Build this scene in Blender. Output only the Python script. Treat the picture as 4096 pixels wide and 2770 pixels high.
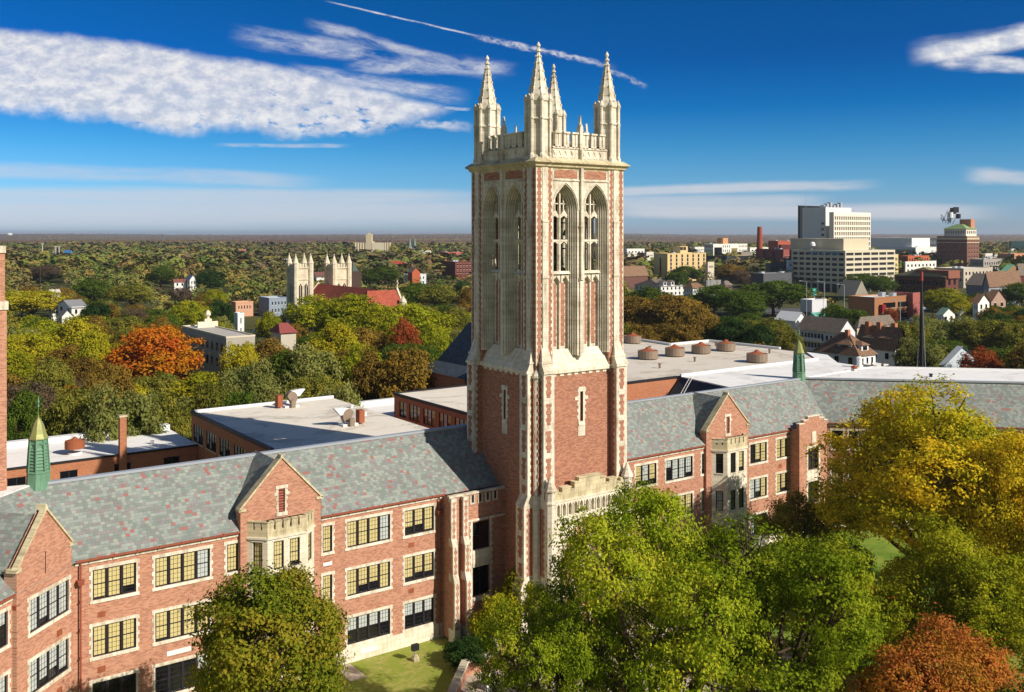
import bpy, math, random
import numpy as np
from mathutils import Vector
D=bpy.data; scn=bpy.context.scene
for _o in list(D.objects): D.objects.remove(_o)
col=scn.collection
# ------------------------------------------------------------------ camera, light, exposure
FPX=3893.0; YAW=math.radians(35.77); CAMH=36.0; HY=935.0
cam_d=D.cameras.new('camera'); cam=D.objects.new('camera',cam_d); col.objects.link(cam)
cam.location=(0,0,CAMH); cam.rotation_euler=(math.radians(90),0,-YAW)
cam_d.sensor_width=36; cam_d.lens=FPX/4096*36; cam_d.shift_y=-(1385-HY)/4096
cam_d.clip_start=0.5; cam_d.clip_end=60000
scn.camera=cam
scn.render.resolution_x=1024; scn.render.resolution_y=692
scn.view_settings.view_transform='Standard'; scn.view_settings.look='None'
scn.view_settings.exposure=0.25; scn.view_settings.gamma=1
SUN_AZ=math.radians(23); SUN_EL=math.radians(34)     # azimuth measured from -Y towards +X
sd=Vector((math.sin(SUN_AZ)*math.cos(SUN_EL),-math.cos(SUN_AZ)*math.cos(SUN_EL),math.sin(SUN_EL)))
sun_d=D.lights.new('sun','SUN'); sun_d.energy=4.8; sun_d.angle=math.radians(0.5); sun_d.color=(1,0.92,0.80)
sun=D.objects.new('sun',sun_d); col.objects.link(sun); sun.rotation_euler=sd.to_track_quat('Z','Y').to_euler()
SKY_STRENGTH=0.055
scn.cycles.max_bounces=4; scn.cycles.diffuse_bounces=2; scn.cycles.glossy_bounces=2; scn.cycles.transmission_bounces=2; scn.cycles.volume_bounces=0; scn.cycles.transparent_max_bounces=4

# ------------------------------------------------------------------ node helpers
def lin(h):
    h=h.lstrip('#'); r=[]
    for i in (0,2,4):
        c=int(h[i:i+2],16)/255; r.append(c/12.92 if c<=0.04045 else ((c+.055)/1.055)**2.4)
    return (r[0],r[1],r[2],1)
class NT:
    def __init__(s,nt): s.nt=nt; s.n=nt.nodes; s.l=nt.links
    def node(s,t,**k):
        n=s.n.new(t)
        for a,b in k.items(): setattr(n,a,b)
        return n
    def put(s,sock,v):
        if v is None: return
        if hasattr(v,'is_output') or hasattr(v,'links'): s.l.new(v,sock)
        else:
            if isinstance(v,tuple) and len(v)==3 and sock.type=='RGBA': v=v+(1,)
            sock.default_value=v
    def m(s,op,a,b=None,c=None,clamp=False):
        n=s.node('ShaderNodeMath',operation=op,use_clamp=clamp)
        for i,v in enumerate((a,b,c)):
            if v is not None: s.put(n.inputs[i],v)
        return n.outputs[0]
    def vm(s,op,a,b=None):
        n=s.node('ShaderNodeVectorMath',operation=op); s.put(n.inputs[0],a)
        if b is not None: s.put(n.inputs[1],b)
        return n.outputs['Value'] if op in('DOT_PRODUCT','LENGTH') else n.outputs[0]
    def xyz(s,x,y,z=0.0):
        n=s.node('ShaderNodeCombineXYZ'); s.put(n.inputs[0],x); s.put(n.inputs[1],y); s.put(n.inputs[2],z); return n.outputs[0]
    def sep(s,v):
        n=s.node('ShaderNodeSeparateXYZ'); s.put(n.inputs[0],v); return n.outputs
    def mix(s,f,a,b,bt='MIX'):
        n=s.node('ShaderNodeMix',data_type='RGBA',blend_type=bt); s.put(n.inputs[0],f); s.put(n.inputs[6],a); s.put(n.inputs[7],b); return n.outputs[2]
    def noise(s,v,scale,detail=3,rough=.55,out=0,dist=0.0,w=None):
        n=s.node('ShaderNodeTexNoise'); s.put(n.inputs['Vector'],v); n.inputs['Scale'].default_value=scale
        n.inputs['Detail'].default_value=detail; n.inputs['Roughness'].default_value=rough; n.inputs['Distortion'].default_value=dist
        return n.outputs[out]
    def ramp(s,f,stops,interp='LINEAR'):
        n=s.node('ShaderNodeValToRGB'); n.color_ramp.interpolation=interp; e=n.color_ramp.elements
        e[0].position=stops[0][0]; e[0].color=stops[0][1]; e[1].position=stops[-1][0]; e[1].color=stops[-1][1]
        for p,c in stops[1:-1]:
            k=e.new(p); k.color=c
        s.put(n.inputs[0],f); return n.outputs[0]
    def sstep(s,x,a,b):
        n=s.node('ShaderNodeMapRange',interpolation_type='SMOOTHSTEP'); s.put(n.inputs[0],x); s.put(n.inputs[1],a); s.put(n.inputs[2],b)
        n.inputs[3].default_value=0; n.inputs[4].default_value=1; return n.outputs[0]
    def curve(s,x,pts,x0,x1,y0,y1):
        f=s.node('ShaderNodeFloatCurve'); c=f.mapping.curves[0]
        P=[((a-x0)/(x1-x0),(b-y0)/(y1-y0)) for a,b in pts]
        c.points[0].location=P[0]; c.points[1].location=P[-1]
        for p in P[1:-1]: c.points.new(*p)
        f.mapping.update()
        s.put(f.inputs[1],s.m('DIVIDE',s.m('SUBTRACT',x,x0),x1-x0)); return s.m('ADD',s.m('MULTIPLY',f.outputs[0],y1-y0),y0)

# ------------------------------------------------------------------ sky
world=D.worlds.new('World'); scn.world=world; world.use_nodes=True
w=NT(world.node_tree); w.n.clear()
sky=w.node('ShaderNodeTexSky',sky_type='NISHITA'); sky.sun_disc=False; sky.sun_elevation=SUN_EL
sky.sun_rotation=math.pi-SUN_AZ; sky.altitude=300; sky.air_density=1.0; sky.dust_density=0.6; sky.ozone_density=2.0
gen=w.node('ShaderNodeTexCoord').outputs['Generated']
fw=(math.sin(YAW),math.cos(YAW),0.0); rt=(math.cos(YAW),-math.sin(YAW),0.0)
df=w.m('MAXIMUM',w.vm('DOT_PRODUCT',gen,fw),0.05)
U=w.m('DIVIDE',w.vm('DOT_PRODUCT',gen,rt),df); V=w.m('DIVIDE',w.sep(gen)[2],df)
el=w.sep(gen)[2]
tint=w.ramp(el,[(0.0,(.40,.58,.95,1)),(.02,(.34,.52,.90,1)),(.045,(.21,.46,.80,1)),(.086,(.09,.36,.66,1)),(.126,(.014,.25,.56,1)),(.175,(.006,.175,.46,1)),(.24,(.004,.18,.41,1)),(.5,(.05,.22,.42,1)),(1,(.12,.25,.42,1))])
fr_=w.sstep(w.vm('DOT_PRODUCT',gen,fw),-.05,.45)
tint=w.mix(fr_,(.42,.40,.38,1),tint); tint=w.vm('SCALE',tint); tint.node.inputs['Scale'].default_value=2.45  # unseen sky behind the camera made neutral so ambient shade is less blue
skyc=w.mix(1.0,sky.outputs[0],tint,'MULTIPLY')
def ud(x): return (x*1.7625-2048)/FPX
def vd(y): return (HY-1.7625*y)/FPX
# warped coordinates for ragged cloud edges; clouds sit in the sky by direction only
P=w.xyz(U,V,0.0)
wn=w.m('SUBTRACT',w.noise(P,14,5,.6),.5); wn2=w.m('SUBTRACT',w.noise(w.xyz(w.m('MULTIPLY',U,.35),V,3.0),26,5,.62),.5)
Vw=w.m('ADD',V,w.m('MULTIPLY',wn,.035)); Vs=w.m('ADD',V,w.m('MULTIPLY',wn2,.03))
Uw=w.m('ADD',U,w.m('MULTIPLY',w.m('SUBTRACT',w.noise(w.vm('ADD',P,(5.,3.,1.)),9,4,.6),.5),.10))
# the big wedge of altocumulus on the left
up=w.curve(U,[(ud(-400),vd(50)),(ud(0),vd(64)),(ud(200),vd(80)),(ud(450),vd(118)),(ud(700),vd(160)),(ud(900),vd(212)),(ud(1060),vd(250))],ud(-400),ud(1060),0,.25)
lo=w.curve(U,[(ud(-400),vd(215)),(ud(0),vd(246)),(ud(200),vd(268)),(ud(430),vd(302)),(ud(620),vd(305)),(ud(900),vd(290)),(ud(1060),vd(240))],ud(-400),ud(1060),0,.25)
Vb=w.m('ADD',V,w.m('MULTIPLY',wn,.018))
top=w.sstep(w.m('SUBTRACT',up,Vb),-.002,.010); bot=w.sstep(w.m('SUBTRACT',w.m('ADD',V,w.m('MULTIPLY',wn,.05)),lo),-.006,.012)
hgt=w.m('DIVIDE',w.m('SUBTRACT',up,V),.085,clamp=True)      # 0 at the top edge, 1 at the bottom
cells=w.noise(w.xyz(w.m('ADD',w.m('MULTIPLY',U,.55),w.m('MULTIPLY',V,.25)),V,0.0),85,5,.6)
dens=w.m('SUBTRACT',1.0,w.m('MULTIPLY',hgt,w.m('MULTIPLY',w.sstep(U,ud(300),ud(1000)),1.05)))
cellm=w.sstep(w.m('ADD',cells,w.m('MULTIPLY',dens,.27)),.47,.64)
c1=w.m('MULTIPLY',w.m('MULTIPLY',top,bot),cellm)
c1=w.m('MULTIPLY',c1,w.m('MULTIPLY',w.m('SUBTRACT',1.0,w.sstep(Uw,ud(1000),ud(1110))),.9))
def band(x0,y0,x1,y1,wd,seed,amt,sc=22,stretch=.35,soft=1.0,th=.5):
    """soft ragged streak between two directions"""
    a0,b0,a1,b1=ud(x0),vd(y0),ud(x1),vd(y1); L=math.hypot(a1-a0,b1-b0); dx,dy=(a1-a0)/L,(b1-b0)/L; wd=wd*1.7625/FPX
    s=w.m('ADD',w.m('MULTIPLY',w.m('SUBTRACT',U,a0),dx),w.m('MULTIPLY',w.m('SUBTRACT',V,b0),dy))
    t=w.m('ADD',w.m('MULTIPLY',w.m('SUBTRACT',U,a0),-dy),w.m('MULTIPLY',w.m('SUBTRACT',V,b0),dx))
    nz=w.noise(w.xyz(w.m('MULTIPLY',s,stretch),t,seed*7.3),sc*1.4,5,.62)
    t=w.m('ADD',t,w.m('MULTIPLY',w.m('SUBTRACT',nz,.5),wd*1.6))
    e=w.m('SUBTRACT',1.0,w.sstep(w.m('ABSOLUTE',t),wd*.25,wd*1.05))
    ends=w.m('MULTIPLY',w.sstep(s,-L*.02,L*.16),w.m('SUBTRACT',1.0,w.sstep(s,L*.80,L*1.02)))
    nz2=w.noise(w.xyz(w.m('MULTIPLY',s,stretch),t,seed*3.1+9),sc*2.2,5,.6)
    return w.m('MULTIPLY',w.m('MULTIPLY',w.m('MULTIPLY',e,ends),w.sstep(nz2,th-.16,th+.14)),amt)
streaks=[band(520,75,1160,165,30,1,.55,34,.22,th=.5),band(690,50,1080,160,16,2,.6,38,.25,th=.48),band(780,148,1180,158,20,12,.6,44,.3,th=.48),band(650,160,1070,222,24,3,.6,34,.2,th=.46),
 band(735,2,1110,88,2.8,4,.7,60,.5,th=.42),band(1070,82,1400,152,9,5,.75,90,.6,th=.48),band(1370,152,1470,200,8,6,.4,90,.6),
 band(2060,124,2560,48,34,7,1.0,22,.22,th=.34),band(2110,132,2500,168,24,8,.85,26,.25,th=.38),band(2180,150,2460,150,18,21,.7,26,.25,th=.38),band(2180,400,2600,415,22,9,.75,14,.3,th=.38),
 band(1330,440,2010,418,16,10,.75,14,.18,th=.36),band(1330,475,2300,485,22,11,.75,12,.12,th=.36),band(1330,462,1900,458,20,13,.6,14,.15,th=.4),
 band(480,330,800,332,6,14,.55,30,.3,th=.45),band(-200,375,760,415,22,15,.55,12,.14,th=.42),band(-300,440,1200,455,26,16,.6,10,.1,th=.38),band(-300,485,1300,480,44,17,.62,8,.1,th=.34),
 band(850,270,1080,292,14,18,.7,40,.6,th=.5),band(450,410,700,425,6,19,.4,20,.2,th=.42),band(1000,245,1070,248,5,20,.5,40,.5,th=.4)]
acc=c1
for b in streaks: acc=w.m('MAXIMUM',acc,b)
front=w.sstep(w.vm('DOT_PRODUCT',gen,fw),.3,.45)
acc=w.m('MULTIPLY',acc,front)
shade=w.noise(w.xyz(w.m('MULTIPLY',U,.6),V,2.0),80,5,.65)
cc=w.mix(w.m('MULTIPLY',w.sstep(shade,.35,.68),w.sstep(V,.05,.11)),(8.6,9.3,11.0,1),(14.6,14.2,13.8,1))
cc=w.mix(w.sstep(V,.04,.12),(10.3,10.4,11.2,1),cc)
fine=w.noise(w.xyz(w.m('MULTIPLY',U,.25),V,4.0),90,5,.65)
acc=w.m('MULTIPLY',acc,w.m('ADD',.72,w.m('MULTIPLY',fine,.5)),clamp=True)
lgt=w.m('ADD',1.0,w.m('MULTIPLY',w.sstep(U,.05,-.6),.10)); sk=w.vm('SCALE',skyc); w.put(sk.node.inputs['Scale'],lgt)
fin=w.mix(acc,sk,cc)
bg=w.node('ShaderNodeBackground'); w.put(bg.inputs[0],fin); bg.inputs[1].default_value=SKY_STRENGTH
world.cycles.sampling_method='MANUAL'; world.cycles.sample_map_resolution=256
wo=w.node('ShaderNodeOutputWorld'); w.l.new(bg.outputs[0],wo.inputs[0])

# ------------------------------------------------------------------ materials
MAT={}
def mat(name,build):
    if name in MAT: return MAT[name]
    m=D.materials.new(name); m.use_nodes=True; t=NT(m.node_tree); t.n.clear()
    out=t.node('ShaderNodeOutputMaterial'); sh=build(t); t.l.new(sh,out.inputs[0]); MAT[name]=m; return m
def pbsdf(t,c,rough=.8,spec=.3,metal=0.0,bump=None,coat=0.0):
    p=t.node('ShaderNodeBsdfPrincipled'); t.put(p.inputs['Base Color'],c); t.put(p.inputs['Roughness'],rough)
    p.inputs['Specular IOR Level'].default_value=spec; p.inputs['Metallic'].default_value=metal; p.inputs['Coat Weight'].default_value=coat
    if bump is not None:
        b=t.node('ShaderNodeBump'); b.inputs['Strength'].default_value=.35; b.inputs['Distance'].default_value=.03; t.put(b.inputs['Height'],bump); t.l.new(b.outputs[0],p.inputs['Normal'])
    return p.outputs[0]
def pos(t): return t.node('ShaderNodeNewGeometry').outputs['Position']
def plain(name,c,rough=.8,spec=.25,metal=0.0,var=.25,sc=1.5,coat=0.0,streak=False):
    c=lin(c) if isinstance(c,str) else tuple(c)+(1,)*(4-len(c))
    def b(t):
        p=pos(t)
        if streak: x=t.sep(p); pv=t.xyz(t.m('MULTIPLY',x[0],3.0),t.m('MULTIPLY',x[1],3.0),t.m('MULTIPLY',x[2],.35))
        else: pv=p
        n=t.m('ADD',t.m('MULTIPLY',t.noise(pv,sc,4,.6),.65),t.m('MULTIPLY',t.noise(p,sc*.13,2),.35))
        v=t.m('ADD',t.m('MULTIPLY',t.m('SUBTRACT',n,.5),var*2.4),1.0)
        return pbsdf(t,t.vm('MULTIPLY',c[:3],t.xyz(v,v,v)),rough,spec,metal,coat=coat)
    return mat(name,b)
def brickmat(name,c1,c2,mortar,ux=1.0,uy=1.0,patch=.10):
    def b(t):
        p=pos(t); x=t.sep(p); uu=t.m('ADD',t.m('MULTIPLY',x[0],ux),t.m('MULTIPLY',x[1],uy))
        bt=t.node('ShaderNodeTexBrick'); t.put(bt.inputs['Vector'],t.xyz(uu,x[2],0.0)); bt.inputs['Scale'].default_value=1
        bt.inputs['Brick Width'].default_value=.30; bt.inputs['Row Height'].default_value=.10; bt.inputs['Mortar Size'].default_value=.009
        bt.inputs['Color1'].default_value=lin(c1); bt.inputs['Color2'].default_value=lin(c2); bt.inputs['Mortar'].default_value=lin(mortar); bt.inputs['Bias'].default_value=-.15
        n=t.noise(t.xyz(t.m('MULTIPLY',uu,.6),x[2],0.0),.55,5,.65)
        k=t.noise(t.xyz(t.m('MULTIPLY',uu,1.3),t.m('MULTIPLY',x[2],12.0),0.0),1.6,4,.8)
        v=t.m('ADD',t.m('ADD',t.m('MULTIPLY',t.m('SUBTRACT',n,.5),patch*2.2),t.m('MULTIPLY',t.m('SUBTRACT',k,.5),.3)),1.0)
        return pbsdf(t,t.mix(1.0,bt.outputs[0],t.xyz(v,v,v),'MULTIPLY'),.88,.15)
    return mat(name,b)
BRICK=brickmat('brick_red','#C48B70','#98604C','#B39A86')
BRICK_A=brickmat('brick_red_angled','#C48B70','#98604C','#B39A86',.719,.695)
BRICK_T=brickmat('brick_tower','#B67C62','#845140','#A68A76')
BRICK_D=brickmat('brick_orange','#B87452','#A05F42','#A88A70')
def limestone(name,base,dark,joint=.42,ux=1.0,uy=1.0):
    def b(t):
        p=pos(t); x=t.sep(p); uu=t.m('ADD',t.m('MULTIPLY',x[0],ux),t.m('MULTIPLY',x[1],uy))
        bt=t.node('ShaderNodeTexBrick'); t.put(bt.inputs['Vector'],t.xyz(uu,x[2],0.0)); bt.inputs['Scale'].default_value=1
        bt.inputs['Brick Width'].default_value=.85; bt.inputs['Row Height'].default_value=joint; bt.inputs['Mortar Size'].default_value=.012
        bt.inputs['Color1'].default_value=(1,1,1,1); bt.inputs['Color2'].default_value=(.86,.86,.85,1); bt.inputs['Mortar'].default_value=(.62,.6,.56,1)
        st=t.noise(t.xyz(t.m('MULTIPLY',uu,2.4),t.m('MULTIPLY',x[2],.35),0.0),1.3,5,.65)
        bl=t.noise(p,.45,4,.6)
        c=t.mix(t.sstep(t.m('ADD',t.m('MULTIPLY',st,.6),t.m('MULTIPLY',bl,.4)),.40,.70),lin(base),lin(dark))
        return pbsdf(t,t.mix(1.0,c,bt.outputs[0],'MULTIPLY'),.85,.2)
    return mat(name,b)
STONE=limestone('limestone','#ECE3D0','#AFA088')
STONE2=limestone('limestone_pale','#EEE6D2','#CFC2A6')
STONEW=limestone('limestone_weathered','#D8CBA6','#9A8C70')
SLATE_STOPS=[(0.0,'#868F89'),(.16,'#8F9791'),(.30,'#7E8780'),(.42,'#8C8685'),(.54,'#949B93'),(.66,'#86817F'),(.76,'#999F94'),(.86,'#7C857E'),(.966,'#A06A64')]
def slate(name,stops,cw=.30,ch=.27):
    def b(t):
        uv=t.node('ShaderNodeUVMap',uv_map='UVMap').outputs[0]; x=t.sep(uv)
        r=t.m('FLOOR',t.m('DIVIDE',x[1],ch))
        wn=t.node('ShaderNodeTexWhiteNoise',noise_dimensions='1D'); t.put(wn.inputs[1],r)
        uo=t.m('ADD',t.m('DIVIDE',x[0],cw),t.m('MULTIPLY',wn.outputs[0],7.3))
        # some slates run double width
        c=t.m('FLOOR',uo); w2=t.node('ShaderNodeTexWhiteNoise',noise_dimensions='2D'); t.put(w2.inputs[0],t.xyz(c,r,0.0))
        ch2=t.m('FLOOR',t.m('DIVIDE',uo,2.0)); w3=t.node('ShaderNodeTexWhiteNoise',noise_dimensions='2D'); t.put(w3.inputs[0],t.xyz(ch2,r,5.0))
        sel=t.m('GREATER_THAN',w3.outputs[0],.93)
        v=t.m('ADD',t.m('MULTIPLY',w2.outputs[0],t.m('SUBTRACT',1.0,sel)),t.m('MULTIPLY',t.m('FRACT',t.m('MULTIPLY',w3.outputs[0],37.0)),sel))
        colr=t.ramp(v,[(p,lin(h)) for p,h in stops],'CONSTANT')
        fv=t.m('FRACT',t.m('DIVIDE',x[1],ch)); fu=t.m('FRACT',uo)
        edge=t.m('MAXIMUM',t.m('LESS_THAN',fv,.10),t.m('LESS_THAN',fu,.06))
        big=t.noise(uv,.35,4,.6)
        br=t.m('MULTIPLY',t.m('ADD',.68,t.m('MULTIPLY',big,.46)),t.m('SUBTRACT',1.0,t.m('MULTIPLY',edge,.28)))
        return pbsdf(t,t.mix(1.0,colr,t.xyz(br,br,br),'MULTIPLY'),.72,.3)
    return mat(name,b)
SLATE=slate('slate_multicolour',SLATE_STOPS)
SLATE_B=slate('slate_blue_grey',[(0,'#4A545E'),(.3,'#3F4852'),(.6,'#545D66'),(.85,'#465058')],.3,.22)
SHING=slate('shingle_brown',[(0,'#8A6A50'),(.3,'#7B5C45'),(.6,'#94745A'),(.85,'#836450')],.3,.2)
SHING_G=slate('shingle_grey',[(0,'#7E7266'),(.3,'#6F645A'),(.6,'#8A7C6E'),(.85,'#786C60')],.3,.2)
def membrane(name,base,stain,amt=.5):
    def b(t):
        p=pos(t); a=t.noise(p,.11,5,.65,dist=1.2); f=t.noise(p,1.1,4,.6); x=t.sep(p)
        s=t.noise(t.xyz(t.m('MULTIPLY',x[0],.15),x[1],0.0),.7,4,.65)
        k=t.m('MULTIPLY',t.sstep(t.m('ADD',t.m('MULTIPLY',a,.7),t.m('MULTIPLY',s,.3)),.47,.68),amt)
        ring=t.m('SUBTRACT',1.0,t.sstep(t.m('ABSOLUTE',t.m('SUBTRACT',a,.58)),.0,.012))
        c=t.mix(k,lin(base),lin(stain)); c=t.mix(t.m('MULTIPLY',ring,amt*.6),c,lin('#8d7f70'))
        br=t.m('ADD',.9,t.m('MULTIPLY',f,.2))
        seam=t.m('LESS_THAN',t.m('FRACT',t.m('DIVIDE',x[1],3.0)),.03); br=t.m('SUBTRACT',br,t.m('MULTIPLY',seam,.10))
        return pbsdf(t,t.mix(1.0,c,t.xyz(br,br,br),'MULTIPLY'),.7,.3)
    return mat(name,b)
ROOFW=membrane('roof_membrane','#E6DDCD','#A89C8C',.75)
ROOFG=membrane('roof_gravel','#D8CFC0','#AFA08C',.8)
ROOFB=membrane('roof_membrane_bright','#EDEBE7','#C9C4BC',.5)
COPING=plain('metal_coping','#AEB4BC',.45,.4,.3,.1)
DARKM=plain('dark_metal','#2B2A2C',.5,.4,.2,.1)
FRAME=plain('window_frame_dark','#28242a',.45,.4,0,.12)
COPPER=plain('copper_gutter','#9A5440',.55,.4,.15,.3,2.0)
PATINA=plain('copper_patina','#688F74',.65,.3,.05,.6,2.8,streak=True)
PATINA_T=plain('copper_patina_gold','#8F9258',.5,.4,.2,.4,2.0)
RUST=plain('rusty_metal','#97573A',.8,.25,.1,.5,2.2,streak=True)
GALV=plain('galvanised_rusty','#8F7D6C',.6,.4,.3,.4,1.2,streak=True)
WHITEM=plain('white_paint','#E4E4E2',.55,.3,0,.12)
BARK=plain('bark','#55473A',.9,.15,0,.5,5)
def glassm(name,c,rough=.06):
    def b(t): return pbsdf(t,lin(c),rough,.6,0.0,coat=.2)
    return mat(name,b)
GLASS=glassm('glass_dark','#14161a'); GLASST=glassm('glass_teal','#123a3c')
def curtain(name,c,c2):
    def b(t):
        x=t.sep(pos(t)); uu=t.m('ADD',x[0],x[1]); f=t.m('SINE',t.m('MULTIPLY',uu,52.0)); n=t.noise(pos(t),1.4,3)  # darker sine stripes put the shade of the folds into the colour
        k=t.m('ADD',t.m('MULTIPLY',f,.28),t.m('MULTIPLY',n,.75))
        return pbsdf(t,t.mix(t.m('ADD',k,.1,clamp=True),lin(c2),lin(c)),.35,.5,coat=.5)
    return mat(name,b)
CURT_Y=curtain('curtain_yellow','#DFD19A','#B8A76C'); CURT_W=curtain('curtain_white','#D6DAD4','#9FA9A8')

# ------------------------------------------------------------------ mesh builder
ROOTLOC={}
def tag(o,label=None,cat=None,group=None,kind=None):
    if label: o['label']=label
    if cat: o['category']=cat
    if group: o['group']=group
    if kind: o['kind']=kind
    return o
def thing(name,label,cat,loc=(0,0,0),group=None):
    o=D.objects.new(name,None); col.objects.link(o); o.location=loc; o.empty_display_size=.5
    tag(o,label,cat,group); ROOTLOC[o.name]=Vector(loc); return o
class Fr:
    """wall frame: s along the wall, t outwards, z up"""
    def __init__(s,o,u,n): s.o=o; s.u=u; s.n=n
    def p(s,a,t,z): return (s.o[0]+s.u[0]*a+s.n[0]*t, s.o[1]+s.u[1]*a+s.n[1]*t, z)
WF=Fr((0,0),(1,0),(0,-1))           # world frame: s=X, t=-Y
class MB:
    def __init__(s): s.v=[]; s.f=[]; s.mi=[]; s.uv=[]; s.cur=0
    def quad(s,*p,uv=None):
        b=len(s.v); s.v.extend(p); s.f.append(tuple(range(b,b+len(p)))); s.mi.append(s.cur)
        s.uv.append(uv if uv else [(0,0)]*len(p)); return s
    def box(s,fr,a0,a1,t0,t1,z0,z1,top=None):
        """top=(da,dt) shrinks the upper face for weatherings"""
        a,b=(0,0) if top is None else top
        q=[fr.p(a0,t0,z0),fr.p(a1,t0,z0),fr.p(a1,t1,z0),fr.p(a0,t1,z0),fr.p(a0+a,t0,z1),fr.p(a1-a,t0,z1),fr.p(a1-a,t1-b,z1),fr.p(a0+a,t1-b,z1)]
        for i in ((0,1,2,3),(4,5,6,7),(0,1,5,4),(1,2,6,5),(2,3,7,6),(3,0,4,7)): s.quad(*[q[k] for k in i])
        return s
    def wbox(s,x0,x1,y0,y1,z0,z1): return s.box(WF,x0,x1,-y1,-y0,z0,z1)
    def prism(s,pts,z0,z1):
        n=len(pts); s.quad(*[(x,y,z1) for x,y in pts]); s.quad(*[(x,y,z0) for x,y in pts][::-1])
        for i in range(n):
            a,b=pts[i],pts[(i+1)%n]; s.quad((a[0],a[1],z0),(b[0],b[1],z0),(b[0],b[1],z1),(a[0],a[1],z1))
        return s
    def ext(s,fr,prof,t0,t1):
        """profile in (s,z), extruded along t"""
        n=len(prof); s.quad(*[fr.p(a,t1,z) for a,z in prof]); s.quad(*[fr.p(a,t0,z) for a,z in prof][::-1])
        for i in range(n):
            a,b=prof[i],prof[(i+1)%n]; s.quad(fr.p(a[0],t0,a[1]),fr.p(b[0],t0,b[1]),fr.p(b[0],t1,b[1]),fr.p(a[0],t1,a[1]))
        return s
    def lathe(s,cx,cy,prof,n=8,rot=0,cap=True):
        rings=[]
        for r,z in prof:
            rings.append([(cx+r*math.cos(rot+2*math.pi*i/n),cy+r*math.sin(rot+2*math.pi*i/n),z) for i in range(n)])
        for A,B in zip(rings,rings[1:]):
            for i in range(n): s.quad(A[i],A[(i+1)%n],B[(i+1)%n],B[i])
        if cap:
            s.quad(*rings[-1]); s.quad(*rings[0][::-1])
        return s
    def tube(s,p,q,r0,r1=None,n=6):
        r1=r0 if r1 is None else r1; p=Vector(p); q=Vector(q); d=(q-p).normalized()
        a=d.orthogonal().normalized(); b=d.cross(a)
        A=[tuple(p+(a*math.cos(2*math.pi*i/n)+b*math.sin(2*math.pi*i/n))*r0) for i in range(n)]
        B=[tuple(q+(a*math.cos(2*math.pi*i/n)+b*math.sin(2*math.pi*i/n))*r1) for i in range(n)]
        for i in range(n): s.quad(A[i],A[(i+1)%n],B[(i+1)%n],B[i])
        s.quad(*B); s.quad(*A[::-1]); return s
    def slope(s,p0,p1,p2,p3,uv0=(0,0)):
        """roof face: p0,p1 along the eave, p2,p3 along the ridge; metric uv"""
        e=(Vector(p1)-Vector(p0)); e=e.normalized(); nrm=e.cross(Vector(p3)-Vector(p0)).normalized(); up=nrm.cross(e)
        if up.z<0: up=-up
        uv=[((Vector(p)-Vector(p0)).dot(e)+uv0[0],(Vector(p)-Vector(p0)).dot(up)+uv0[1]) for p in (p0,p1,p2,p3)]
        s.quad(p0,p1,p2,p3,uv=uv); return s
    def wall(s,fr,a0,a1,z0,z1,holes=(),t=0.0,dep=.25):
        xs=sorted({a0,a1,*[h[0] for h in holes],*[h[1] for h in holes]}); zs=sorted({z0,z1,*[h[2] for h in holes],*[h[3] for h in holes]})
        xs=[x for x in xs if a0<=x<=a1]; zs=[z for z in zs if z0<=z<=z1]
        for i in range(len(xs)-1):
            for j in range(len(zs)-1):
                cx,cz=(xs[i]+xs[i+1])/2,(zs[j]+zs[j+1])/2
                if any(h[0]<cx<h[1] and h[2]<cz<h[3] for h in holes): continue
                s.quad(fr.p(xs[i],t,zs[j]),fr.p(xs[i+1],t,zs[j]),fr.p(xs[i+1],t,zs[j+1]),fr.p(xs[i],t,zs[j+1]))
        for h in holes:
            q=[(h[0],h[2]),(h[1],h[2]),(h[1],h[3]),(h[0],h[3])]
            for k in range(4):
                a,b=q[k],q[(k+1)%4]; s.quad(fr.p(a[0],t,a[1]),fr.p(b[0],t,b[1]),fr.p(b[0],t-dep,b[1]),fr.p(a[0],t-dep,a[1]))
        return s
    def build(s,name,mats,parent=None,smooth=False):
        if not isinstance(mats,(list,tuple)): mats=[mats]
        r=parent
        while r is not None and r.parent is not None: r=r.parent
        off=np.array(ROOTLOC.get(r.name,(0,0,0)) if r is not None else (0,0,0),dtype=float)
        me=D.meshes.new(name); va=np.array(s.v,dtype=float)-off
        me.from_pydata(va.tolist(),[],s.f)
        for m in mats: me.materials.append(m)
        if len(mats)>1: me.polygons.foreach_set('material_index',s.mi)
        uvl=me.uv_layers.new(name='UVMap'); flat=[c for f in s.uv for p in f for c in p]; uvl.data.foreach_set('uv',flat)
        if smooth: me.polygons.foreach_set('use_smooth',[True]*len(s.f))
        me.update()
        o=D.objects.new(name,me); col.objects.link(o)
        if parent is not None: o.parent=parent
        return o
def build_each(mb,name,mats,parent=None,nf=6):
    for i in range(0,len(mb.f),nf):
        q=MB(); 
        for k in range(i,min(i+nf,len(mb.f))):
            q.cur=mb.mi[k]; q.quad(*[mb.v[j] for j in mb.f[k]])
        q.build(name,mats,parent)
def copy_tree(o,parent=None,kids=None):
    c=o.copy(); col.objects.link(c)
    if parent is not None: c.parent=parent
    for ch in [x for x in KIDS.get(o.name,())]: copy_tree(ch,c)
    return c
KIDS={}
def kids(root):
    for ch in root.children:
        KIDS.setdefault(root.name,[]).append(ch); kids(ch)
def S(px,d,z=0.0):
    """photo column (4096 wide) and distance along the view -> ground position"""
    l=(px-2048)/FPX*d; return (fw[0]*d+rt[0]*l, fw[1]*d+rt[1]*l, z)
def ZY(py,d): return CAMH-(py-HY)/FPX*d
def ratio(px):
    a=(px-2048)/FPX; return (fw[0]+rt[0]*a)/(fw[1]+rt[1]*a)
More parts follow.
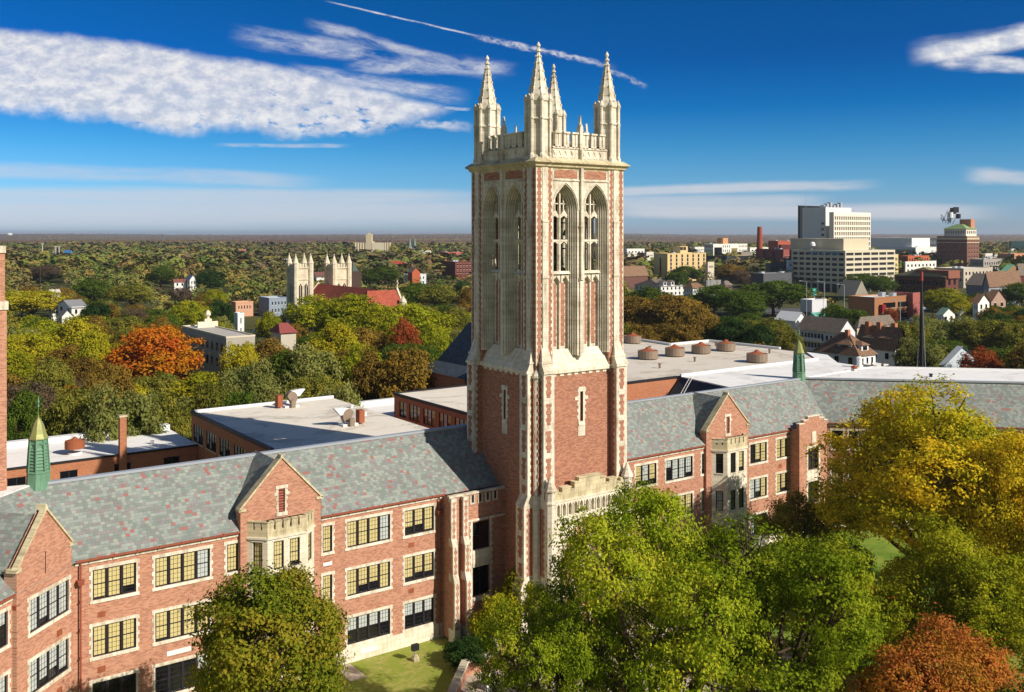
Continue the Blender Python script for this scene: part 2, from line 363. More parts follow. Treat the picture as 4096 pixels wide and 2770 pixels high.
# ------------------------------------------------------------------ window kit
ROWS=[(9.68,11.85),(5.60,7.77),(1.52,3.73)]
def teeth(mb,fr,a_edge,sgn,t0,t1,z0,z1,w0=.13,w1=.24,step=.30):
    """toothed quoin strip starting at a_edge and growing towards sgn"""
    z=z0;k=0
    while z<z1-.02:
        h=min(step,z1-z); w=(w0,w1)[k%2]; a,b=sorted((a_edge,a_edge+sgn*w)); mb.box(fr,a,b,t0,t1,z,z+h); z+=h;k+=1
def strip(mb,fr,c,hw0,hw1,t0,t1,z0,z1,step=.3,jag=0.0,seed=0):
    rg=random.Random(seed); z=z0;k=0
    while z<z1-.02:
        h=min(step,z1-z); w=(hw0,hw1)[k%2]; j=rg.uniform(-jag,jag); mb.box(fr,c-w+j,c+w+j,t0,t1,z,z+h); z+=h;k+=1
WRG=random.Random(1)
def window(fr,a0,a1,z0,z1,n,states,parent,t=0.0,surround=True,muntin=(3,3),stone=None,dep=.16):
    f=MB(); fw_=.07; W=(a1-a0); mw=.16 if n>1 else 0; lw=(W-2*fw_-mw*(n-1))/n
    tb=t-dep
    f.box(fr,a0,a1,tb,tb+.07,z1-fw_,z1).box(fr,a0,a1,tb,tb+.09,z0,z0+fw_)
    f.box(fr,a0,a0+fw_,tb,tb+.07,z0,z1).box(fr,a1-fw_,a1,tb,tb+.07,z0,z1)
    for i in range(1,n):
        c=a0+fw_+i*lw+(i-1)*mw; f.box(fr,c,c+mw,tb,tb+.09,z0,z1)
    zm=(z0+z1)/2
    p=MB()
    for i in range(n):
        x0=a0+fw_+i*(lw+mw); x1=x0+lw
        f.box(fr,x0,x1,tb,tb+.055,zm-.03,zm+.03)
        f.box(fr,x0,x0+.045,tb,tb+.04,z0,z1).box(fr,x1-.045,x1,tb,tb+.04,z0,z1)
        for k in range(1,muntin[0]): 
            c=x0+(x1-x0)*k/muntin[0]; f.box(fr,c-.009,c+.009,tb,tb+.03,z0,z1)
        for k in range(1,muntin[1]*2):
            if k==muntin[1]: continue
            c=z0+(z1-z0)*k/(muntin[1]*2); f.box(fr,x0,x1,tb,tb+.028,c-.009,c+.009)
        s=states[i%len(states)]; WRG.seed(int(a0*97+z0*13+i)); jit=WRG.uniform(.04,.34) if s in 'yw' and WRG.random()<.22 else 0
        cut=jit or {'y':0,'w':0,'h':.5,'H':.45,'b':.26,'c':.22,'d':1.0,'q':.62}[s]; zc=z0+(z1-z0)*cut
        if cut<1:
            p.cur={'y':0,'w':1,'h':1,'H':0,'b':0,'c':1,'q':1}[s]; p.quad(fr.p(x0,tb+.01,zc),fr.p(x1,tb+.01,zc),fr.p(x1,tb+.01,z1),fr.p(x0,tb+.01,z1))
        if cut>0:
            p.cur=2; p.quad(fr.p(x0,tb+.01,z0),fr.p(x1,tb+.01,z0),fr.p(x1,tb+.01,zc),fr.p(x0,tb+.01,zc))
    fo=f.build('window',[FRAME],parent); p.build('pane',[CURT_Y,CURT_W,GLASS],fo)
    if surround:
        s=MB(); st=stone or STONE
        s.box(fr,a0-.24,a1+.24,t-.05,t+.035,z1,z1+.25); s.box(fr,a0-.22,a1+.22,t-.05,t+.07,z0-.24,z0,top=(0,.04))
        teeth(s,fr,a0,-1,t-.05,t+.03,z0,z1); teeth(s,fr,a1,1,t-.05,t+.03,z0,z1)
        s.build('stone_surround',[st],fo)
    return fo
def coping_strip(mb,fr,a0,z0,a1,z1,t0,t1,th=.14,out=.0):
    """stone strip along a gable slope"""
    L=math.hypot(a1-a0,z1-z0); nx,nz=-(z1-z0)/L,(a1-a0)/L
    if nz<0: nx,nz=-nx,-nz
    mb.ext(fr,[(a0,z0),(a1,z1),(a1+nx*th,z1+nz*th),(a0+nx*th,z0+nz*th)],t0,t1)
def battlement(mb,fr,a0,a1,t0,t1,z0,z1,n,gap=.16,cap=True):
    """low wall with n narrow notches"""
    zn=z0+(z1-z0)*.45; mb.box(fr,a0,a1,t0,t1,z0,zn); w=(a1-a0-gap*n)/(n+1)
    for i in range(n+1):
        x=a0+i*(w+gap); mb.box(fr,x,x+w,t0,t1,zn,z1-.09)
        if cap: mb.box(fr,x-.03,x+w+.03,t0-.03,t1+.05,z1-.09,z1)
def gutter(parent,fr,a0,a1,z=12.66,t=.12):
    g=MB(); g.box(fr,a0,a1,t,t+.22,z,z+.14); g.box(fr,a0,a1,t-.1,t+.1,z-.06,z+.02)
    k=a0+1.0
    while k<a1: g.box(fr,k,k+.06,t+.1,t+.25,z-.05,z+.17); k+=1.6
    g.build('gutter',[COPPER],parent)
    s=MB(); s.box(fr,a0,a1,-.02,.10,z-.28,z-.1); s.build('eaves_cornice',[STONE],parent)
def downpipe(parent,fr,a,t=.12,ztop=12.6,zbot=.3,head=11.3):
    d=MB(); d.box(fr,a-.17,a+.17,t,t+.26,head-.28,head+.02,top=(-.05,-.04)); d.box(fr,a-.24,a+.24,t-.02,t+.3,head+.02,head+.1)
    d.tube(fr.p(a,t+.12,ztop),fr.p(a,t+.12,head),.06); d.tube(fr.p(a,t+.12,head-.2),fr.p(a,t+.12,zbot),.06)
    z=head-1.5
    while z>1: d.box(fr,a-.09,a+.09,t-.08,t+.2,z,z+.06); z-=2.0
    d.build('downpipe',[COPPER],parent)
def gable_bay(parent,fr,s0,s1,bay,zsh=14.4,zap=18.05,t=.3,brick=BRICK,ridge_t=-4.9,bay_states=None,zb=.2,seed=0):
    c=(s0+s1)/2; lv=(c-.27,c+.27,13.75,15.62)
    g=MB(); g.wall(fr,s0,s1,zb,13.3,[(bay[0]+.02,bay[3]-.02,zb,13.3)] if bay else [],t,.3)
    # triangle with louvre opening, as strips
    g.wall(fr,s0,s1,13.3,zsh,[(lv[0],lv[1],lv[2],zsh)],t,.3)
    sl=(zap-zsh)/((s1-s0)/2)
    xs=[s0,lv[0],lv[1],s1]
    g.quad(fr.p(s0,t,zsh),fr.p(lv[0],t,zsh),fr.p(lv[0],t,zsh+(lv[0]-s0)*sl)); g.quad(fr.p(lv[1],t,zsh),fr.p(s1,t,zsh),fr.p(lv[1],t,zsh+(s1-lv[1])*sl))
    g.quad(fr.p(lv[0],t,lv[3]),fr.p(lv[1],t,lv[3]),fr.p(lv[1],t,zsh+(s1-lv[1])*sl),fr.p(c,t,zap),fr.p(lv[0],t,zsh+(lv[0]-s0)*sl))
    # returns (thickness) of the gable wall
    g.box(fr,s0,s0+.02,-.6,t,zb,zsh); g.box(fr,s1-.02,s1,-.6,t,zb,zsh)
    g.quad(fr.p(s0,-.25,zsh-1.6),fr.p(s1,-.25,zsh-1.6),fr.p(s1,-.25,zsh),fr.p(c,-.25,zap),fr.p(s0,-.25,zsh))
    g.build('gable_wall',[brick],parent)
    k=MB(); coping_strip(k,fr,s0-.05,zsh-.03,c,zap,-.35,t+.1); coping_strip(k,fr,s1+.05,zsh-.03,c,zap,-.35,t+.1)
    k.box(fr,s0-.12,s0+.45,-.35,t+.1,zsh-.12,zsh+.08); k.box(fr,s1-.45,s1+.12,-.35,t+.1,zsh-.12,zsh+.08); k.box(fr,c-.14,c+.14,-.35,t+.12,zap-.02,zap+.26,top=(.06,.06))
    k.build('gable_coping',[STONEW],parent)
    l=MB(); l.quad(fr.p(lv[0],t-.28,lv[2]),fr.p(lv[1],t-.28,lv[2]),fr.p(lv[1],t-.28,lv[3]),fr.p(lv[0],t-.28,lv[3]))
    l.cur=1; z=lv[2]+.05
    while z<lv[3]-.1: l.quad(fr.p(lv[0],t-.04,z),fr.p(lv[1],t-.04,z),fr.p(lv[1],t-.2,z+.15),fr.p(lv[0],t-.2,z+.15)); z+=.21
    lo_=l.build('louvre',[GLASS,COPPER],parent)
    s=MB(); s.box(fr,lv[0]-.24,lv[1]+.24,t-.05,t+.05,lv[3],lv[3]+.26); s.box(fr,lv[0]-.2,lv[1]+.2,t-.05,t+.07,lv[2]-.3,lv[2]); s.box(fr,lv[0]-.38,lv[0],t-.02,t+.04,lv[3]-.55,lv[3]-.3); s.box(fr,lv[1],lv[1]+.38,t-.02,t+.04,lv[3]-.55,lv[3]-.3)
    teeth(s,fr,lv[0],-1,t-.05,t+.03,lv[2],lv[3],.12,.22); teeth(s,fr,lv[1],1,t-.05,t+.03,lv[2],lv[3],.12,.22); s.build('stone_surround',[STONE],lo_)
    # dormer roof running back into the main slope
    r=MB(); zr=zap-.38; ze=zr-(s1-s0)/2*sl
    for a,sg in ((s0,1),(s1,-1)):
        r.slope(fr.p(a,-.36,ze),fr.p(a,-5.3,ze),fr.p(c,-5.3,zr),fr.p(c,-.36,zr))
    r.build('dormer_roof',[SLATE],parent)
    if bay:
        b0,b1,b2,b3=bay; T=1.5; ms=MB()
        faces=[(Fr(fr.p(b0,t,0)[:2],None,None),)]
        def sub(aA,tA,aB,tB):
            A=fr.p(aA,tA,0);B=fr.p(aB,tB,0);L=math.hypot(B[0]-A[0],B[1]-A[1]);u=((B[0]-A[0])/L,(B[1]-A[1])/L)
            n=(u[1],-u[0])
            if n[0]*fr.n[0]+n[1]*fr.n[1]<0: n=(-n[0],-n[1])
            return Fr(A[:2],u,n),L
        F1,L1=sub(b0,t,b1,T); F2,L2=sub(b1,T,b2,T); F3,L3=sub(b2,T,b3,t)
        wins=[]
        for F_,L_,ws in ((F1,L1,[(L1/2-.4,L1/2+.4)]),(F2,L2,[(.50,1.34),(L2-1.34,L2-.50)]),(F3,L3,[(L3/2-.4,L3/2+.4)])):
            hs=[(a,b,z0,z1) for a,b in ws for z0,z1 in ROWS]
            ms.wall(F_,0,L_,zb,12.2,hs,0,.2); wins+=[(F_,h) for h in hs]
            for z0,z1 in ROWS:
                for a,b in ws: ms.box(F_,a-.12,b+.12,0,.05,z1+.05,z1+.13); ms.box(F_,a-.06,b+.06,-.02,.07,z0-.1,z0)
            ms.box(F_,-.06,L_+.06,-.3,.12,12.1,12.26); 
        ms.prism([fr.p(b0,t-.3,0)[:2],fr.p(b1,T-.02,0)[:2],fr.p(b2,T-.02,0)[:2],fr.p(b3,t-.3,0)[:2]],12.3,12.5)
        w_=ms.build('bay_wall',[STONE2],parent)
        pr=MB()
        for F_,L_,n_ in ((F1,L1,2),(F2,L2,4),(F3,L3,2)): battlement(pr,F_,0,L_,-.28,.0,12.26,13.5,n_)
        pr.build('bay_parapet',[STONEW],parent)
        for i,(F_,h) in enumerate(wins):
            st=(bay_states or 'yyyy')[i%4] if i%3!=2 else 'd'
            window(F_,h[0],h[1],h[2],h[3],1,st,parent,0,False,(3,3))

def wing_roof(parent,p0,p1,p2,p3,mat_=None,name='roof',uv0=(0,0)):
    r=MB(); r.slope(p0,p1,p2,p3,uv0); return r.build(name,[mat_ or SLATE],parent)

# ================================================================== LEFT MAIN WING
Y0=74.2; MF=Fr((0,Y0),(1,0),(0,-1))
TH=math.radians(44)
lw=thing('school_wing','long three storey brick wing with slate roof left of the tower','school building',(30,Y0+2,.2),'wings of the brick school')
LWIN=[(16.4,19.4,3,['yyb','yyy','ddd']),(20.77,24.86,4,['yyyw','yyyy','dddw']),(26.2,27.09,1,['y','y','d']),(34.23,35.07,1,['y','y','h']),(36.46,40.5,4,['yyyw','yyyy','hhhh']),(41.94,44.89,3,['yyy','yyy','hhh'])]
holes=[(a,b,z0,z1) for a,b,n,s in LWIN for z0,z1 in ROWS]
m=MB(); m.wall(MF,15.1,27.16,.2,12.7,[h for h in holes if h[1]<27.16]); m.wall(MF,33.93,45.9,.2,12.7,[h for h in holes if h[0]>33.9])
m.wall(MF,27.16,33.93,9,12.7,[],-.1); m.build('front_wall',[BRICK],lw)
m=MB(); m.wbox(13.5,51.7,84.2,84.5,.2,12.7); m.build('rear_wall',[BRICK_D],lw)
for a,b,n,s in LWIN:
    for (z0,z1),st in zip(ROWS,s): window(MF,a,b,z0,z1,n,st,lw)
# limestone base course, taller under the basement windows right of the bay
m=MB(); m.box(MF,34.0,45.9,0,.08,-.5,1.28); m.box(MF,15.1,27.2,0,.08,-.5,1.1); build_each(m,'stone_base',[STONE2],lw)
m=MB()
for a,z in ((17.0,8.55),(17.0,4.6),(26.3,8.55),(42.6,8.75),(42.6,4.75),(34.6,8.7)): m.box(MF,a-.27,a+.27,-.02,.02,z-.2,z+.22)
build_each(m,'wall_vent',[RUST],lw)
m=MB(); m.box(MF,34.25,35.05,0,.05,8.55,8.85); m.box(MF,21.6,23.4,0,.05,4.35,4.7); m.box(MF,37.6,39.2,.08,.12,.5,.85); build_each(m,'white_vent_grille',[WHITEM],lw)
gable_bay(lw,MF,27.14,33.95,(27.73,28.89,32.07,33.33),bay_states='yyyy')
wing_roof(lw,(14.95,Y0-.32,12.72),(51.74,Y0-.32,12.72),(51.74,79.1,17.35),(13.1,79.1,17.35))
m=MB(); m.slope((13.1,84.6,12.7),(51.7,84.6,12.7),(51.7,79.1,17.35),(13.1,79.1,17.35)); m.build('rear_roof',[SLATE],lw)
m=MB(); m.wbox(13.2,51.7,78.95,79.45,17.3,17.50); m.build('ridge_coping',[COPING],lw)
gutter(lw,MF,15.2,27.1); gutter(lw,MF,34.0,45.9)
downpipe(lw,MF,15.55); downpipe(lw,MF,45.35)
m=MB(); m.box(MF,35.6,35.62,0.02,.04,.9,3.0); m.box(MF,35.5,35.75,.02,.35,3.0,3.35); m.build('wall_lamp',[DARKM],lw)

# stair pavilion beside the tower
pv=thing('stair_pavilion','narrow brick stair bay with two tall black windows squeezed beside the tower','stair bay',(48.8,73,.2))
PF=Fr((0,73.0),(1,0),(0,-1)); bw=[(48.21,50.08,7.5,10.02),(48.21,50.08,3.3,5.95)]
m=MB(); m.wall(PF,45.75,51.8,.2,12.6,bw,0,.3); m.wbox(45.75,45.78,73.0,74.3,.2,12.6); m.build('wall',[BRICK],pv)
for h in bw:
    f=MB(); f.box(PF,h[0],h[1],-.3,-.24,h[2],h[3]); f.cur=1; c=(h[0]+h[1])/2
    f.box(PF,c-.03,c+.03,-.24,-.2,h[2],h[3]); f.box(PF,h[0],h[1],-.24,-.2,(h[2]+h[3])/2-.03,(h[2]+h[3])/2+.03)
    for a in (h[0],h[1]-.08): f.box(PF,a,a+.08,-.24,-.15,h[2],h[3])
    f.build('window',[GLASS,FRAME],pv)
m=MB(); m.box(PF,45.7,51.72,-.3,.08,12.6,12.78); m.box(PF,47.6,51.73,0,.1,10.15,10.33)
m.box(PF,48.18,50.1,-.02,.04,5.97,7.48); m.box(PF,48.3,49.1,.04,.06,6.3,7.2); m.box(PF,49.2,50.0,.04,.06,6.3,7.2)
m.box(PF,48.0,50.3,-.02,.07,2.9,3.28)
teeth(m,PF,48.21,-1,-.05,.04,2.6,10.15,.2,.32); teeth(m,PF,50.08,1,-.05,.04,2.6,10.15,.2,.32)
for k in range(4): 
    a=47.95+k*.82; m.box(PF,a,a+.14,-.02,.05,11.8,12.5); m.box(PF,a+.4,a+.54,-.02,.05,11.8,12.5); m.box(PF,a,a+.54,-.02,.06,11.68,11.82)
m.box(PF,45.75,51.75,0,.1,-.4,1.3); m.build('stone_dressing',[STONE],pv)
m=MB()
for k in range(4): a=48.09+k*.82; m.box(PF,a,a+.26,-.02,.01,11.83,12.5)
build_each(m,'slot_shade_plate',[DARKM],pv)  # dark plates paint the shade inside the slots
for a0,a1 in ((45.72,46.22),(46.98,47.48)):
    b=MB(); b.box(PF,a0,a1,0,.42,8.6,12.6); b.box(PF,a0,a1,0,.7,5.6,8.4); b.box(PF,a0,a1,0,.98,.2,5.3)
    q=MB(); q.box(PF,a0-.02,a1+.02,0,.7,8.4,9.1,top=(0,.26)); q.box(PF,a0-.02,a1+.02,0,.98,5.3,6.0,top=(0,.26)); q.box(PF,a0-.04,a1+.04,0,1.04,-.4,1.2); q.box(PF,a0-.03,a1+.03,0,.47,12.3,12.62)
    for (tt,z0,z1) in ((.42,9.1,12.3),(.7,6.0,8.4),(.98,1.2,5.3)):
        teeth(q,PF,a0-.015,1,tt-.2,tt+.015,z0,z1,.1,.2); teeth(q,PF,a1+.015,-1,tt-.2,tt+.015,z0,z1,.1,.2)
    bo=b.build('buttress',[BRICK],pv); q.build('weathering',[STONE],bo)

# ================================================================== ANGLED LEFT WING
u=(-math.cos(TH),-math.sin(TH)); n=(math.sin(TH),-math.cos(TH)); AF=Fr((15.1,Y0),u,n)
al=thing('school_wing','brick wing angling towards the viewer at the left edge with one steep gable','school building',AF.p(8,-3,.2),'wings of the brick school')
AW=[(.95,5.05,4,['wwcw','wwww','wwww']),(6.75,10.8,4,['qqww','wwww','wwdd']),(12.2,16.3,4,['ywww','wwww','wwww'])]
hs=[(a,b,z0,z1) for a,b,k,s in AW for z0,z1 in ROWS]
m=MB(); m.wall(AF,6.3,24,.2,12.7,[h for h in hs if h[0]>6.3]); m.wall(AF,0,.62,.2,12.7); m.build('front_wall',[BRICK_A],al)
c=3.46; g=MB(); g.wall(AF,.6,6.33,.2,14.3,[h for h in hs if h[1]<6.3],.3,.3); g.quad(AF.p(.6,.3,14.3),AF.p(6.33,.3,14.3),AF.p(c,.3,17.4))
g.quad(AF.p(.6,-.3,12.5),AF.p(6.33,-.3,12.5),AF.p(6.33,-.3,14.3),AF.p(c,-.3,17.4),AF.p(.6,-.3,14.3)); g.box(AF,.6,.62,-.6,.3,.2,14.3); g.box(AF,6.31,6.33,-.6,.3,.2,14.3); g.build('gable_wall',[BRICK_A],al)
k=MB(); coping_strip(k,AF,.5,14.2,c,17.4,0,.42,.13); coping_strip(k,AF,6.43,14.2,c,17.4,0,.42,.13); k.box(AF,.45,.95,-.35,.42,14.1,14.35); k.box(AF,5.98,6.5,-.35,.42,14.1,14.35); k.box(AF,c-.15,c+.15,-.35,.42,17.4,17.75,top=(.06,.06)); k.build('gable_coping',[STONEW],al)
k=MB(); k.box(AF,c-.03,c+.03,.25,.32,13.1,14.6); k.build('wall_slot',[DARKM],al)
for a,b,nn,s in AW:
    for (z0,z1),st in zip(ROWS,s): window(AF,a,b,z0,z1,nn,st,al,.3 if b<6.3 else 0)
r=MB(); sl=3.1/2.865
for a in (.6,6.33): r.slope(AF.p(a,-.35,13.95),AF.p(a,-5.1,13.95),AF.p(c,-5.1,17.05),AF.p(c,-.35,17.05))
r.build('dormer_roof',[SLATE],al)
wing_roof(al,AF.p(0,.32,12.72),AF.p(26,.32,12.72),AF.p(26,-4.9,17.35),AF.p(-2.0,-4.9,17.35),uv0=(90,0))
m=MB(); P4=[AF.p(a,t,0)[:2] for a,t in ((-2.3,-4.9),(26,-4.9),(26,-10.5),(1.4,-10.5))]; m.prism(P4,17.2,17.42); m.build('flat_roof',[ROOFB],al)
m=MB(); m.ext(Fr(AF.p(1.5,0,0)[:2],(0,0) if 0 else (-n[0],-n[1]),(u[0],u[1])),[(10.4,.2),(10.5,.2),(10.5,17.2),(10.4,17.2)],0,24); m.build('rear_wall',[BRICK_D],al)
gutter(al,AF,6.4,24); downpipe(al,AF,6.15,.0 ,12.6,.3,11.9)
m=MB()
for z in (8.5,4.5): m.box(AF,1.7,2.25,.28,.33,z-.22,z+.22)
build_each(m,'wall_vent',[RUST],al)
m=MB(); m.box(AF,.6,6.33,.3,.38,-.5,1.1); m.box(AF,6.33,24,0,.08,-.5,1.1); build_each(m,'stone_base',[STONE2],al)

# ================================================================== RIGHT MAIN WING
rw=thing('school_wing','long three storey brick wing with slate roof right of the tower','school building',(80,Y0+2,.2),'wings of the brick school')
RWIN=[(69.21,72.17,3,['bcb','yyy','ddd']),(73.57,77.58,4,['qwwc','yyyy','ddww']),(78.99,79.79,1,['c','y','d']),(86.93,89.8,3,['dyy','wwy','wdd']),(91.54,94.33-.8,3,['yyy','yyy','wwd'])]
RWIN[4]=(91.3,93.3+.0,3,['yyy','yyy','wwd'])
RWIN=[(69.21,72.17,3,['bcb','yyy','ddd']),(73.57,77.58,4,['qwwc','yyyy','ddww']),(78.99,79.79,1,['c','y','d']),(86.93,89.8,3,['dyy','wwy','wdd']),(91.54,94.33,3,['yyy','yyy','wwd'])]
rows2=[(9.72,11.9),(5.68,7.86),(1.55,3.75)]
holes=[(a,b,z0,z1) for a,b,nn,s in RWIN for z0,z1 in rows2]
m=MB(); m.wall(MF,61.6,79.4+.45,.2,12.8,[h for h in holes if h[1]<79.9]); m.wall(MF,86.35,101,.2,12.8,[h for h in holes if h[0]>86]); m.wall(MF,79.85,86.35,9,12.8,[],-.1); m.build('front_wall',[BRICK],rw)
m=MB(); m.wbox(61.7,103,84.2,84.5,.2,12.8); m.build('rear_wall',[BRICK_D],rw)
for a,b,nn,s in RWIN:
    for (z0,z1),st in zip(rows2,s): window(MF,a,b,z0,z1,nn,st,rw)
gable_bay(rw,MF,79.4,86.35,(80.27,81.46,84.65,85.8),bay_states='dwyd')
wing_roof(rw,(61.66,Y0-.32,12.8),(100.9,Y0-.32,12.8),(102.8,79.1,17.45),(61.66,79.1,17.45),uv0=(41,3))
m=MB(); m.slope((61.7,84.6,12.8),(90,84.6,12.8),(90,79.1,17.45),(61.7,79.1,17.45)); m.build('rear_roof',[SLATE],rw)
m=MB(); m.wbox(61.8,102.6,78.95,79.4,17.42,17.6); m.build('ridge_coping',[COPING],rw)
gutter(rw,MF,61.9,79.35,12.75); gutter(rw,MF,86.4,96.3,12.75); downpipe(rw,MF,95.2); downpipe(rw,MF,67.6,.1)
m=MB(); m.box(MF,61.7,101,0,.08,-.5,1.2); m.build('stone_base',[STONE2],rw)
m=MB()
for a,z in ((73.9,8.75),(92.2,8.75),(92.2,4.7)): m.box(MF,a-.27,a+.27,-.02,.02,z-.2,z+.22)
build_each(m,'wall_vent',[RUST],rw)

# battlemented block at the right corner
bb=thing('stair_pavilion','brick stair bay with stepped battlements and a blank shield at the right wing corner','stair bay',(95.3,72.8,.2))
BF=Fr((0,72.8),(1,0),(0,-1)); bh=[(95.5,97.5,8.0,10.6),(95.5,97.5,4.0,6.6)]
m=MB(); m.wall(BF,93.9,99.1,.2,13.0,bh,0,.3); m.wbox(93.9,93.93,72.8,74.6,.2,13.0); m.ext(BF,[(93.9,13),(99.1,13),(99.1,13.6),(98.5,13.6),(98.5,13.95),(97.6,13.95),(97.6,14.3),(95.5,14.3),(95.5,13.95),(94.7,13.95),(94.7,13.6),(93.9,13.6)],-.4,0); m.build('wall',[BRICK],bb)
for h in bh:
    f=MB(); f.box(BF,h[0],h[1],-.3,-.24,h[2],h[3]); f.cur=1; c=(h[0]+h[1])/2; f.box(BF,c-.04,c+.04,-.24,-.2,h[2],h[3]); f.box(BF,h[0],h[1],-.24,-.2,(h[2]+h[3])/2-.03,(h[2]+h[3])/2+.03); f.build('window',[GLASS,FRAME],bb)
m=MB()
for a0,a1,z in ((93.85,94.75,13.6),(94.65,95.55,13.95),(95.45,97.65,14.3),(97.55,98.55,13.95),(98.5,99.15,13.6)): m.box(BF,a0,a1,-.45,.06,z,z+.12)
teeth(m,BF,95.5,-1,-.04,.04,3.6,10.9,.2,.32); teeth(m,BF,97.5,1,-.04,.04,3.6,10.9,.2,.32); m.box(BF,95.2,97.8,-.02,.06,10.6,10.9); m.box(BF,95.5,97.5,-.02,.03,6.62,7.98)
m.box(BF,93.9,99.1,0,.1,-.4,1.2); m.build('stone_dressing',[STONE],bb)

m=MB(); m.box(BF,96.2,97,0,.06,11.2,12.5); m.build('blank_shield',[STONE],bb)
# ================================================================== ANGLED RIGHT WING
u=(math.cos(TH),-math.sin(TH)); n=(-math.sin(TH),-math.cos(TH)); RF=Fr((101.0,Y0),u,n)
ar=thing('school_wing','brick wing angling forward behind the yellow oak at the right edge','school building',RF.p(14,-3,.2),'wings of the brick school')
AW=[(.6,1.9,1,['d','y','d']),(2.6,5.5,3,['dyd','ddd','ddd']),(7.0,9.9,3,['ddd','ddy','ddd']),(11.4,15.4,4,['dddd','yddd','dddd']),(17,20,3,['ddd','ddd','ddd']),(22,26,4,['dddd','dddd','dddd'])]
zr_=[(5.9,7.9),(1.3,3.7)]; hs=[(a,b,z0,z1) for a,b,k,s in AW for z0,z1 in rows2]
m=MB(); m.wall(RF,-.5,36,.2,12.8,hs); m.build('front_wall',[BRICK_A],ar)
for a,b,nn,s in AW:
    for (z0,z1),st in zip(rows2,s): window(RF,a,b,z0,z1,nn,st,ar)
wing_roof(ar,RF.p(0,.32,12.8),RF.p(40,.32,12.8),RF.p(40,-4.9,17.42),RF.p(-2.4,-4.9,17.42),uv0=(150,0))
gutter(ar,RF,0,38,12.75)
m=MB(); m.box(RF,-.5,36,0,.08,-.5,1.2); m.build('stone_base',[STONE2],ar)
# the flat top behind both right ridges
m=MB(); FT=[(90,79.3),(91.7,89.8),(120,89.8),(126.6,96.8),(126.2,92.6),(119.8,86.2),(119.1,80.4)]
a=RF.p(40,-16.8,0); b=RF.p(40,-4.9,0); FT+=[(a[0],a[1]),(b[0],b[1]),(102.9,79.2)]
m.prism(FT,17.2,17.44); m.build('flat_roof',[ROOFB],ar)
m=MB()
def edge(mb,p,q,z0,z1,wd=.35):
    L=math.hypot(q[0]-p[0],q[1]-p[1]); uu=((q[0]-p[0])/L,(q[1]-p[1])/L); mb.box(Fr(p,uu,(-uu[1],uu[0])),0,L,-wd/2,wd/2,z0,z1)
edge(m,(91.7,89.8),(120,89.8),17.44,17.75); edge(m,(119.1,80.4),(a[0],a[1]),17.44,17.62); edge(m,(103.2,79.4),(119.1,80.4),17.44,17.56,.25); build_each(m,'parapet',[WHITEM],ar)
m=MB(); edge(m,(102.9,79.2),(b[0],b[1]),17.44,17.62,.5); m.build('ridge_coping',[COPING],ar)
m=MB(); m.slope((86.0,79.3,12.9),(87.0,89.8,12.9),(91.7,89.8,17.3),(90,79.3,17.3)); m.slope((119.8,86.2,17.3),(126.4,92.6,17.3),(129.5,90.5,14.8),(123,84,14.8)); build_each(m,'side_slope',[SLATE_B],ar,1)
m=MB()
for q in (0,.45): m.tube((86.2,86.2+q,13.2),(90.9,87.0+q,17.6),.035,n=5)
for k in range(16): f_=k/15; m.tube((86.2+4.7*f_,86.2+.8*f_,13.2+4.4*f_),(86.2+4.7*f_,86.65+.8*f_,13.2+4.4*f_),.025,n=4)
m.build('roof_ladder',[WHITEM],ar)
m=MB(); m.prism(FT,11.5,17.19); m.build('rear_wall',[BRICK_D],ar)
# ================================================================== BELL TOWER
CX,CY=56.7,73.1
tw=thing('bell_tower','tall gothic bell tower of cream limestone and red brick crowned by four spired pinnacles','tower',(CX,CY,.2))
TF=[Fr((CX,CY),(1,0),(0,-1)),Fr((CX,CY),(0,-1),(-1,0)),Fr((CX,CY),(-1,0),(0,1)),Fr((CX,CY),(0,1),(1,0))]
def sqring(mb,h0,z0,h1,z1):
    for F in TF: mb.quad(F.p(-h0,h0,z0),F.p(h0,h0,z0),F.p(h1,h1,z1),F.p(-h1,h1,z1))
HB=4.96
m=MB()
for F in TF: m.wall(F,-HB,HB,.2,23.7,[(.0,.34,18.95,21.65)],HB,.5)
m.build('brick_shaft',[BRICK_T],tw)
for F in TF[:2]:
    g=MB(); g.quad(F.p(-.02,HB-.45,18.9),F.p(.36,HB-.45,18.9),F.p(.36,HB-.45,21.7),F.p(-.02,HB-.45,21.7)); wo_=g.build('slit_window',[GLASS],tw)
    s=MB(); s.box(F,-.32,.66,HB-.05,HB+.06,21.65,21.98); s.box(F,-.22,.56,HB-.05,HB+.09,21.95,22.06); s.box(F,-.24,.58,HB-.05,HB+.05,17.6,18.6); s.box(F,-.2,.54,HB-.05,HB+.12,18.6,18.95,top=(0,.1))
    s.box(F,-.6,-.25,HB-.05,HB+.05,20.9,21.2); s.box(F,.6,.92,HB-.05,HB+.05,20.9,21.2)
    teeth(s,F,0,-1,HB-.05,HB+.04,18.9,21.7,.22,.34); teeth(s,F,.34,1,HB-.05,HB+.04,18.9,21.7,.22,.34); s.build('stone_surround',[STONE],wo_)
# weathering above the shaft
m=MB()
for F in TF:
    m.quad(F.p(-3.7,HB+.22,23.78),F.p(3.7,HB+.22,23.78),F.p(3.6,4.3,25.55),F.p(-3.6,4.3,25.55))
    m.box(F,-3.7,3.7,HB-.3,HB+.2,23.5,23.78)
    k=-3.6;i=0
    while k<3.6: m.box(F,k,k+.42,HB-.02,HB+.05,23.5-(.26 if i%2 else .10),23.5); k+=.42;i+=1
m.build('weathering',[STONE2],tw)
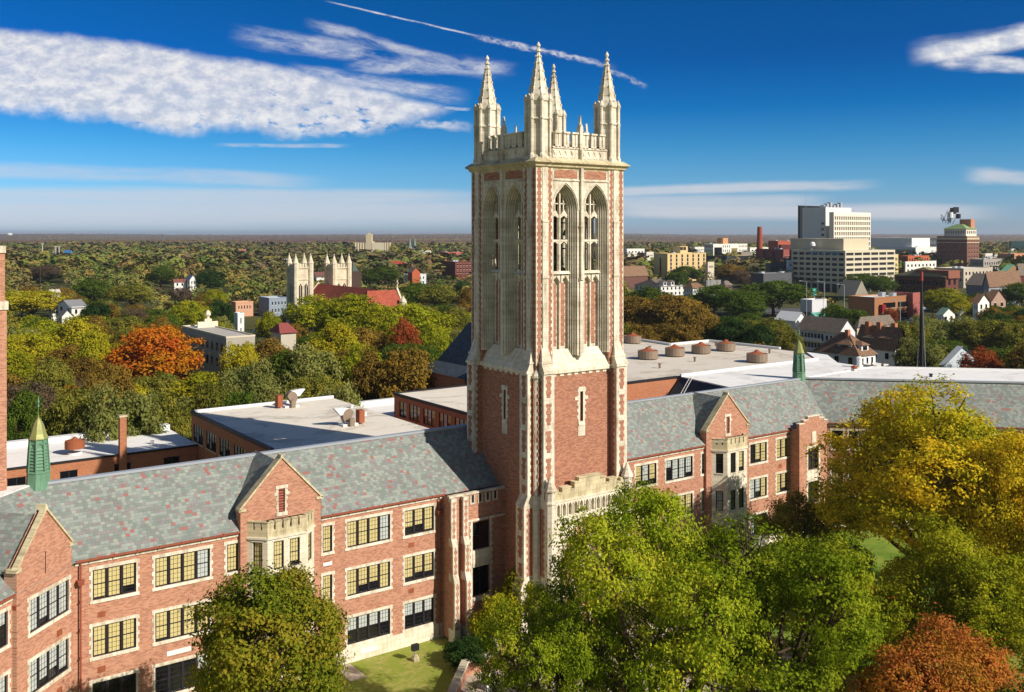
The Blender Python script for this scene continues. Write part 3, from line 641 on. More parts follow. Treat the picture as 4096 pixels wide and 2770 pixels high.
# corner piers of the belfry
for sx in (-1,1):
    for sy in (-1,1):
        b=MB(); b.wbox(CX+min(sx*3.3,sx*5.13),CX+max(sx*3.3,sx*5.13),CY+min(sy*3.3,sy*5.13),CY+max(sy*3.3,sy*5.13),23.5,41.9)
        po=b.build('belfry_pier',[BRICK_T],tw)
        s=MB()
        for F in TF:
            for sg in (-1,1):
                # which pier corner does this face/side belong to
                p_=F.p(sg*4.2,4.2,0)
                if (p_[0]-CX)*sx<=0 or (p_[1]-CY)*sy<=0: continue
                a,bb_=sorted((sg*3.86,sg*4.5)); s.box(F,a,bb_,5.1,5.27,24.6,37.0); s.box(F,a+.03,bb_-.03,5.1,5.2,37.0,41.9)
                s.box(F,a-.03,bb_+.03,5.1,5.34,32.05,32.3); s.ext(F,[(a+.1,35.2),(bb_-.1,35.2),((a+bb_)/2,35.75)],5.1,5.31); s.box(F,a-.02,bb_+.02,5.1,5.32,37.0,37.15)
                teeth(s,F,sg*4.5,sg,5.08,5.155,25,41.9,.05,.13); teeth(s,F,sg*3.86,-sg,5.08,5.15,25.15,41.9,.04,.10)
                teeth(s,F,sg*5.135,-sg,5.05,5.145,24.4,41.9,.07,.17); teeth(s,F,sg*3.28,sg,5.0,5.15,25.0,41.9,.10,.22)
        s.build('stone_quoins',[STONE],po)
# arched belfry bays
def archpts(c,h,R,off,zs,z0,n=10):
    a=math.acos(max(-1,min(1,off/R)))      # angle at the apex
    L=[(c+off-R*math.cos(k/n*a),zs+R*math.sin(k/n*a)) for k in range(n+1)]
    pts=[(c-h,z0)]+L+[(2*c-x,z) for x,z in L[::-1][1:]]+[(c+h,z0)]
    return pts
ZS=38.1; H0=1.40; RISE=2.35; R0=(H0*H0+RISE*RISE)/(2*H0); OFF=R0-H0
for fi,F in enumerate(TF):
    for c in (-1.8,1.8):
        j=MB(); prev=None
        hs_=[1.40,1.29,1.18,1.07,.96]; ts=[5.07,4.88,4.70,4.52,4.34]
        for i,(h,t_) in enumerate(zip(hs_,ts)):
            R=R0-(H0-h); P_=archpts(c,h,R,OFF,ZS,25.0)
            if prev:
                for k in range(len(P_)-1): j.quad(F.p(P_[k][0],t_,P_[k][1]),F.p(P_[k+1][0],t_,P_[k+1][1]),F.p(prev[k+1][0],t_,prev[k+1][1]),F.p(prev[k][0],t_,prev[k][1]))
            tn=ts[i+1] if i<4 else 3.95
            for k in range(len(P_)-1): j.quad(F.p(P_[k][0],t_,P_[k][1]),F.p(P_[k+1][0],t_,P_[k+1][1]),F.p(P_[k+1][0],tn,P_[k+1][1]),F.p(P_[k][0],tn,P_[k][1]))
            # roll moulding on each step
            for k in range(1,len(P_)-2): j.tube(F.p(P_[k][0],t_,P_[k][1]),F.p(P_[k+1][0],t_,P_[k+1][1]),.035,n=4)
            for e in (0,-1): j.tube(F.p(P_[e][0],t_,25.0),F.p(P_[e][0],t_,ZS),.035,n=4)
            if i==0:   # spandrel up to the panel
                zt=40.75; half=1.53
                Q=P_[1:-1]
                for k in range(len(Q)-1): j.quad(F.p(Q[k][0],t_,Q[k][1]),F.p(Q[k+1][0],t_,Q[k+1][1]),F.p(Q[k+1][0],t_,zt),F.p(Q[k][0],t_,zt))
                j.quad(F.p(c-half,t_,25),F.p(c-h,t_,25),F.p(c-h,t_,zt),F.p(c-half,t_,zt)); j.quad(F.p(c+half,t_,25),F.p(c+h,t_,25),F.p(c+h,t_,zt),F.p(c+half,t_,zt))
            prev=P_
        hp=archpts(c,1.5,R0+.1,OFF,ZS,ZS-.15)
        for k in range(1,len(hp)-2): j.tube(F.p(hp[k][0],5.1,hp[k][1]),F.p(hp[k+1][0],5.1,hp[k+1][1]),.08,n=5)
        ao=j.build('belfry_arch',[STONE],tw)
        # tracery and louvre-less lights
        q=MB(); t0,t1=4.0,4.2
        q.box(F,c-.07,c+.07,t0,4.3,25.4,40.0); q.box(F,c-.96,c+.96,t0,4.28,35.25,35.45); q.box(F,c-.98,c+.98,t0-.05,4.62,32.35,32.6,top=(0,.2))
        for x in (-.5,.5): q.box(F,c+x-.045,c+x+.045,t0,t1,37.7,39.7)
        q.box(F,c-.96,c+.96,t0,t1,37.55,37.72); q.box(F,c-.9,c+.9,t0,t1,38.65,38.75)
        for x0,x1 in ((c-.96,c-.07),(c+.07,c+.96)):
            mid=(x0+x1)/2
            for zt in (35.25,37.6):
                q.ext(F,[(x0,zt),(x0,zt-.5),(x0+.06,zt-.22),(mid,zt+.02)],t0,4.24); q.ext(F,[(x1,zt),(x1,zt-.5),(x1-.06,zt-.22),(mid,zt+.02)],t0,4.24)
            q.ext(F,[(x0,37.6),(x1,37.6),(mid,38.15)],t0,4.26)
            q.box(F,x0,x0+.09,t0,4.2,32.6,37.6); q.box(F,x1-.09,x1,t0,4.2,32.6,37.6)
            # heads over the blind brick panels
            q.ext(F,[(x0,32.3),(x0,31.55),(x0+.1,31.75),(mid,32.2),(mid,32.3)],4.0,4.42); q.ext(F,[(x1,32.3),(x1,31.55),(x1-.1,31.75),(mid,32.2),(mid,32.3)],4.0,4.42)
            q.box(F,mid-.03,mid+.03,4.1,4.34,31.95,32.3)
        q.box(F,c-.96,c+.96,3.95,4.05,25.0,32.4)
        q.build('tracery',[STONE],ao)
        for x in (-.49,.49): p=MB(); strip(p,F,c+x,.21,.27,4.05,4.075,25.8,31.55,.3,.02,int(c*10+x*10)+fi); p.build('brick_strip',[BRICK_T],ao)
    # central mullion pier, panels over the arches
    m=MB(); m.box(F,-.28,.28,4.0,5.08,24.9,41.9); m.box(F,-.13,.13,5.05,5.32,32.0,41.9); m.box(F,-.2,.2,5.05,5.36,31.8,32.05); m.box(F,-.16,.16,5.05,5.2,24.8,32); m.box(F,-.2,.2,5.05,5.34,36.6,36.75)
    m.box(F,-3.33,3.33,4.6,5.07,40.75,41.9); m.box(F,-3.3,3.3,5.05,5.16,40.72,40.84); m.build('central_pier',[STONE],tw)
    for sg in (-1,1):
        p=MB(); a,b=sorted((sg*.42,sg*3.05)); p.box(F,a,b,5.06,5.095,40.95,41.62); p.box(F,a+.35,b-.35,5.06,5.094,41.62,41.74); p.build('brick_panel',[BRICK_T],tw)
# belfry interior, floor, bells
m=MB()
for F in TF: m.wall(F,-3.9,3.9,32.3,41.6,[(-2.75,-.85,32.6,39.3),(.85,2.75,32.6,39.3)],3.93,.04)
m.wbox(CX-3.9,CX+3.9,CY-3.9,CY+3.9,32.1,32.3); m.wbox(CX-3.9,CX+3.9,CY-3.9,CY+3.9,41.2,41.5); m.build('belfry_interior',[STONEW],tw)
for i,(x,y,z,r) in enumerate(((-2.2,-2.4,33.0,.55),(-.4,-2.2,33.1,.65),(1.8,-1.9,33.0,.5),(-2.0,-2.2,35.9,.35),(1.2,-1.5,35.8,.4),(-2.3,1.2,33.2,.6))):
    b=MB(); b.lathe(CX+x,CY+y,[(r,z),(r*.78,z+r*.5),(r*.6,z+r*1.2),(r*.35,z+r*1.5),(.06,z+r*1.55)],12); b.build('bell',[PATINA],tw)
m=MB()
for x in (-2.9,-1.2,.5,2.6):
    for y in (-2.9,-.9,2.4): m.tube((CX+x,CY+y,32.3),(CX+x,CY+y,38.3),.06,n=4)
for z in (34.6,37.0):
    for y in (-2.9,-.9): m.tube((CX-2.9,CY+y,z),(CX+2.6,CY+y,z),.06,n=4)
for x in (-2.9,.5): m.tube((CX+x,CY-2.9,32.4),(CX+x+1.7,CY-2.9,34.6),.05,n=4)
m.build('bell_frame',[DARKM],tw)
# cornice
m=MB(); sqring(m,5.1,41.78,5.32,41.95); sqring(m,5.32,41.95,5.32,42.08); sqring(m,5.32,42.08,5.6,42.28); sqring(m,5.6,42.28,5.6,42.36); sqring(m,5.6,42.36,5.15,42.72)
m.wbox(CX-5.1,CX+5.1,CY-5.1,CY+5.1,41.7,42.0); m.build('cornice',[STONEW],tw)
m=MB(); m.wbox(CX-4.9,CX+4.9,CY-4.9,CY+4.9,42.3,42.9); m.build('tower_roof',[ROOFG],tw)
# parapet
for F in TF:
    m=MB(); m.box(F,-3.2,3.2,4.72,5.02,42.6,43.8)
    for i in range(9):
        x=-2.95+i*.68
        if abs(x)<.3: continue
        m.ext(F,[(x-.22,43.45),(x+.22,43.45),(x+.03,43.05),(x-.03,43.05)],5.0,5.08); m.box(F,x-.2,x+.2,5.0,5.05,42.78,42.84)
    m.box(F,-3.2,3.2,4.7,5.1,43.62,43.72)
    for sg in (-1,1):
        for k in range(3):
            a=.32+k*.98; a,b=sorted((sg*a,sg*(a+.62)))
            m.box(F,a+.1,b-.1,4.74,4.95,43.8,45.0); m.box(F,a,a+.235,4.72,5.02,43.7,45.0); m.box(F,b-.235,b,4.72,5.02,43.7,45.0); m.box(F,a-.04,b+.04,4.66,5.12,44.98,45.14); m.box(F,a,b,4.72,5.0,43.7,43.95)
    m.build('parapet',[STONE],tw)
    m=MB(); m.box(F,-.17,.17,4.75,5.2,42.3,45.6); m.box(F,-.1,.1,5.15,5.32,42.3,43.6); m.box(F,-.21,.21,4.7,5.22,45.3,45.42); m.ext(F,[(-.2,45.55),(.2,45.55),(0,45.95)],4.72,5.22); m.ext(F,[(-.12,45.8),(.12,45.8),(0,46.75)],4.86,5.08); m.build('parapet_finial',[STONE],tw)
# four pinnacle turrets
for sx in (-1,1):
    for sy in (-1,1):
        x,y=CX+sx*4.05,CY+sy*4.05; ro=math.pi/8
        b=MB(); b.lathe(x,y,[(1.32,42.4),(1.32,42.75),(1.14,42.95),(1.08,43.0),(1.08,48.0),(1.12,48.15)],8,ro)
        b.lathe(x,y,[(1.14,46.1),(1.2,46.16),(1.14,46.28)],8,ro)
        for k in range(8):
            a=ro+k*math.pi/4; px_,py_=x+1.16*math.cos(a),y+1.16*math.sin(a)
            b.lathe(px_,py_,[(.22,42.5),(.22,43.0),(.14,43.15),(.14,46.05),(.19,46.15),(.19,46.25),(.14,46.35),(.14,47.75),(.21,47.85),(.21,48.0),(.05,48.4)],6,a)
            a2=a+math.pi/8; q_=(x+1.0*math.cos(a2),y+1.0*math.sin(a2)); t_=(-math.sin(a2),math.cos(a2))
            fr_=Fr((x,y),t_,(math.cos(a2),math.sin(a2))); b.ext(fr_,[(-.42,47.75),(-.42,48.0),(0,48.4),(.42,48.0),(.42,47.75)],.9,1.1)
        po=b.build('pinnacle',[STONE],tw)
        s=MB(); s.lathe(x,y,[(.93,48.1),(.9,48.3),(.15,52.05),(.12,52.15),(.26,52.25),(.22,52.4),(.1,52.45),(.1,52.6),(.2,52.72),(.16,52.88),(.03,53.1)],8,ro)
        for lv,r in ((48.95,.80),(49.75,.63),(50.5,.47),(51.2,.33),(51.8,.22)):
            for k in range(8):
                a=ro+k*math.pi/4; cx_,cy_=x+(r+.04)*math.cos(a),y+(r+.04)*math.sin(a); s.lathe(cx_,cy_,[(.02,lv-.09),(.07,lv),(.04,lv+.07),(.01,lv+.1)],5,a)
        for k in range(8):
            a=ro+k*math.pi/4; s.tube((x+.92*math.cos(a),y+.92*math.sin(a),48.2),(x+.15*math.cos(a),y+.15*math.sin(a),52.05),.045,.02,n=4)
        s.build('spire',[STONE],po)
# buttresses
for fi,F in enumerate(TF):
    for sg in (-1,1):
        c=sg*4.25; hw=.6
        b=MB(); b.box(F,c-hw,c+hw,HB-.3,5.85,12.9,23.75); b.box(F,c-hw,c+hw,HB-.3,6.25,5.6,12.2); b.box(F,c-hw-.05,c+hw+.05,HB-.3,6.6,-.3,5.0)
        b.box(F,c-hw-.03,c+hw+.03,HB-.3,6.3,12.1,13.0,top=(0.03,.45)); b.box(F,c-hw-.06,c+hw+.06,HB-.3,6.65,4.9,5.8,top=(.05,.4))
        b.box(F,c-hw-.05,c+hw+.05,HB-.3,5.98,23.7,23.95); b.box(F,c-hw-.02,c+hw+.02,HB-.3,5.9,23.95,24.6,top=(.02,.33)); b.box(F,c-hw-.06,c+hw+.06,HB-.3,5.66,24.55,24.7); b.box(F,c-hw+.04,c+hw-.04,HB-.3,5.58,24.7,25.9,top=(.2,.33))
        bo=b.build('buttress',[STONE],tw)
        p=MB()
        for t_,lo_,hi_ in ((5.85,13.15,23.5),(6.25,6.0,11.9)):
            z=hi_
            while z>lo_+.6:
                z2=max(lo_,z-1.9); strip(p,F,c+.04*sg,.20,.31,t_-.01,t_+.012,z2,z,.32,.03,int(z*7)+fi); z=z2-.5
            for s_ in (-1,1):
                e=c+s_*hw; zz=lo_;k=0
                while zz<hi_:
                    wd=(.28,.42)[k%2]; a,b2=sorted((e-s_*.01,e+s_*.012)); p.box(F,a,b2,HB,t_-wd,zz,min(zz+.32,hi_)); zz+=.32;k+=1
        p.build('brick_inlay',[BRICK_T],bo)
for sx in (-1,1):
    for sy in (-1,1):
        x,y=CX+sx*5.02,CY+sy*5.02; m=MB(); m.lathe(x,y,[(.36,.2),(.36,12.3),(.3,12.6),(.3,23.2),(.44,23.35),(.44,23.5),(.05,24.15)],8,math.pi/8)
        m.build('corner_shaft',[STONE],tw)
        m=MB()
        for F in TF:
            for sg in (-1,1):
                p_=F.p(sg*4.2,4.2,0)
                if (p_[0]-CX)*sx<=0 or (p_[1]-CY)*sy<=0: continue
                strip(m,F,sg*5.02,.05,.10,5.25,5.39,13,23,.32,.02,3)
        m.build('brick_inlay',[BRICK_T],tw)

# ------------------------------------------------------------------ entrance porch
pc=thing('entrance_porch','cream limestone porch with stepped battlements and a great pointed arch at the tower foot','porch',(CX,66.5,.2))
class PorchFr(Fr):
    def p(s,a,t,z): return Fr.p(s,a*.865,t,36-(36-z)*1.018)
PO=PorchFr((CX,66.7),(1,0),(0,-1))
m=MB(); AH=4.1; AZ=6.6; AR=4.5; Rr=(AH*AH+AR*AR)/(2*AH); Pp=archpts(0,AH,Rr,Rr-AH,AZ,.2,12)
Q=Pp[1:-1]
for k in range(len(Q)-1): m.quad(PO.p(Q[k][0],0,Q[k][1]),PO.p(Q[k+1][0],0,Q[k+1][1]),PO.p(Q[k+1][0],0,11.45),PO.p(Q[k][0],0,11.45))
for s_ in (-1,1): a,b=sorted((s_*AH,s_*4.9)); m.quad(PO.p(a,0,.2),PO.p(b,0,.2),PO.p(b,0,11.45),PO.p(a,0,11.45))
prev=Pp; tt=0
for i,h in enumerate((3.95,3.8,3.65)):
    R=Rr-(AH-h); P2=archpts(0,h,R,Rr-AH,AZ,.2,12); t2=tt-.4
    for k in range(len(P2)-1):
        m.quad(PO.p(prev[k][0],tt,prev[k][1]),PO.p(prev[k+1][0],tt,prev[k+1][1]),PO.p(prev[k+1][0],t2,prev[k+1][1]),PO.p(prev[k][0],t2,prev[k][1]))
        m.quad(PO.p(prev[k][0],t2,prev[k][1]),PO.p(prev[k+1][0],t2,prev[k+1][1]),PO.p(P2[k+1][0],t2,P2[k+1][1]),PO.p(P2[k][0],t2,P2[k][1]))
    prev=P2; tt=t2
m.box(PO,-4.9,-4.6,-1.7,0,.2,12.9); m.box(PO,4.6,4.9,-1.7,0,.2,12.9); m.box(PO,-4.9,4.9,-1.7,-.3,12.6,12.95)
m.box(PO,-4.9,4.9,-.1,.1,11.4,11.56); m.box(PO,-4.9,4.9,-.1,.1,12.9,13.05)
m.box(PO,-.1+-3.9,-3.2,0,.08,9.6,10.9); m.box(PO,3.2,4.0,0,.08,9.6,10.9)
hp=archpts(0,4.2,Rr+.1,Rr-AH,AZ,AZ,12)
for k in range(1,len(hp)-2): m.tube(PO.p(hp[k][0],.02,hp[k][1]),PO.p(hp[k+1][0],.02,hp[k+1][1]),.09,n=5)
m.build('arch_wall',[STONE2],pc)
g=MB(); nh=[(-4.45+i*.757,-4.45+i*.757+.45,11.62,12.75) for i in range(12)]
g.wall(PO,-4.9,4.9,11.56,12.9,nh,0.02,.3)
g.quad(PO.p(-4.9,-.27,11.5),PO.p(4.9,-.27,11.5),PO.p(4.9,-.27,12.9),PO.p(-4.9,-.27,12.9))
for h in nh:
    mid=(h[0]+h[1])/2; g.ext(PO,[(h[0],12.75),(h[0],12.45),(mid,12.75)],-.2,.04); g.ext(PO,[(h[1],12.75),(h[1],12.45),(mid,12.75)],-.2,.04); g.ext(PO,[(h[0]-.06,12.55),(h[1]+.06,12.55),(mid,12.88)],.02,.07) if 0 else None
    g.box(PO,h[0]-.16,h[0]-.08,.02,.1,11.6,12.7)
g.build('niche_gallery',[STONE2],pc)
s=MB(); prof=[(-4.7,13.05),(4.7,13.05),(4.7,13.95),(4.2,13.95),(4.2,13.6),(3.7,13.6),(3.7,14.0),(2.6,14.0),(2.6,13.75),(2.1,13.75),(2.1,14.3),(1.5,14.3),(1.5,14.62),(-1.5,14.62),(-1.5,14.3),(-2.1,14.3),(-2.1,13.75),(-2.6,13.75),(-2.6,14.0),(-3.7,14.0),(-3.7,13.6),(-4.2,13.6),(-4.2,13.95),(-4.7,13.95)]
s.ext(PO,prof,-.55,0)
for a,b,z in ((3.65,4.75,0),(-4.2,-3.7,13.6),(-3.75,-2.55,14.0),(-2.6,-2.1,13.75),(-2.15,-1.45,14.3),(-1.55,1.55,14.62),(1.45,2.15,14.3),(2.1,2.6,13.75),(2.55,3.75,14.0),(3.7,4.2,13.6)):
    if z: s.box(PO,a,b,-.6,.07,z,z+.1)
s.build('stepped_parapet',[STONEW],pc)
for sg in (-1,1):
    t_=MB(); x,y=CX+sg*4.5,66.75; t_.lathe(x,y,[(.7,.2),(.7,5.2),(.55,5.5),(.5,5.7),(.5,12.4),(.58,12.5),(.58,12.6),(.46,12.75),(.46,13.5),(.58,13.6),(.58,13.72),(.3,14.25),(.32,14.3),(.05,14.85)],8,math.pi/8); t_.build('corner_turret',[STONE],pc)
f=MB(); f.quad(PO.p(-3.9,-1.5,.2),PO.p(3.9,-1.5,.2),PO.p(3.9,-1.5,11.3),PO.p(-3.9,-1.5,11.3)); wo_=f.build('arch_window',[GLASS],pc)
f=MB()
for x in (-2.44,-1.22,0,1.22,2.44): f.box(PO,x-.1,x+.1,-1.5,-1.2,.2,10.9)
for i in range(6):
    x0=-3.66+i*1.22; mid=x0+.61; zt=8.2
    f.tube(PO.p(x0,-1.35,7.6),PO.p(mid,-1.35,8.7),.08,n=4); f.tube(PO.p(x0+1.22,-1.35,7.6),PO.p(mid,-1.35,8.7),.08,n=4); f.tube(PO.p(mid,-1.35,8.7),PO.p(mid,-1.35,10.8),.06,n=4)
f.box(PO,-3.8,3.8,-1.5,-1.2,4.3,4.7)
for z in np.arange(5.1,8.6,.55): f.box(PO,-3.7,3.7,-1.5,-1.42,z,z+.04)
f.build('tracery',[STONE],wo_)

# ================================================================== CUPOLAS, CHIMNEYS, ROOF PLANT
def cupola(x,y,z0,label):
    t=thing('cupola',label,'cupola',(x,y,z0),'green copper cupolas on the roof ridges'); R8=lambda L: [(r*.86,z) for r,z in L]
    ro=math.pi/8
    b=MB(); b.lathe(x,y,R8([(1.12,16.0),(1.0,17.2),(.94,18.2),(1.0,18.25),(.97,18.35),(.92,18.38)]),8,ro); b.build('skirt',[PATINA],t)
    b=MB(); b.lathe(x,y,R8([(.80,18.38),(.64,20.4),(.72,20.45),(.72,20.75)]),8,ro)
    for k in range(8):
        a=ro+k*math.pi/4; b.tube((x+.79*math.cos(a),y+.79*math.sin(a),18.38),(x+.635*math.cos(a),y+.635*math.sin(a),20.7),.055,.05,n=5)
        a2=a+math.pi/8; F=Fr((x,y),(-math.sin(a2),math.cos(a2)),(math.cos(a2),math.sin(a2)))
        for i in range(7):
            z=18.5+i*.235; r=.74-.155*(z-18.4)/2.3; hw=r*.39
            b.quad(F.p(-hw,r*.80,z+.2),F.p(hw,r*.80,z+.2),F.p(hw,r*.97,z),F.p(-hw,r*.97,z))
        b.ext(F,[(-.27,20.45),(-.27,20.15),(-.15,20.33),(0,20.4),(.15,20.33),(.27,20.15),(.27,20.45)],.45,.6)
    b.build('louvred_lantern',[PATINA],t)
    b=MB(); b.lathe(x,y,R8([(.84,20.72),(.82,20.8),(.66,21.1),(.55,21.45),(.4,21.85),(.2,22.15),(.06,22.3),(.05,22.5)]),8,ro); b.build('dome',[PATINA_T],t)
    b=MB(); b.lathe(x,y,[(.02,22.4),(.02,23.0),(.09,23.1),(.09,23.2),(.03,23.25),(.09,23.45),(.01,23.9)],6); b.build('finial',[PATINA],t)
cupola(13.76,79.5,17.2,'green copper cupola on the left ridge beside the brick chimney stack')
cupola(102.6,79.6,17.3,'green copper cupola on the right ridge in front of the white roof')
ch=thing('chimney_stack','tall tapering brick chimney cut by the left edge','chimney',(7.8,82,.2))
b=MB(); b.wbox(5.2,10.9+.6,78.5,84,.2,30.5); b.wbox(5.3,11.4,78.6,83.9,31.1,34.6); b.build('brick_stack',[BRICK],ch)
b=MB(); b.wbox(5.1,11.6,78.4,84.1,30.5,31.1); b.wbox(5.25,11.45,78.5,84,34.6,35.1); b.build('stone_band',[STONE],ch)

def flatbuilding(name,label,x0,x1,y0,y1,zt,wallmat,roofmat,lip=.25,lipmat=None,cat='building',group=None,z0=0.0):
    t=thing(name,label,cat,((x0+x1)/2,(y0+y1)/2,z0),group)
    m=MB(); m.wbox(x0,x1,y0,y1,z0,zt-.02); m.build('wall',[wallmat],t)
    m=MB(); m.wbox(x0+.02,x1-.02,y0+.02,y1-.02,zt-.02,zt+.03); m.build('roof',[roofmat],t)
    if lip:
        m=MB(); 
        for a in ((x0-.06,x1+.06,y0-.06,y0+.25),(x0-.06,x1+.06,y1-.25,y1+.06),(x0-.06,x0+.25,y0+.25,y1-.25),(x1-.25,x1+.06,y0+.25,y1-.25)): m.wbox(*a,zt-.12,zt+lip)
        m.build('roof_edge',[lipmat or DARKM],t)
    return t
WEST=lambda X: Fr((X,0),(0,-1),(-1,0))
A=thing('classroom_block','flat roofed brick classroom block with a white stained roof behind the left slate roof','building',(50,113,0),'flat roofed brick blocks behind the wings')
wins=[(-126.35+i*4.93,-126.35+i*4.93+3.7) for i in range(5)]
F=WEST(40.2)
m=MB(); m.wall(F,-127.2,-100,0,12.6,[(a,b,9.17,11.35) for a,b in wins]+[(a,b,5.2,7.3) for a,b in wins],0,.25); m.wbox(59.9,60.0,100,127.2,0,12.6); m.wbox(40.2,60,99.9,100.0,0,12.6); m.wbox(40.2,60,127.1,127.2,0,12.6); m.build('wall',[BRICK_D],A)
for a,b in wins:
    for z0,z1 in ((9.17,11.35),(5.2,7.3)): window(F,a,b,z0,z1,4,'cwHh',A,0,False,(2,2))
m=MB()
for a,b in wins: m.box(F,a-.1,b+.1,0,.1,9.0,9.16)
m.build('window_sill',[STONEW],A)
m=MB(); m.wbox(40.25,59.95,100,127.1,12.6,12.72); m.build('roof',[ROOFW],A)
m=MB(); m.wbox(40.1,40.4,99.9,127.3,12.5,12.95); m.wbox(40.4,60.1,127.0,127.3,12.5,13.0); m.build('roof_edge',[DARKM],A)
m=MB(); m.wbox(40.45,60.1,126.6,126.98,12.7,13.05); m.build('parapet',[WHITEM],A)
Bk=thing('classroom_block','flat roofed brick classroom block half hidden behind the tower','building',(77,114,0),'flat roofed brick blocks behind the wings')
F=WEST(68.8); wins=[(-123.31,-121.3),(-120.48,-117.5),(-116.55,-113.5),(-112.4,-109.4),(-108.4,-105.4)]
m=MB(); m.wall(F,-124.8,-100,0,12.6,[(a,b,9.65,11.85) for a,b in wins],0,.25); m.wbox(68.8,85,124.7,124.8,0,12.6); m.wbox(68.8,85,99.9,100,0,12.6); m.build('wall',[BRICK_D],Bk)
for a,b in wins: window(F,a,b,9.65,11.85,3 if b-a>2.5 else 2,'HcH',Bk,0,False,(2,2))
m=MB(); m.wbox(68.8,84.8,100,124.7,12.6,12.72); m.build('roof',[ROOFW],Bk)
m=MB(); m.wbox(68.7,68.95,99.9,124.9,12.5,12.88); m.wbox(68.95,84.8,124.5,124.9,12.5,12.88); m.build('roof_edge',[DARKM],Bk)
R_=flatbuilding('rear_block','long low brick rear block with a bright white roof','building' and 17.0,40.15,124.5,137.5,9.0,BRICK_D,ROOFB,.0,group='flat roofed brick blocks behind the wings')
m=MB(); m.wbox(17,40.1,136.2,137.5,9.0,9.7); m.build('parapet',[WHITEM],R_)
m=MB(); m.wbox(16.9,40.2,124.35,124.6,8.85,9.06); m.build('roof_edge',[DARKM],R_)
RFm=Fr((0,124.5),(1,0),(0,-1))
for a in (18.3,23.9,30.0,35.9): 
    f=MB(); f.box(RFm,a,a+1.9,.0,.03,7.0,7.8); f.cur=1; f.box(RFm,a-.05,a+1.95,.0,.06,6.93,7.0); f.box(RFm,a-.05,a+1.95,0,.06,7.8,7.87); f.box(RFm,a+.9,a+1.0,.03,.05,7,7.8); f.build('window',[GLASS,FRAME],R_)
R2=flatbuilding('rear_block','low white roofed link between the two classroom blocks',60.1,78,125,137.2,9.0,BRICK_D,ROOFB,.0,group='flat roofed brick blocks behind the wings')
m=MB(); m.wbox(60.1,78,136.3,137.3,9.0,9.8); m.build('parapet',[WHITEM],R2)
c2=thing('chimney_stack','slim square brick chimney rising through the low rear white roof','chimney',(30.9,124.2,0))
m=MB(); m.wbox(30.5,31.3,123.9,124.7,0,13.6); m.build('brick_stack',[BRICK_D],c2); m=MB(); m.wbox(30.42,31.38,123.82,124.78,13.6,13.85); m.build('stone_cap',[STONEW],c2)
pj=thing('penthouse','small brick roof penthouse with white capping at the left edge','penthouse',(17,131,9))
m=MB(); m.wbox(12,18.2,128,133,0,13.2); m.build('wall',[BRICK_D],pj); m=MB(); m.wbox(11.9,18.35,127.9,133.1,13.2,13.55); m.build('capping',[COPING],pj); m=MB(); m.tube((17.5,127.9,13.2),(17.5,127.9,9),.07); m.build('drain_pipe',[DARKM],pj)
# auditorium
au=thing('auditorium','big brick auditorium with a stained gravel roof right of the tower','auditorium',(103,103,0))
AP=[(80,90.2),(91.4,90.2),(91.7,89.9),(120,89.9),(126,97),(126,101.4),(125.1,115.8),(115.8,115.7),(117,128.5),(86,128.5),(86,112),(80,112)]
m=MB(); m.prism(AP,0,17.3); m.build('wall',[BRICK_D],au)
m=MB(); m.prism(AP,17.3,17.42); m.build('roof',[ROOFG],au)
m=MB(); 
for p_,q_ in zip(AP,AP[1:]+AP[:1]): edge(m,p_,q_,17.2,17.5,.2)
m.build('roof_edge',[DARKM],au)
m=MB(); edge(m,(126,101.4),(125.1,115.8),17.45,17.8); edge(m,(125.1,115.8),(115.8,115.7),17.45,17.8); edge(m,(115.8,115.7),(117,128.5),17.45,17.8); build_each(m,'parapet',[WHITEM],au)
for a in (84.0,86.4):
    l=MB(); l.wbox(a,a+1.7,90.12,90.19,14.2,15.1); l.cur=1
    for k in range(4): l.wbox(a+.05,a+1.65,90.04,90.13,14.27+k*.22,14.38+k*.22)
    l.build('louvre',[DARKM,COPPER],au)
def turbine(x,y,z,r,h,label,group,mt=GALV,curb=None):
    t=thing('roof_ventilator',label,'roof vent',(x,y,z),group)
    m=MB(); m.lathe(x,y,[(r*.7,z),(r*.7,z+h*.22)],12); m.build('curb',[DARKM if curb is None else curb],t)
    m=MB(); zz=z+h*.12 if curb is None else z+h*.75
    m.lathe(x,y,[(r,zz),(r,zz+h),(r*.94,zz+h),(r*.94,zz+h*.55)],20,cap=False); m.lathe(x,y,[(r,zz),(r*.6,zz-.02)],20); m.build('drum',[mt],t)
    m=MB(); m.lathe(x,y,[(r*.93,zz+h*.55),(r*.86,zz+h*.95),(r*.3,zz+h*1.22),(r*.18,zz+h*1.4),(.03,zz+h*1.5)],16); m.build('cone_cap',[RUST],t)
    for k in range(4): pass
    return t
G_='drum ventilators on the auditorium roof'
for (x,y),l in zip([(113,121.9),(100.5,105.1),(106.2,105.2),(111.9,105.2),(117.5,105.2),(110.8,93.3)],
    ['rusty drum ventilator alone at the far back of the gravel roof beside the tower','rusty drum ventilator nearest the tower in the row of four','galvanised drum ventilator second from the tower in the row','grey drum ventilator third from the tower in the row','drum ventilator farthest right in the row of four','large rusty drum ventilator standing alone in front of the row']):
    turbine(x,y,17.42,1.5,1.15,l,G_)
turbine(26.2,127.9,9.03,1.15,.95,'rusty turbine ventilator on the low white roof at left','ventilators on the white roofs',RUST,WHITEM)
turbine(114.6,79.8,17.44,.42,.35,'small rusty ventilator on the bright white roof right of the cupola','ventilators on the white roofs',RUST,WHITEM)
t=thing('roof_ventilator','white ribbed vent pipe at the back edge of the right white roof','roof vent',(118.2,81.5,17.44),'ventilators on the white roofs')
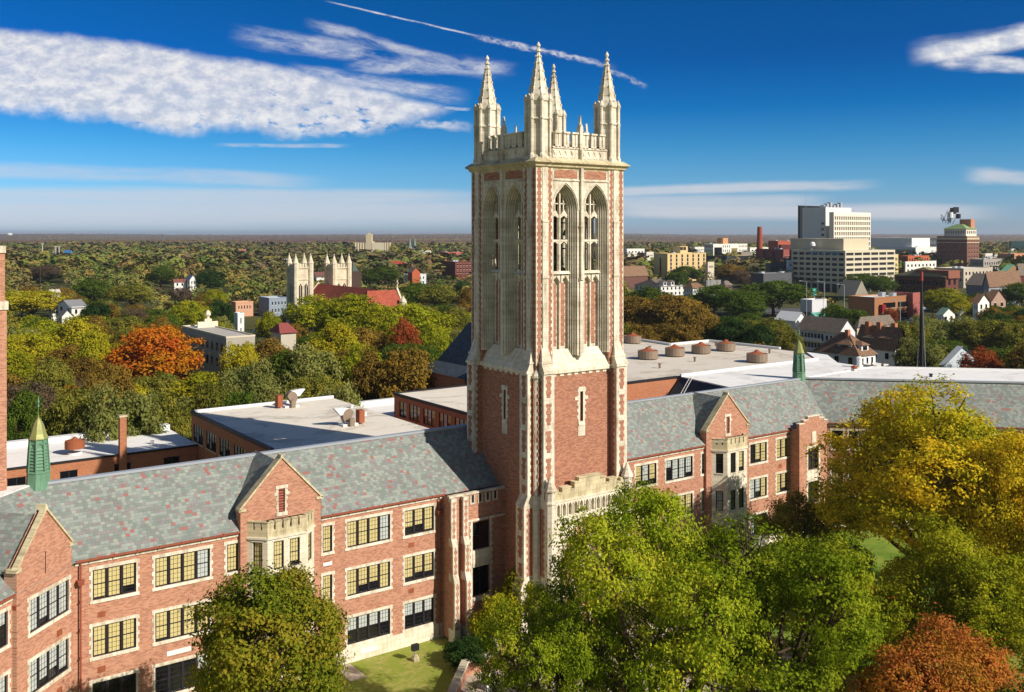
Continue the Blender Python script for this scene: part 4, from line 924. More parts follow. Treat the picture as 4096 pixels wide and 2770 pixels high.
m=MB(); m.lathe(118.2,81.5,[(.45,17.4),(.35,17.55),(.35,18.1),(.42,18.15),(.35,18.25),(.35,18.6),(.42,18.65),(.42,18.8),(.1,18.95)],12); m.build('vent_pipe',[WHITEM],t)
def blower(x,y,z,face,label):
    t=thing('exhaust_fan',label,'exhaust fan',(x,y,z),'scroll fans on the white classroom roof')
    f=face
    m=MB(); m.wbox(x-1.0,x+1.0,y-.7,y+.7,z,z+.25); m.build('fan_base',[WHITEM],t)
    m=MB(); F=Fr((x,y),(1,0),(0,-1)); pr=[(.15+.75*math.cos(a),z+1.2+.85*math.sin(a)) for a in np.linspace(-math.pi/2,math.pi*.9,14)]
    if f<0: pr=[(-a,b) for a,b in pr]
    m.ext(F,pr,-.4,.4); m.build('scroll_housing',[GALV],t)
    m=MB(); m.ext(F,[(f*.1,z+2.1),(f*.9,z+2.2),(f*2.0,z+2.25),(f*1.2,z+1.35),(f*.2,z+1.4)],-.38,.38) ; m.build('discharge_duct',[WHITEM],t)
    m=MB(); m.wbox(x-f*1.6-.35,x-f*1.6+.35,y-.5,y+.5,z+.15,z+1.7); m.build('motor_box',[RUST],t)
    m=MB(); m.wbox(x-.3,x+.3,y-1.15,y-.72,z,z+1.0); m.build('drive_guard',[GALV],t)
blower(52.3,123.6,12.72,1,'silver scroll fan with open duct at the far edge of the white roof')
blower(53.0,107.6,12.72,-1,'silver scroll fan with rust red box in the middle of the white roof')
for (x,y,z,l) in ((35.5,128.2,9.03,'short white vent pipe on the low white roof'),(57.5,112,12.72,'tiny vent pipe near the right edge of the classroom roof'),(58.6,118,12.72,'tiny vent pipe at the far right of the classroom roof'),(117.6,70.5,17.44,'small dark drain cap on the bright angled roof')):
    t=MB(); t.lathe(x,y,[(.2,z),(.2,z+.3),(.27,z+.32),(.27,z+.42)],10); o=t.build('vent_pipe',[WHITEM if z<17 else DARKM]); tag(o,l,'vent pipe')
for k,(x,y) in enumerate(((95,97),(104,99),(99,111),(108.5,113),(120.5,99),(114,96.5),(93,106),(121,110.5))):
    t=MB(); t.lathe(x,y,[(.16,17.42),(.16,17.95),(.24,17.97),(.24,18.1)],8); tag(t.build('vent_pipe',[GALV]),'short vent pipe standing on the stained gravel roof of the auditorium','vent pipe','vent pipes scattered on the auditorium roof')
# hipped roof hall behind the tower
hp_=thing('hipped_hall','brick hall with a flared dark slate hip roof peeking out left of the tower','building',(95,141,0))
m=MB(); m.wbox(87,103,134,148,0,12.2); m.build('wall',[BRICK_D],hp_)
m=MB(); c_=[(86.5,133.5),(103.5,133.5),(103.5,148.5),(86.5,148.5)]; i1=[(89,136),(101,136),(101,146),(89,146)]; i2=[(93,140),(97,140),(97,142),(93,142)]
for A1,z1,A2,z2 in ((c_,12.2,i1,13.8),(i1,13.8,i2,20.5)):
    for k in range(4):
        a,b,c,d_=A1[k],A1[(k+1)%4],A2[(k+1)%4],A2[k]; m.slope((a[0],a[1],z1),(b[0],b[1],z1),(c[0],c[1],z2),(d_[0],d_[1],z2))
m.build('roof',[SLATE_B],hp_)
# ================================================================== GROUND
def groundmat(t):
    p=pos(t); x=t.sep(p)
    a=t.noise(p,.30,5,.65); b=t.noise(p,1.6,4,.7); c=t.noise(p,.008,4,.6)
    g=t.mix(t.sstep(a,.38,.62),lin('#7E8A3A'),lin('#9C8F50')); g=t.mix(t.m('MULTIPLY',t.sstep(b,.4,.7),.5),g,lin('#5F7429'))
    far=t.mix(t.sstep(c,.42,.6),lin('#464A28'),lin('#565432'))
    d=t.vm('LENGTH',p)
    return pbsdf(t,t.mix(t.sstep(d,110,190),g,far),.95,.1)
GR=mat('grass_ground',groundmat)
m=MB(); 
for i in range(-13,13):
    for j in range(-3,23):
        m.quad((i*1000,j*1000,0.0),(i*1000+1000,j*1000,0.0),(i*1000+1000,j*1000+1000,0.0),(i*1000,j*1000+1000,0.0))
tag(m.build('ground',[GR]),kind='structure')
ASPH=plain('asphalt','#5b5a5c',.9,.2,0,.25,.6); CONC=plain('concrete','#B9A999',.9,.2,0,.22,.8)
def sheet(name,pts,z,mt,kind='structure'):
    m=MB(); m.quad(*[(x,y,z) for x,y in pts]); return tag(m.build(name,[mt]),kind=kind)
def rect(name,x0,x1,y0,y1,z,mt): return sheet(name,[(x0,y0),(x1,y0),(x1,y1),(x0,y1)],z,mt)

# ================================================================== TREES
def leafmat(name,cols,trans=.35,var=.16):
    def b(t):
        at=t.node('ShaderNodeAttribute',attribute_name='tint').outputs['Fac']
        oi=t.node('ShaderNodeObjectInfo').outputs['Random']
        f=t.m('ADD',at,t.m('MULTIPLY',t.m('SUBTRACT',oi,.5),var),clamp=True)
        n=len(cols); c=t.ramp(f,[(i/(n-1),lin(h)) for i,h in enumerate(cols)])
        k=t.m('ADD',.86,t.m('MULTIPLY',t.m('FRACT',t.m('MULTIPLY',oi,7.7)),.28)); c=t.mix(1.0,c,t.xyz(k,k,k),'MULTIPLY')
        d=t.node('ShaderNodeBsdfDiffuse'); t.put(d.inputs[0],c); tr=t.node('ShaderNodeBsdfTranslucent'); t.put(tr.inputs[0],t.mix(1.0,c,(1.1,1.12,.7,1),'MULTIPLY'))
        ms=t.node('ShaderNodeMixShader'); ms.inputs[0].default_value=trans; t.l.new(d.outputs[0],ms.inputs[1]); t.l.new(tr.outputs[0],ms.inputs[2]); return ms.outputs[0]
    return mat('leaf_'+name,b)
LEAF={
 'oakgreen':leafmat('oak_green',['#4E5E16','#6F821C','#8E9C24','#A8AC2E','#C0B438']),
 'oakgold':leafmat('oak_gold',['#848C22','#ACA826','#CEBA2A','#E8C430','#E8A82E']),
 'yellow':leafmat('yellow',['#6E7A1C','#9A9A22','#B8AC2A','#CDB732']),
 'orange':leafmat('orange',['#96741F','#B98222','#CC7C24','#C4602A','#AE4C28']),
 'rust':leafmat('rust',['#6E6A24','#A0722A','#BC7C34','#B4643A','#98903A']),
 'olive':leafmat('olive',['#545E26','#74762E','#908A38','#A09242']),
 'greygreen':leafmat('grey_green',['#626E36','#828846','#989652','#A39A56']),
 'green':leafmat('green',['#31431B','#45591E','#5C6F25','#76852E']),
 'dark':leafmat('dark_green',['#22341B','#2E4721','#40582A','#4F652D']),
 'lime':leafmat('lime',['#66741A','#8A9020','#A8A626','#C2B430']),
 'brown':leafmat('brown',['#5E4A26','#7C642C','#937B34','#A98230']),
 'red':leafmat('red',['#6E4A24','#8E4C2A','#A4502E','#8A7030']),
 'maple':leafmat('maple_green',['#4A5C18','#68781F','#868C28','#A29430','#98782C']),
 'bare':leafmat('bare_twigs',['#5C4E42','#6E5C4C','#7C6C50']),
}
def crown_arrays(seed,R,Hc,z0,nl,nclump,npc,ls,cr,flat=1.0,droop=0.0,lrg=(.30,.46),rr_=(.45,.72),zb=.35,rnd=.55,upb=.35,dw=.7):
    """leaf quads for one crown: lobes -> clumps on the lobe shells -> leaves"""
    r=np.random.default_rng(seed); zc=z0+Hc/2
    th=r.uniform(0,2*np.pi,nl); ph=np.arccos(r.uniform(-.55,1,nl)); rad=r.uniform(rr_[0],rr_[1],nl)
    L=np.stack([np.sin(ph)*np.cos(th)*R*rad,np.sin(ph)*np.sin(th)*R*rad,zc+np.cos(ph)*Hc/2*rad*flat],1)
    L=np.vstack([L,[[0,0,zc]]]); lr=np.append(r.uniform(lrg[0],lrg[1],nl),.5)*min(R,Hc/2*1.15)
    idx=r.integers(0,nl+1,nclump*3); d=r.normal(size=(nclump*3,3)); d/=np.linalg.norm(d,axis=1)[:,None]
    C=L[idx]+d*(lr[idx]*r.uniform(.72,1.12,nclump*3))[:,None]
    # drop clumps buried in other lobes
    dd=np.linalg.norm(C[:,None,:]-L[None],axis=2)/lr[None]; keep=(np.sort(dd,axis=1)[:,0]>.70)&(C[:,2]>z0*.55)
    C=C[keep][:nclump]; d=d[keep][:nclump]; n=len(C)
    ct=r.uniform(0,1,n); lobe_t=r.uniform(0,1,nl+1)[idx[keep][:nclump]]
    cs=r.uniform(.6,1.25,n)*cr
    off=r.normal(size=(n,npc,3))*cs[:,None,None]*np.array([1,1,.62])
    P=(C[:,None,:]+off).reshape(-1,3); P[:,2]-=droop*np.abs(r.normal(size=len(P)))
    out=np.repeat(d,npc,0)*dw+off.reshape(-1,3)/cr*.25+r.normal(size=(len(P),3))*rnd+np.array([0,0,upb]); out/=np.linalg.norm(out,axis=1)[:,None]
    a=np.cross(out,r.normal(size=out.shape)); a/=np.linalg.norm(a,axis=1)[:,None]; b=np.cross(out,a)
    s=(r.uniform(.6,1.3,len(P))*ls)[:,None]
    V=np.stack([P-a*s,P-b*s*.55,P+a*s,P+b*s*.55],1).reshape(-1,3)
    tint=np.clip(.35*np.repeat(ct,npc)+.40*np.repeat(lobe_t,npc)+.25*r.uniform(0,1,len(P)),0,1)
    return V,tint,L,lr
def mesh_quads(name,V,tint,mt):
    n=len(V)//4; me=D.meshes.new(name); me.vertices.add(len(V)); me.vertices.foreach_set('co',V.astype(np.float32).ravel())
    me.loops.add(4*n); me.loops.foreach_set('vertex_index',np.arange(4*n,dtype=np.int32)); me.polygons.add(n)
    me.polygons.foreach_set('loop_start',np.arange(0,4*n,4,dtype=np.int32))
    try: me.polygons.foreach_set('loop_total',np.full(n,4,dtype=np.int32))
    except Exception: pass
    a=me.attributes.new('tint','FLOAT','FACE'); a.data.foreach_set('value',tint.astype(np.float32)); me.materials.append(mt); me.update(calc_edges=True); return me
def trunk_mesh(name,seed,L,lr,z0,rt_,H,nb=9,sub=3):
    rg=random.Random(seed); m=MB(); zf=z0*.9
    m.tube((0,0,-.4),(0,0,.5),rt_*1.5,rt_,8); m.tube((0,0,.5),(0,0,zf),rt_,rt_*.8,8); top=Vector((0,0,zf))
    order=sorted(range(len(L)),key=lambda i:-lr[i])[:nb]
    for i in order:
        p=Vector(L[i]); a=top+Vector((0,0,rg.uniform(-.1,.3)*z0)); mid=a.lerp(p,.5)+Vector((rg.uniform(-.5,.5),rg.uniform(-.5,.5),rg.uniform(.0,.5)))
        m.tube(a,mid,rt_*.5,rt_*.34,6); m.tube(mid,p,rt_*.34,rt_*.18,5)
        for k in range(sub):
            d=Vector((rg.gauss(0,1),rg.gauss(0,1),rg.gauss(.4,.8))).normalized()*lr[i]*.95; s_=mid.lerp(p,rg.uniform(.4,1)); m.tube(s_,p+d,rt_*.15,.03,4)
    return m
PROTO={}
def proto(key,seed,R,Hc,z0,nl,ncl,npc,ls,cr,leaf,rt_=.35,nb=9,sub=3,**k):
    V,t,L,lr=crown_arrays(seed,R,Hc,z0,nl,ncl,npc,ls,cr,**k)
    me=mesh_quads('crown',V,t,LEAF[leaf]); tm=trunk_mesh('trunk',seed,L,lr,z0,rt_,Hc,nb,sub)
    o=tm.build('trunk',[BARK]); tme=o.data; D.objects.remove(o)
    PROTO[key]=(me,tme,R,z0+Hc)
NTREE=0
def plant(name,key,x,y,z,sxy,sz,rot,label,cat='tree',group=None):
    global NTREE
    me,tme,R,H=PROTO[key]; NTREE+=1
    t=thing(name,label,cat,(x,y,z),group); t.scale=(sxy,sxy,sz); t.rotation_euler=(0,0,rot)
    for nm,d_ in (('crown',me),('trunk',tme)):
        o=D.objects.new(nm,d_); col.objects.link(o); o.parent=t
    return t
def tree_px(name,key,cx,ytop,wd,H,label,rot=None,group=None,z=0.0,cat='tree'):
    """cx,ytop,wd measured on the 2324 px wide view; H = true height fixes the distance"""
    d=(CAMH-z-H)*FPX/(1.7625*ytop-HY); R=wd*1.7625*d/FPX/2; p=S(cx*1.7625,d)
    me,tme,R0_,H0_=PROTO[key]; rg=random.Random(int(cx*7+ytop)); 
    TREEPOS.append((p[0],p[1],R*.7)); VIS_T.append((1.7625*(cx-wd*.34),1.7625*(cx+wd*.34),1.7625*(ytop+wd*.42),d)); return plant(name,key,p[0],p[1],z,R/R0_/.98,H/H0_,rg.uniform(0,6.28) if rot is None else rot,label,cat,group)
TREEPOS=[]; VIS_T=[]
# big foreground prototypes (used once each)
FG=dict(lrg=(.15,.29),rr_=(.42,.92))
proto('oakA',11,9.5,16.5,3.6,44,1050,74,.125,.40,'oakgreen',.55,22,6,**FG)
proto('oakB',12,8.5,15,3.6,40,900,72,.125,.40,'oakgreen',.5,20,6,**FG)
proto('maple',13,5.3,11.5,2.2,26,900,60,.12,.38,'maple',.3,lrg=(.24,.36),rr_=(.4,.72))
proto('gold',14,9.5,17,3.4,60,1650,60,.155,.5,'oakgold',.5,24,6,lrg=(.17,.30),rr_=(.35,.88))
proto('rust',15,6,11,2.2,30,850,56,.11,.36,'rust',.3,lrg=(.22,.34),rr_=(.4,.74))
proto('lime',16,7,13,3,38,850,56,.14,.42,'lime',.4,**FG)
proto('fgreen',17,6,12,3,34,800,56,.14,.42,'green',.35,**FG)
proto('thorn',18,5,6.5,2.2,22,420,40,.13,.42,'olive',.3,20,7,flat=.7,lrg=(.16,.3),rr_=(.5,.95))
proto('shrub',19,2.2,2.6,.1,10,220,50,.10,.25,'green',.12)
proto('jun',20,2.4,2.2,.1,14,260,60,.10,.22,'dark',.1)
proto('pyra',21,2.0,3.0,.4,10,200,50,.09,.25,'lime',.1)
for i,k in enumerate(('yellow','orange','olive','greygreen','green','dark','lime','brown','red','bare')):
    proto('m_'+k,40+i,6.5,12,3,26,420,30,.27 if k!='bare' else .2,.56,k,.35,9,2,lrg=(.24,.38),droop=.5 if k=='greygreen' else 0)
for i,k in enumerate(('yellow','olive','green','brown')):
    proto('n_'+k,60+i,6.2,11,2.6,18,420,30,.27,.6,k,.35,9,2,lrg=(.26,.4))
proto('conifer',70,3.2,13,1.2,16,260,26,.3,.5,'dark',.3)
# near trees
def near(name,key,cx,d,z,H,R,rot,label,group=None,cat='tree'):
    p=S(cx*1.7625,d); me,tme,R0_,H0_=PROTO[key]; TREEPOS.append((p[0],p[1],R)); return plant(name,key,p[0],p[1],z,R/R0_,H/H0_,rot,label,cat,group)
near('oak_tree','oakA',1500,60,0,20.8,8.0,1.2,'large yellow green pin oak in front of the tower porch')
near('oak_tree','oakB',1755,60,0,18.0,8.2,.4,'yellow green oak with dead twigs joined to the right of the large oak')
near('oak_tree','oakB',1268,58,0,15.0,4.8,2.9,'shorter yellow green oak over the plaza left of the large oak')
near('oak_tree','oakA',1240,54,0,10.4,4.3,4.1,'low leaning oak crown at the bottom edge over the plaza')
near('maple_tree','maple',612,61,0,15.6,5.5,.7,'rounded green maple turning bronze in front of the left bay window')
near('oak_tree','gold',2135,92,0,21.4,11.4,2.2,'big golden yellow oak in front of the right angled wing')
near('oak_tree','gold',2350,84,0,19.5,7.5,4.0,'golden oak cut by the right edge')
near('maple_tree','rust',2115,57,0,13.4,5.4,1.0,'rust orange maple in the lower right corner')
near('deciduous_tree','lime',2135,73,0,13.6,6.0,.3,'yellow green tree behind the rust orange maple')
near('deciduous_tree','lime',2275,70,0,12.4,5.6,2.3,'dull green tree right of the rust orange maple')
near('deciduous_tree','fgreen',2330,55,0,10.8,4.6,1.3,'dark green tree in the bottom right corner')
near('hawthorn','thorn',1805,100,0,9.5,4.8,.9,'small dark bronze tree beside the right stair bay')
near('evergreen_shrub','shrub',1868,99,0,4.6,2.9,0,'rounded evergreen shrub on the lawn under the golden oak',cat='shrub')
near('evergreen_shrub','shrub',1925,99,0,4.9,2.2,2,'taller dark evergreen shrub on the lawn at right',cat='shrub')
near('deciduous_tree','m_orange',1930,80,0,7.5,4.2,2,'dark rust small tree low between the two oak masses')
near('firethorn','pyra',1120,84.5,0,4.6,2.1,.3,'yellow berried firethorn against the wall beside the porch',cat='shrub')
near('firethorn','pyra',1172,86,0,6.2,2.2,1.3,'taller firethorn in the shade beside the porch',cat='shrub')
near('juniper_bush','jun',1068,81.2,0,2.1,2.7,.2,'spreading dark green juniper on the lawn by the terrace wall',cat='shrub')

# lawn, plaza, walls, flood light in front of the porch
rect('grass_lawn',14,47,50,74.0,.012,mat('lawn',lambda t: pbsdf(t,t.mix(t.sstep(t.noise(pos(t),.45,5,.65),.36,.64),lin('#86913A'),t.mix(t.sstep(t.noise(pos(t),1.9,4,.7),.4,.65),lin('#A59C58'),lin('#7C8A38'))),.95,.1)))
sheet('plaza',[(36,57.2),(36,50),(68,50),(68,65.7),(51,65.8),(50.2,68.9),(47.4,69),(47.1,67.9),(46.4,66.4),(43.3,66.6),(39.5,62.7)],.02,CONC)
rect('grass_lawn',70,120,44,73.2,.012,mat('lawn2',lambda t: pbsdf(t,t.mix(t.sstep(t.noise(pos(t),.3,5,.65),.36,.64),lin('#5C7A2A'),lin('#80903A')),.95,.1)))
wl=thing('terrace_wall','low brick terrace wall with pale stone cap zigzagging to the plaza','wall',(44,62,0))
TW=[(36.0,57.2),(39.5,62.7),(43.3,66.6),(46.4,66.4),(47.1,67.9),(47.4,69.0),(50.2,68.9)]
b=MB(); s=MB()
for p_,q_ in zip(TW,TW[1:]): edge(b,p_,q_,0,1.05,.36); edge(s,p_,q_,1.05,1.25,.62)
b.build('brick_wall',[BRICK],wl); s.build('stone_cap',[STONE2],wl)
bnx=(43.6,63.6); t=thing('plaza_planter','small white block planter on the plaza inside the terrace wall','planter',(bnx[0],bnx[1],0)); m=MB(); m.wbox(bnx[0]-.5,bnx[0]+.5,bnx[1]-.4,bnx[1]+.4,0,.8); m.build('planter_box',[WHITEM],t); m=MB(); m.wbox(bnx[0]-.55,bnx[0]+.55,bnx[1]-.45,bnx[1]+.45,.8,.88); m.build('rim',[STONE],t)
fl=S(1660,80)
d_=CAMH*FPX/((2300+.4303*800)-HY); fl=S(1200+.4303*1072,d_)
t=thing('flood_light','black flood light on a stone base in the lawn','flood light',(fl[0],fl[1],0))
m=MB(); m.lathe(fl[0],fl[1],[(.34,0),(.34,.25),(.2,.5)],8); m.build('stone_base',[STONEW],t)
m=MB(); m.tube((fl[0],fl[1],.5),(fl[0],fl[1],.9),.05); m.build('bracket',[COPING],t)
m=MB(); m.wbox(fl[0]-.3,fl[0]+.3,fl[1]-.15,fl[1]+.22,.88,1.38); m.build('lamp_head',[DARKM],t)
rect('walkway',35.2,36.6,71,74,.016,CONC)
# ================================================================== CITY
VISIBLE=[]   # (px0,px1,y_limit,depth): nearer filler trees must stay below y_limit (4096 px view)
def box_px(pxl,pxc,pxr,d):
    c=S(pxc,d); y1=c[0]/ratio(pxl); x1=c[1]*ratio(pxr); return c[0],x1,c[1],y1
PAL={}
def pm(hexc,rough=.8):
    if hexc not in PAL: PAL[hexc]=plain('paint_'+hexc[1:],hexc,rough,.25,0,.12,.4,streak=True)
    return PAL[hexc]
def winrow(t,face,a0,a1,zs,n,wf=.5,h=1.5,mt=None,dep=.05,frame=None):
    """n windows per row on a face; each window is a part of its building"""
    mt=mt or GLASS; w_=(a1-a0)/n; base=None
    for z in zs:
        for i in range(n):
            a=a0+w_*(i+.5)
            if base is None:
                m=MB(); m.box(face,a-w_*wf/2,a+w_*wf/2,0,dep,z,z+h); 
                if frame: m.cur=1; m.box(face,a-w_*wf/2-.12,a+w_*wf/2+.12,0,dep+.05,z-.2,z); m.box(face,a-w_*wf/2-.06,a+w_*wf/2+.06,0,dep+.04,z+h,z+h+.12)
                base=m.build('window',[mt,frame or mt],t); b0=(a,z)
            else:
                o=base.copy(); col.objects.link(o); o.parent=t
                p=face.p(a,0,z); q=face.p(b0[0],0,b0[1]); o.location=(p[0]-q[0],p[1]-q[1],p[2]-q[2])
def bld(label,pxl,pxc,pxr,d,ytop,wm,rm=None,lip=.5,ylow=None,cat='building',name='building',lipm=None,group=None,ztop=None,z0=0):
    x0,x1,y0,y1=box_px(pxl,pxc,pxr,d); zt=ZY(ytop,d) if ztop is None else ztop
    t=flatbuilding(name,label,x0,x1,y0,y1,zt,wm,rm or pm('#CFCBC4'),lip,lipm or wm,cat,group,z0)
    VISIBLE.append((pxl-6,pxr+6,ylow if ylow else 935+(935-ytop)*0+ (36*FPX/d)*.8,d))
    if x1-x0>9 and y1-y0>9:
        rb=random.Random(int(pxc)); 
        for q in range(2):
            cx_=rb.uniform(x0+3,x1-4); cy_=rb.uniform(y0+2,min(y1,y0+14)-2); hh=rb.uniform(.9,1.8); m=MB(); m.wbox(cx_-1.2,cx_+1.4,cy_-.9,cy_+1.1,zt,zt+hh); m.wbox(cx_-1.0,cx_-.2,cy_-.98,cy_-.9,zt+.2,zt+hh-.2); m.build('roof_unit',[COPING],t)
    return t,x0,x1,y0,y1,zt
def SF(y): return Fr((0,y),(1,0),(0,-1))
def WFc(x): return Fr((x,0),(0,1),(-1,0))
z3=lambda x,y:(2450+.3873*x,800+.3873*y)
z3r=lambda x,y:(3196+.3873*x,800+.3873*y)
z2=lambda x,y:(900+.4303*x,900+.4303*y)
z1=lambda x,y:(.3873*x,900+.3873*y)
# tan apartment slab
t,x0,x1,y0,y1,zt=bld('tan apartment slab with dark vertical window strips and a roof hut','' or z3(425,0)[0],z3(568,0)[0],z3(965,0)[0],720,z3(0,560)[1],pm('#D8BC86'),ylow=1085,name='apartment_building')
F=SF(y0); n=7; w_=(x1-x0)/n
for i in range(n):
    m=MB(); a=x0+w_*(i+.62); m.box(F,a-w_*.13,a+w_*.13,0,.08,1.5,zt-.6); m.cur=1
    for k in range(6): m.box(F,a-w_*.1,a+w_*.1,.08,.14,3+k*2.9,3.5+k*2.9)
    m.build('window_strip',[GLASS,WHITEM],t)
m=MB(); F2=WFc(x0); m.box(F2,y0+(y1-y0)*.45,y0+(y1-y0)*.55,0,.08,1,zt-3); m.build('window_strip',[GLASS],t)
m=MB(); cx_=(x0+x1)/2; m.wbox(cx_-3,x0+(x1-x0)*.62,y0+4,y0+12,zt,zt+5.5); m.cur=1; m.wbox(cx_-3,cx_-.3,y0+3.9,y0+4,zt+2.6,zt+5); m.wbox(cx_+.2,cx_+3,y0+3.9,y0+4,zt+2.6,zt+5); m.build('roof_hut',[pm('#D8BC86'),DARKM],t)
# parking garage
t,x0,x1,y0,y1,zt=bld('long beige parking garage with open dark decks and a sign on the left face',z3(1860,0)[0],z3r(475,0)[0],z3r(980,0)[0],591,z3(0,540)[1],DARKM,ylow=1165,name='parking_garage',lip=0)
BG=pm('#D0C7AE'); nfl=6; fh=(zt-5.5)/nfl; L1=y1-y0
for i in range(nfl+1):
    z=5.0+i*fh; hh=1.55 if i<nfl else zt-z+.9; m=MB(); m.wbox(x0-.5,x1+.5,y0-.5,y1+.5,z,z+hh*(1 if i<nfl else 1)); m.build('deck_band',[BG],t)
for i in range(7):
    a=x0+(x1-x0)*i/6; m=MB(); m.wbox(a-.55,a+.55,y0-.45,y0,0,zt); m.build('column',[BG],t)
for i in range(9):
    a=y0+(y1-y0)*i/8; m=MB(); m.wbox(x0-.45,x0,a-.6,a+.6,0,zt); m.build('column',[BG],t)
gz=zt+.9
cv=D.curves.new('lettering','FONT'); cv.body='CAPITOL TOWER'; cv.size=3.0; cv.extrude=.08; cv.align_x='RIGHT'
co=D.objects.new('lettering_tmp',cv); col.objects.link(co); bpy.context.view_layer.update()
me=D.meshes.new_from_object(co.evaluated_get(bpy.context.evaluated_depsgraph_get())); D.objects.remove(co)
lo=D.objects.new('lettering',me); me.materials.clear(); me.materials.append(pm('#7FA8C8')); col.objects.link(lo); lo.parent=t
tl=t.location; lo.location=(x0-.7-tl.x,y0+3-tl.y,gz-2.9); lo.rotation_euler=(math.radians(90),0,math.radians(-90))
m=MB(); X1=x0+8; m.wbox(x0+7,x1-18,y0+6,y0+46,gz-.5,gz+7.2); m.build('roof_box',[pm('#C9BEA4')],t)
m=MB(); m.lathe(x0+2.4,y0+26,[(.2,gz),(.2,gz+1.5)],6); 
for k in range(3): pass
b=MB(); b.lathe(x0+3.0,y0+26,[(1.9,gz+2.6),(1.7,gz+4.2),(1.0,gz+5.0),(.1,gz+5.2)],12); b.build('satellite_dish',[WHITEM],t); m.build('dish_mast',[COPING],t)
# office towers
t,x0,x1,y0,y1,zt=bld('tall white office tower with a blank grey side and slotted front',z3r(35,0)[0],z3r(275,0)[0],z3r(540,0)[0],700,z3r(0,85)[1],pm('#DEDFDE'),ylow=985,name='office_tower',lipm=WHITEM)
winrow(t,WFc(x0),y0,y0+5,[zt-12-i*4.1 for i in range(9)],1,.5,1.7)
m=MB()
for i in range(6): m.wbox(x0+6+i*4,x0+8+i*4,y0+6,y0+9,zt,zt+2.5+(i%3))
m.tube((x0+4,y0+20,zt),(x0+4,y0+20,zt+14),.15); m.build('roof_plant',[COPING],t)
t,x0b,x1b,y0b,y1b,ztb=bld('cream office block with a gridded window front attached to the white tower',z3r(318,0)[0],z3r(350,0)[0],z3r(722,0)[0],680,z3r(0,136)[1],pm('#B79A74'),ylow=985,name='office_tower',lip=0)
CR=pm('#ECE5D4'); m=MB(); m.wbox(x0b-.6,x1b+.4,y0b-1.2,y1b,ztb-1.2,ztb+.6); m.wbox(x0b-.6,x0b,y0b-1.2,y1b,0,ztb-1.2); m.build('parapet',[CR],t)
fh=(135-136+52*1)/1; nf=12; fh=8.6*.0+ (ztb-3)/13.0
for i in range(13):
    m=MB(); z=ztb-1.2-i*fh; m.wbox(x0b,x1b+.3,y0b-1.1,y0b,z-1.1,z); m.build('floor_band',[CR],t)
ncol=17
for i in range(ncol+1):
    a=x0b+(x1b-x0b)*i/ncol; m=MB(); m.wbox(a-.42,a+.42,y0b-1.15,y0b,0,ztb); m.build('fin',[CR],t)
for i in range(6):
    for k in range(0,ncol,1):
        if len(t.children)>118: break
        a=x0b+(x1b-x0b)*(k+.62)/ncol; 
        if k%2==0 or i%2==0:
            m=MB(); z=ztb-2.4-i*fh; m.box(SF(y0b),a-.55,a+.5,.02,.1,z-fh+1.2,z); m.build('window',[GLASS],t)
t,_,_,_,_,_z=bld('black office tower standing behind the blank white side wall',z3(1915,0)[0],z3(1935,0)[0],z3r(400,0)[0],760,z3(0,66)[1],pm('#1D2126',.4),ylow=985,name='office_tower')
m=MB()
for i in range(12): m.box(SF(_:=0),0,0,0,0,0,0) if 0 else None
# smokestack
px_,py_=z3(1520,278); d=850; p=S(px_,d); zt=ZY(py_,d)
t=thing('smokestack','tall red brick smokestack with a pale band near the top','smokestack',(p[0],p[1],0)); m=MB(); m.lathe(p[0],p[1],[(3.3,0),(2.0,zt)],14); m.build('brick_stack',[pm('#A4503A')],t); m=MB(); m.lathe(p[0],p[1],[(2.14,zt-8.5),(2.12,zt-7.5)],14); m.build('pale_band',[WHITEM],t)
VISIBLE.append((px_-8,px_+8,1000,850))
# red and pink block
t,x0,x1,y0,y1,zt=bld('pinkish red brick block with a bright gridded end',z3(1480,0)[0],z3(1765,0)[0],z3(1862,0)[0],760,z3(0,518)[1],pm('#94504A'),ylow=1055,name='brick_building'); winrow(t,SF(y0),x0+1,x1-1,[5,9,13,17],7,.5,1.6,frame=WHITEM)
m=MB()
for k in (.3,.62): m.box(WFc(x0),y0+(y1-y0)*k,y0+(y1-y0)*(k+.1),0,.1,zt-12,zt-1)
m.build('recess_shade_slab',[DARKM],t)  # dark slabs on the wall face, coloured to stand for shaded recesses
t,x0,x1,y0,y1,zt=bld('stepped red brick block behind the pink one beside the office tower',z3(1610,0)[0],z3(1710,0)[0],z3(1905,0)[0],960,z3(0,430)[1],pm('#A9573F'),ylow=990,name='brick_building'); winrow(t,SF(y0),x0+2,x1-2,[z for z in (zt-5,)],9,.3,1.6)
t,*_r=bld('dark maroon arcade block with a teal dome next to the office tower',z3(1715,0)[0],z3(1740,0)[0],z3(1958,0)[0],900,z3(0,470)[1],pm('#5A2A2A'),ylow=990,name='brick_building')
# white office with glazed blocks
t,x0,x1,y0,y1,zt=bld('white five storey office with two glazed bays and a tan roof hut',z3(946,0)[0],z3(1040,0)[0],z3(1392,0)[0],1000,z3(0,462)[1],pm('#E4E0D6'),ylow=1024,name='office_building')
L=x1-x0; winrow(t,SF(y0),x0+L*.26,x0+L*.5,[8,12.5,17,21.5],4,.35,2.2); winrow(t,SF(y0),x0+L*.74,x1,[8,12.5,17,21.5],6,.35,2.2); winrow(t,WFc(x0),y0,y1,[8,12.5,17,21.5],6,.5,2.4)
m=MB(); m.box(SF(y0),x0+L*.03,x0+L*.25,0,.2,4,zt-3); m.build('glazed_bay',[GLASS],t); m=MB(); m.box(SF(y0),x0+L*.53,x0+L*.7,0,.2,2,zt-4); m.build('glazed_bay',[pm('#8C7F55',.3)],t)
m=MB(); m.wbox(x0+L*.45,x0+L*.6,y0+8,y0+16,zt,zt+6.5); m.build('roof_hut',[pm('#C99468')],t)
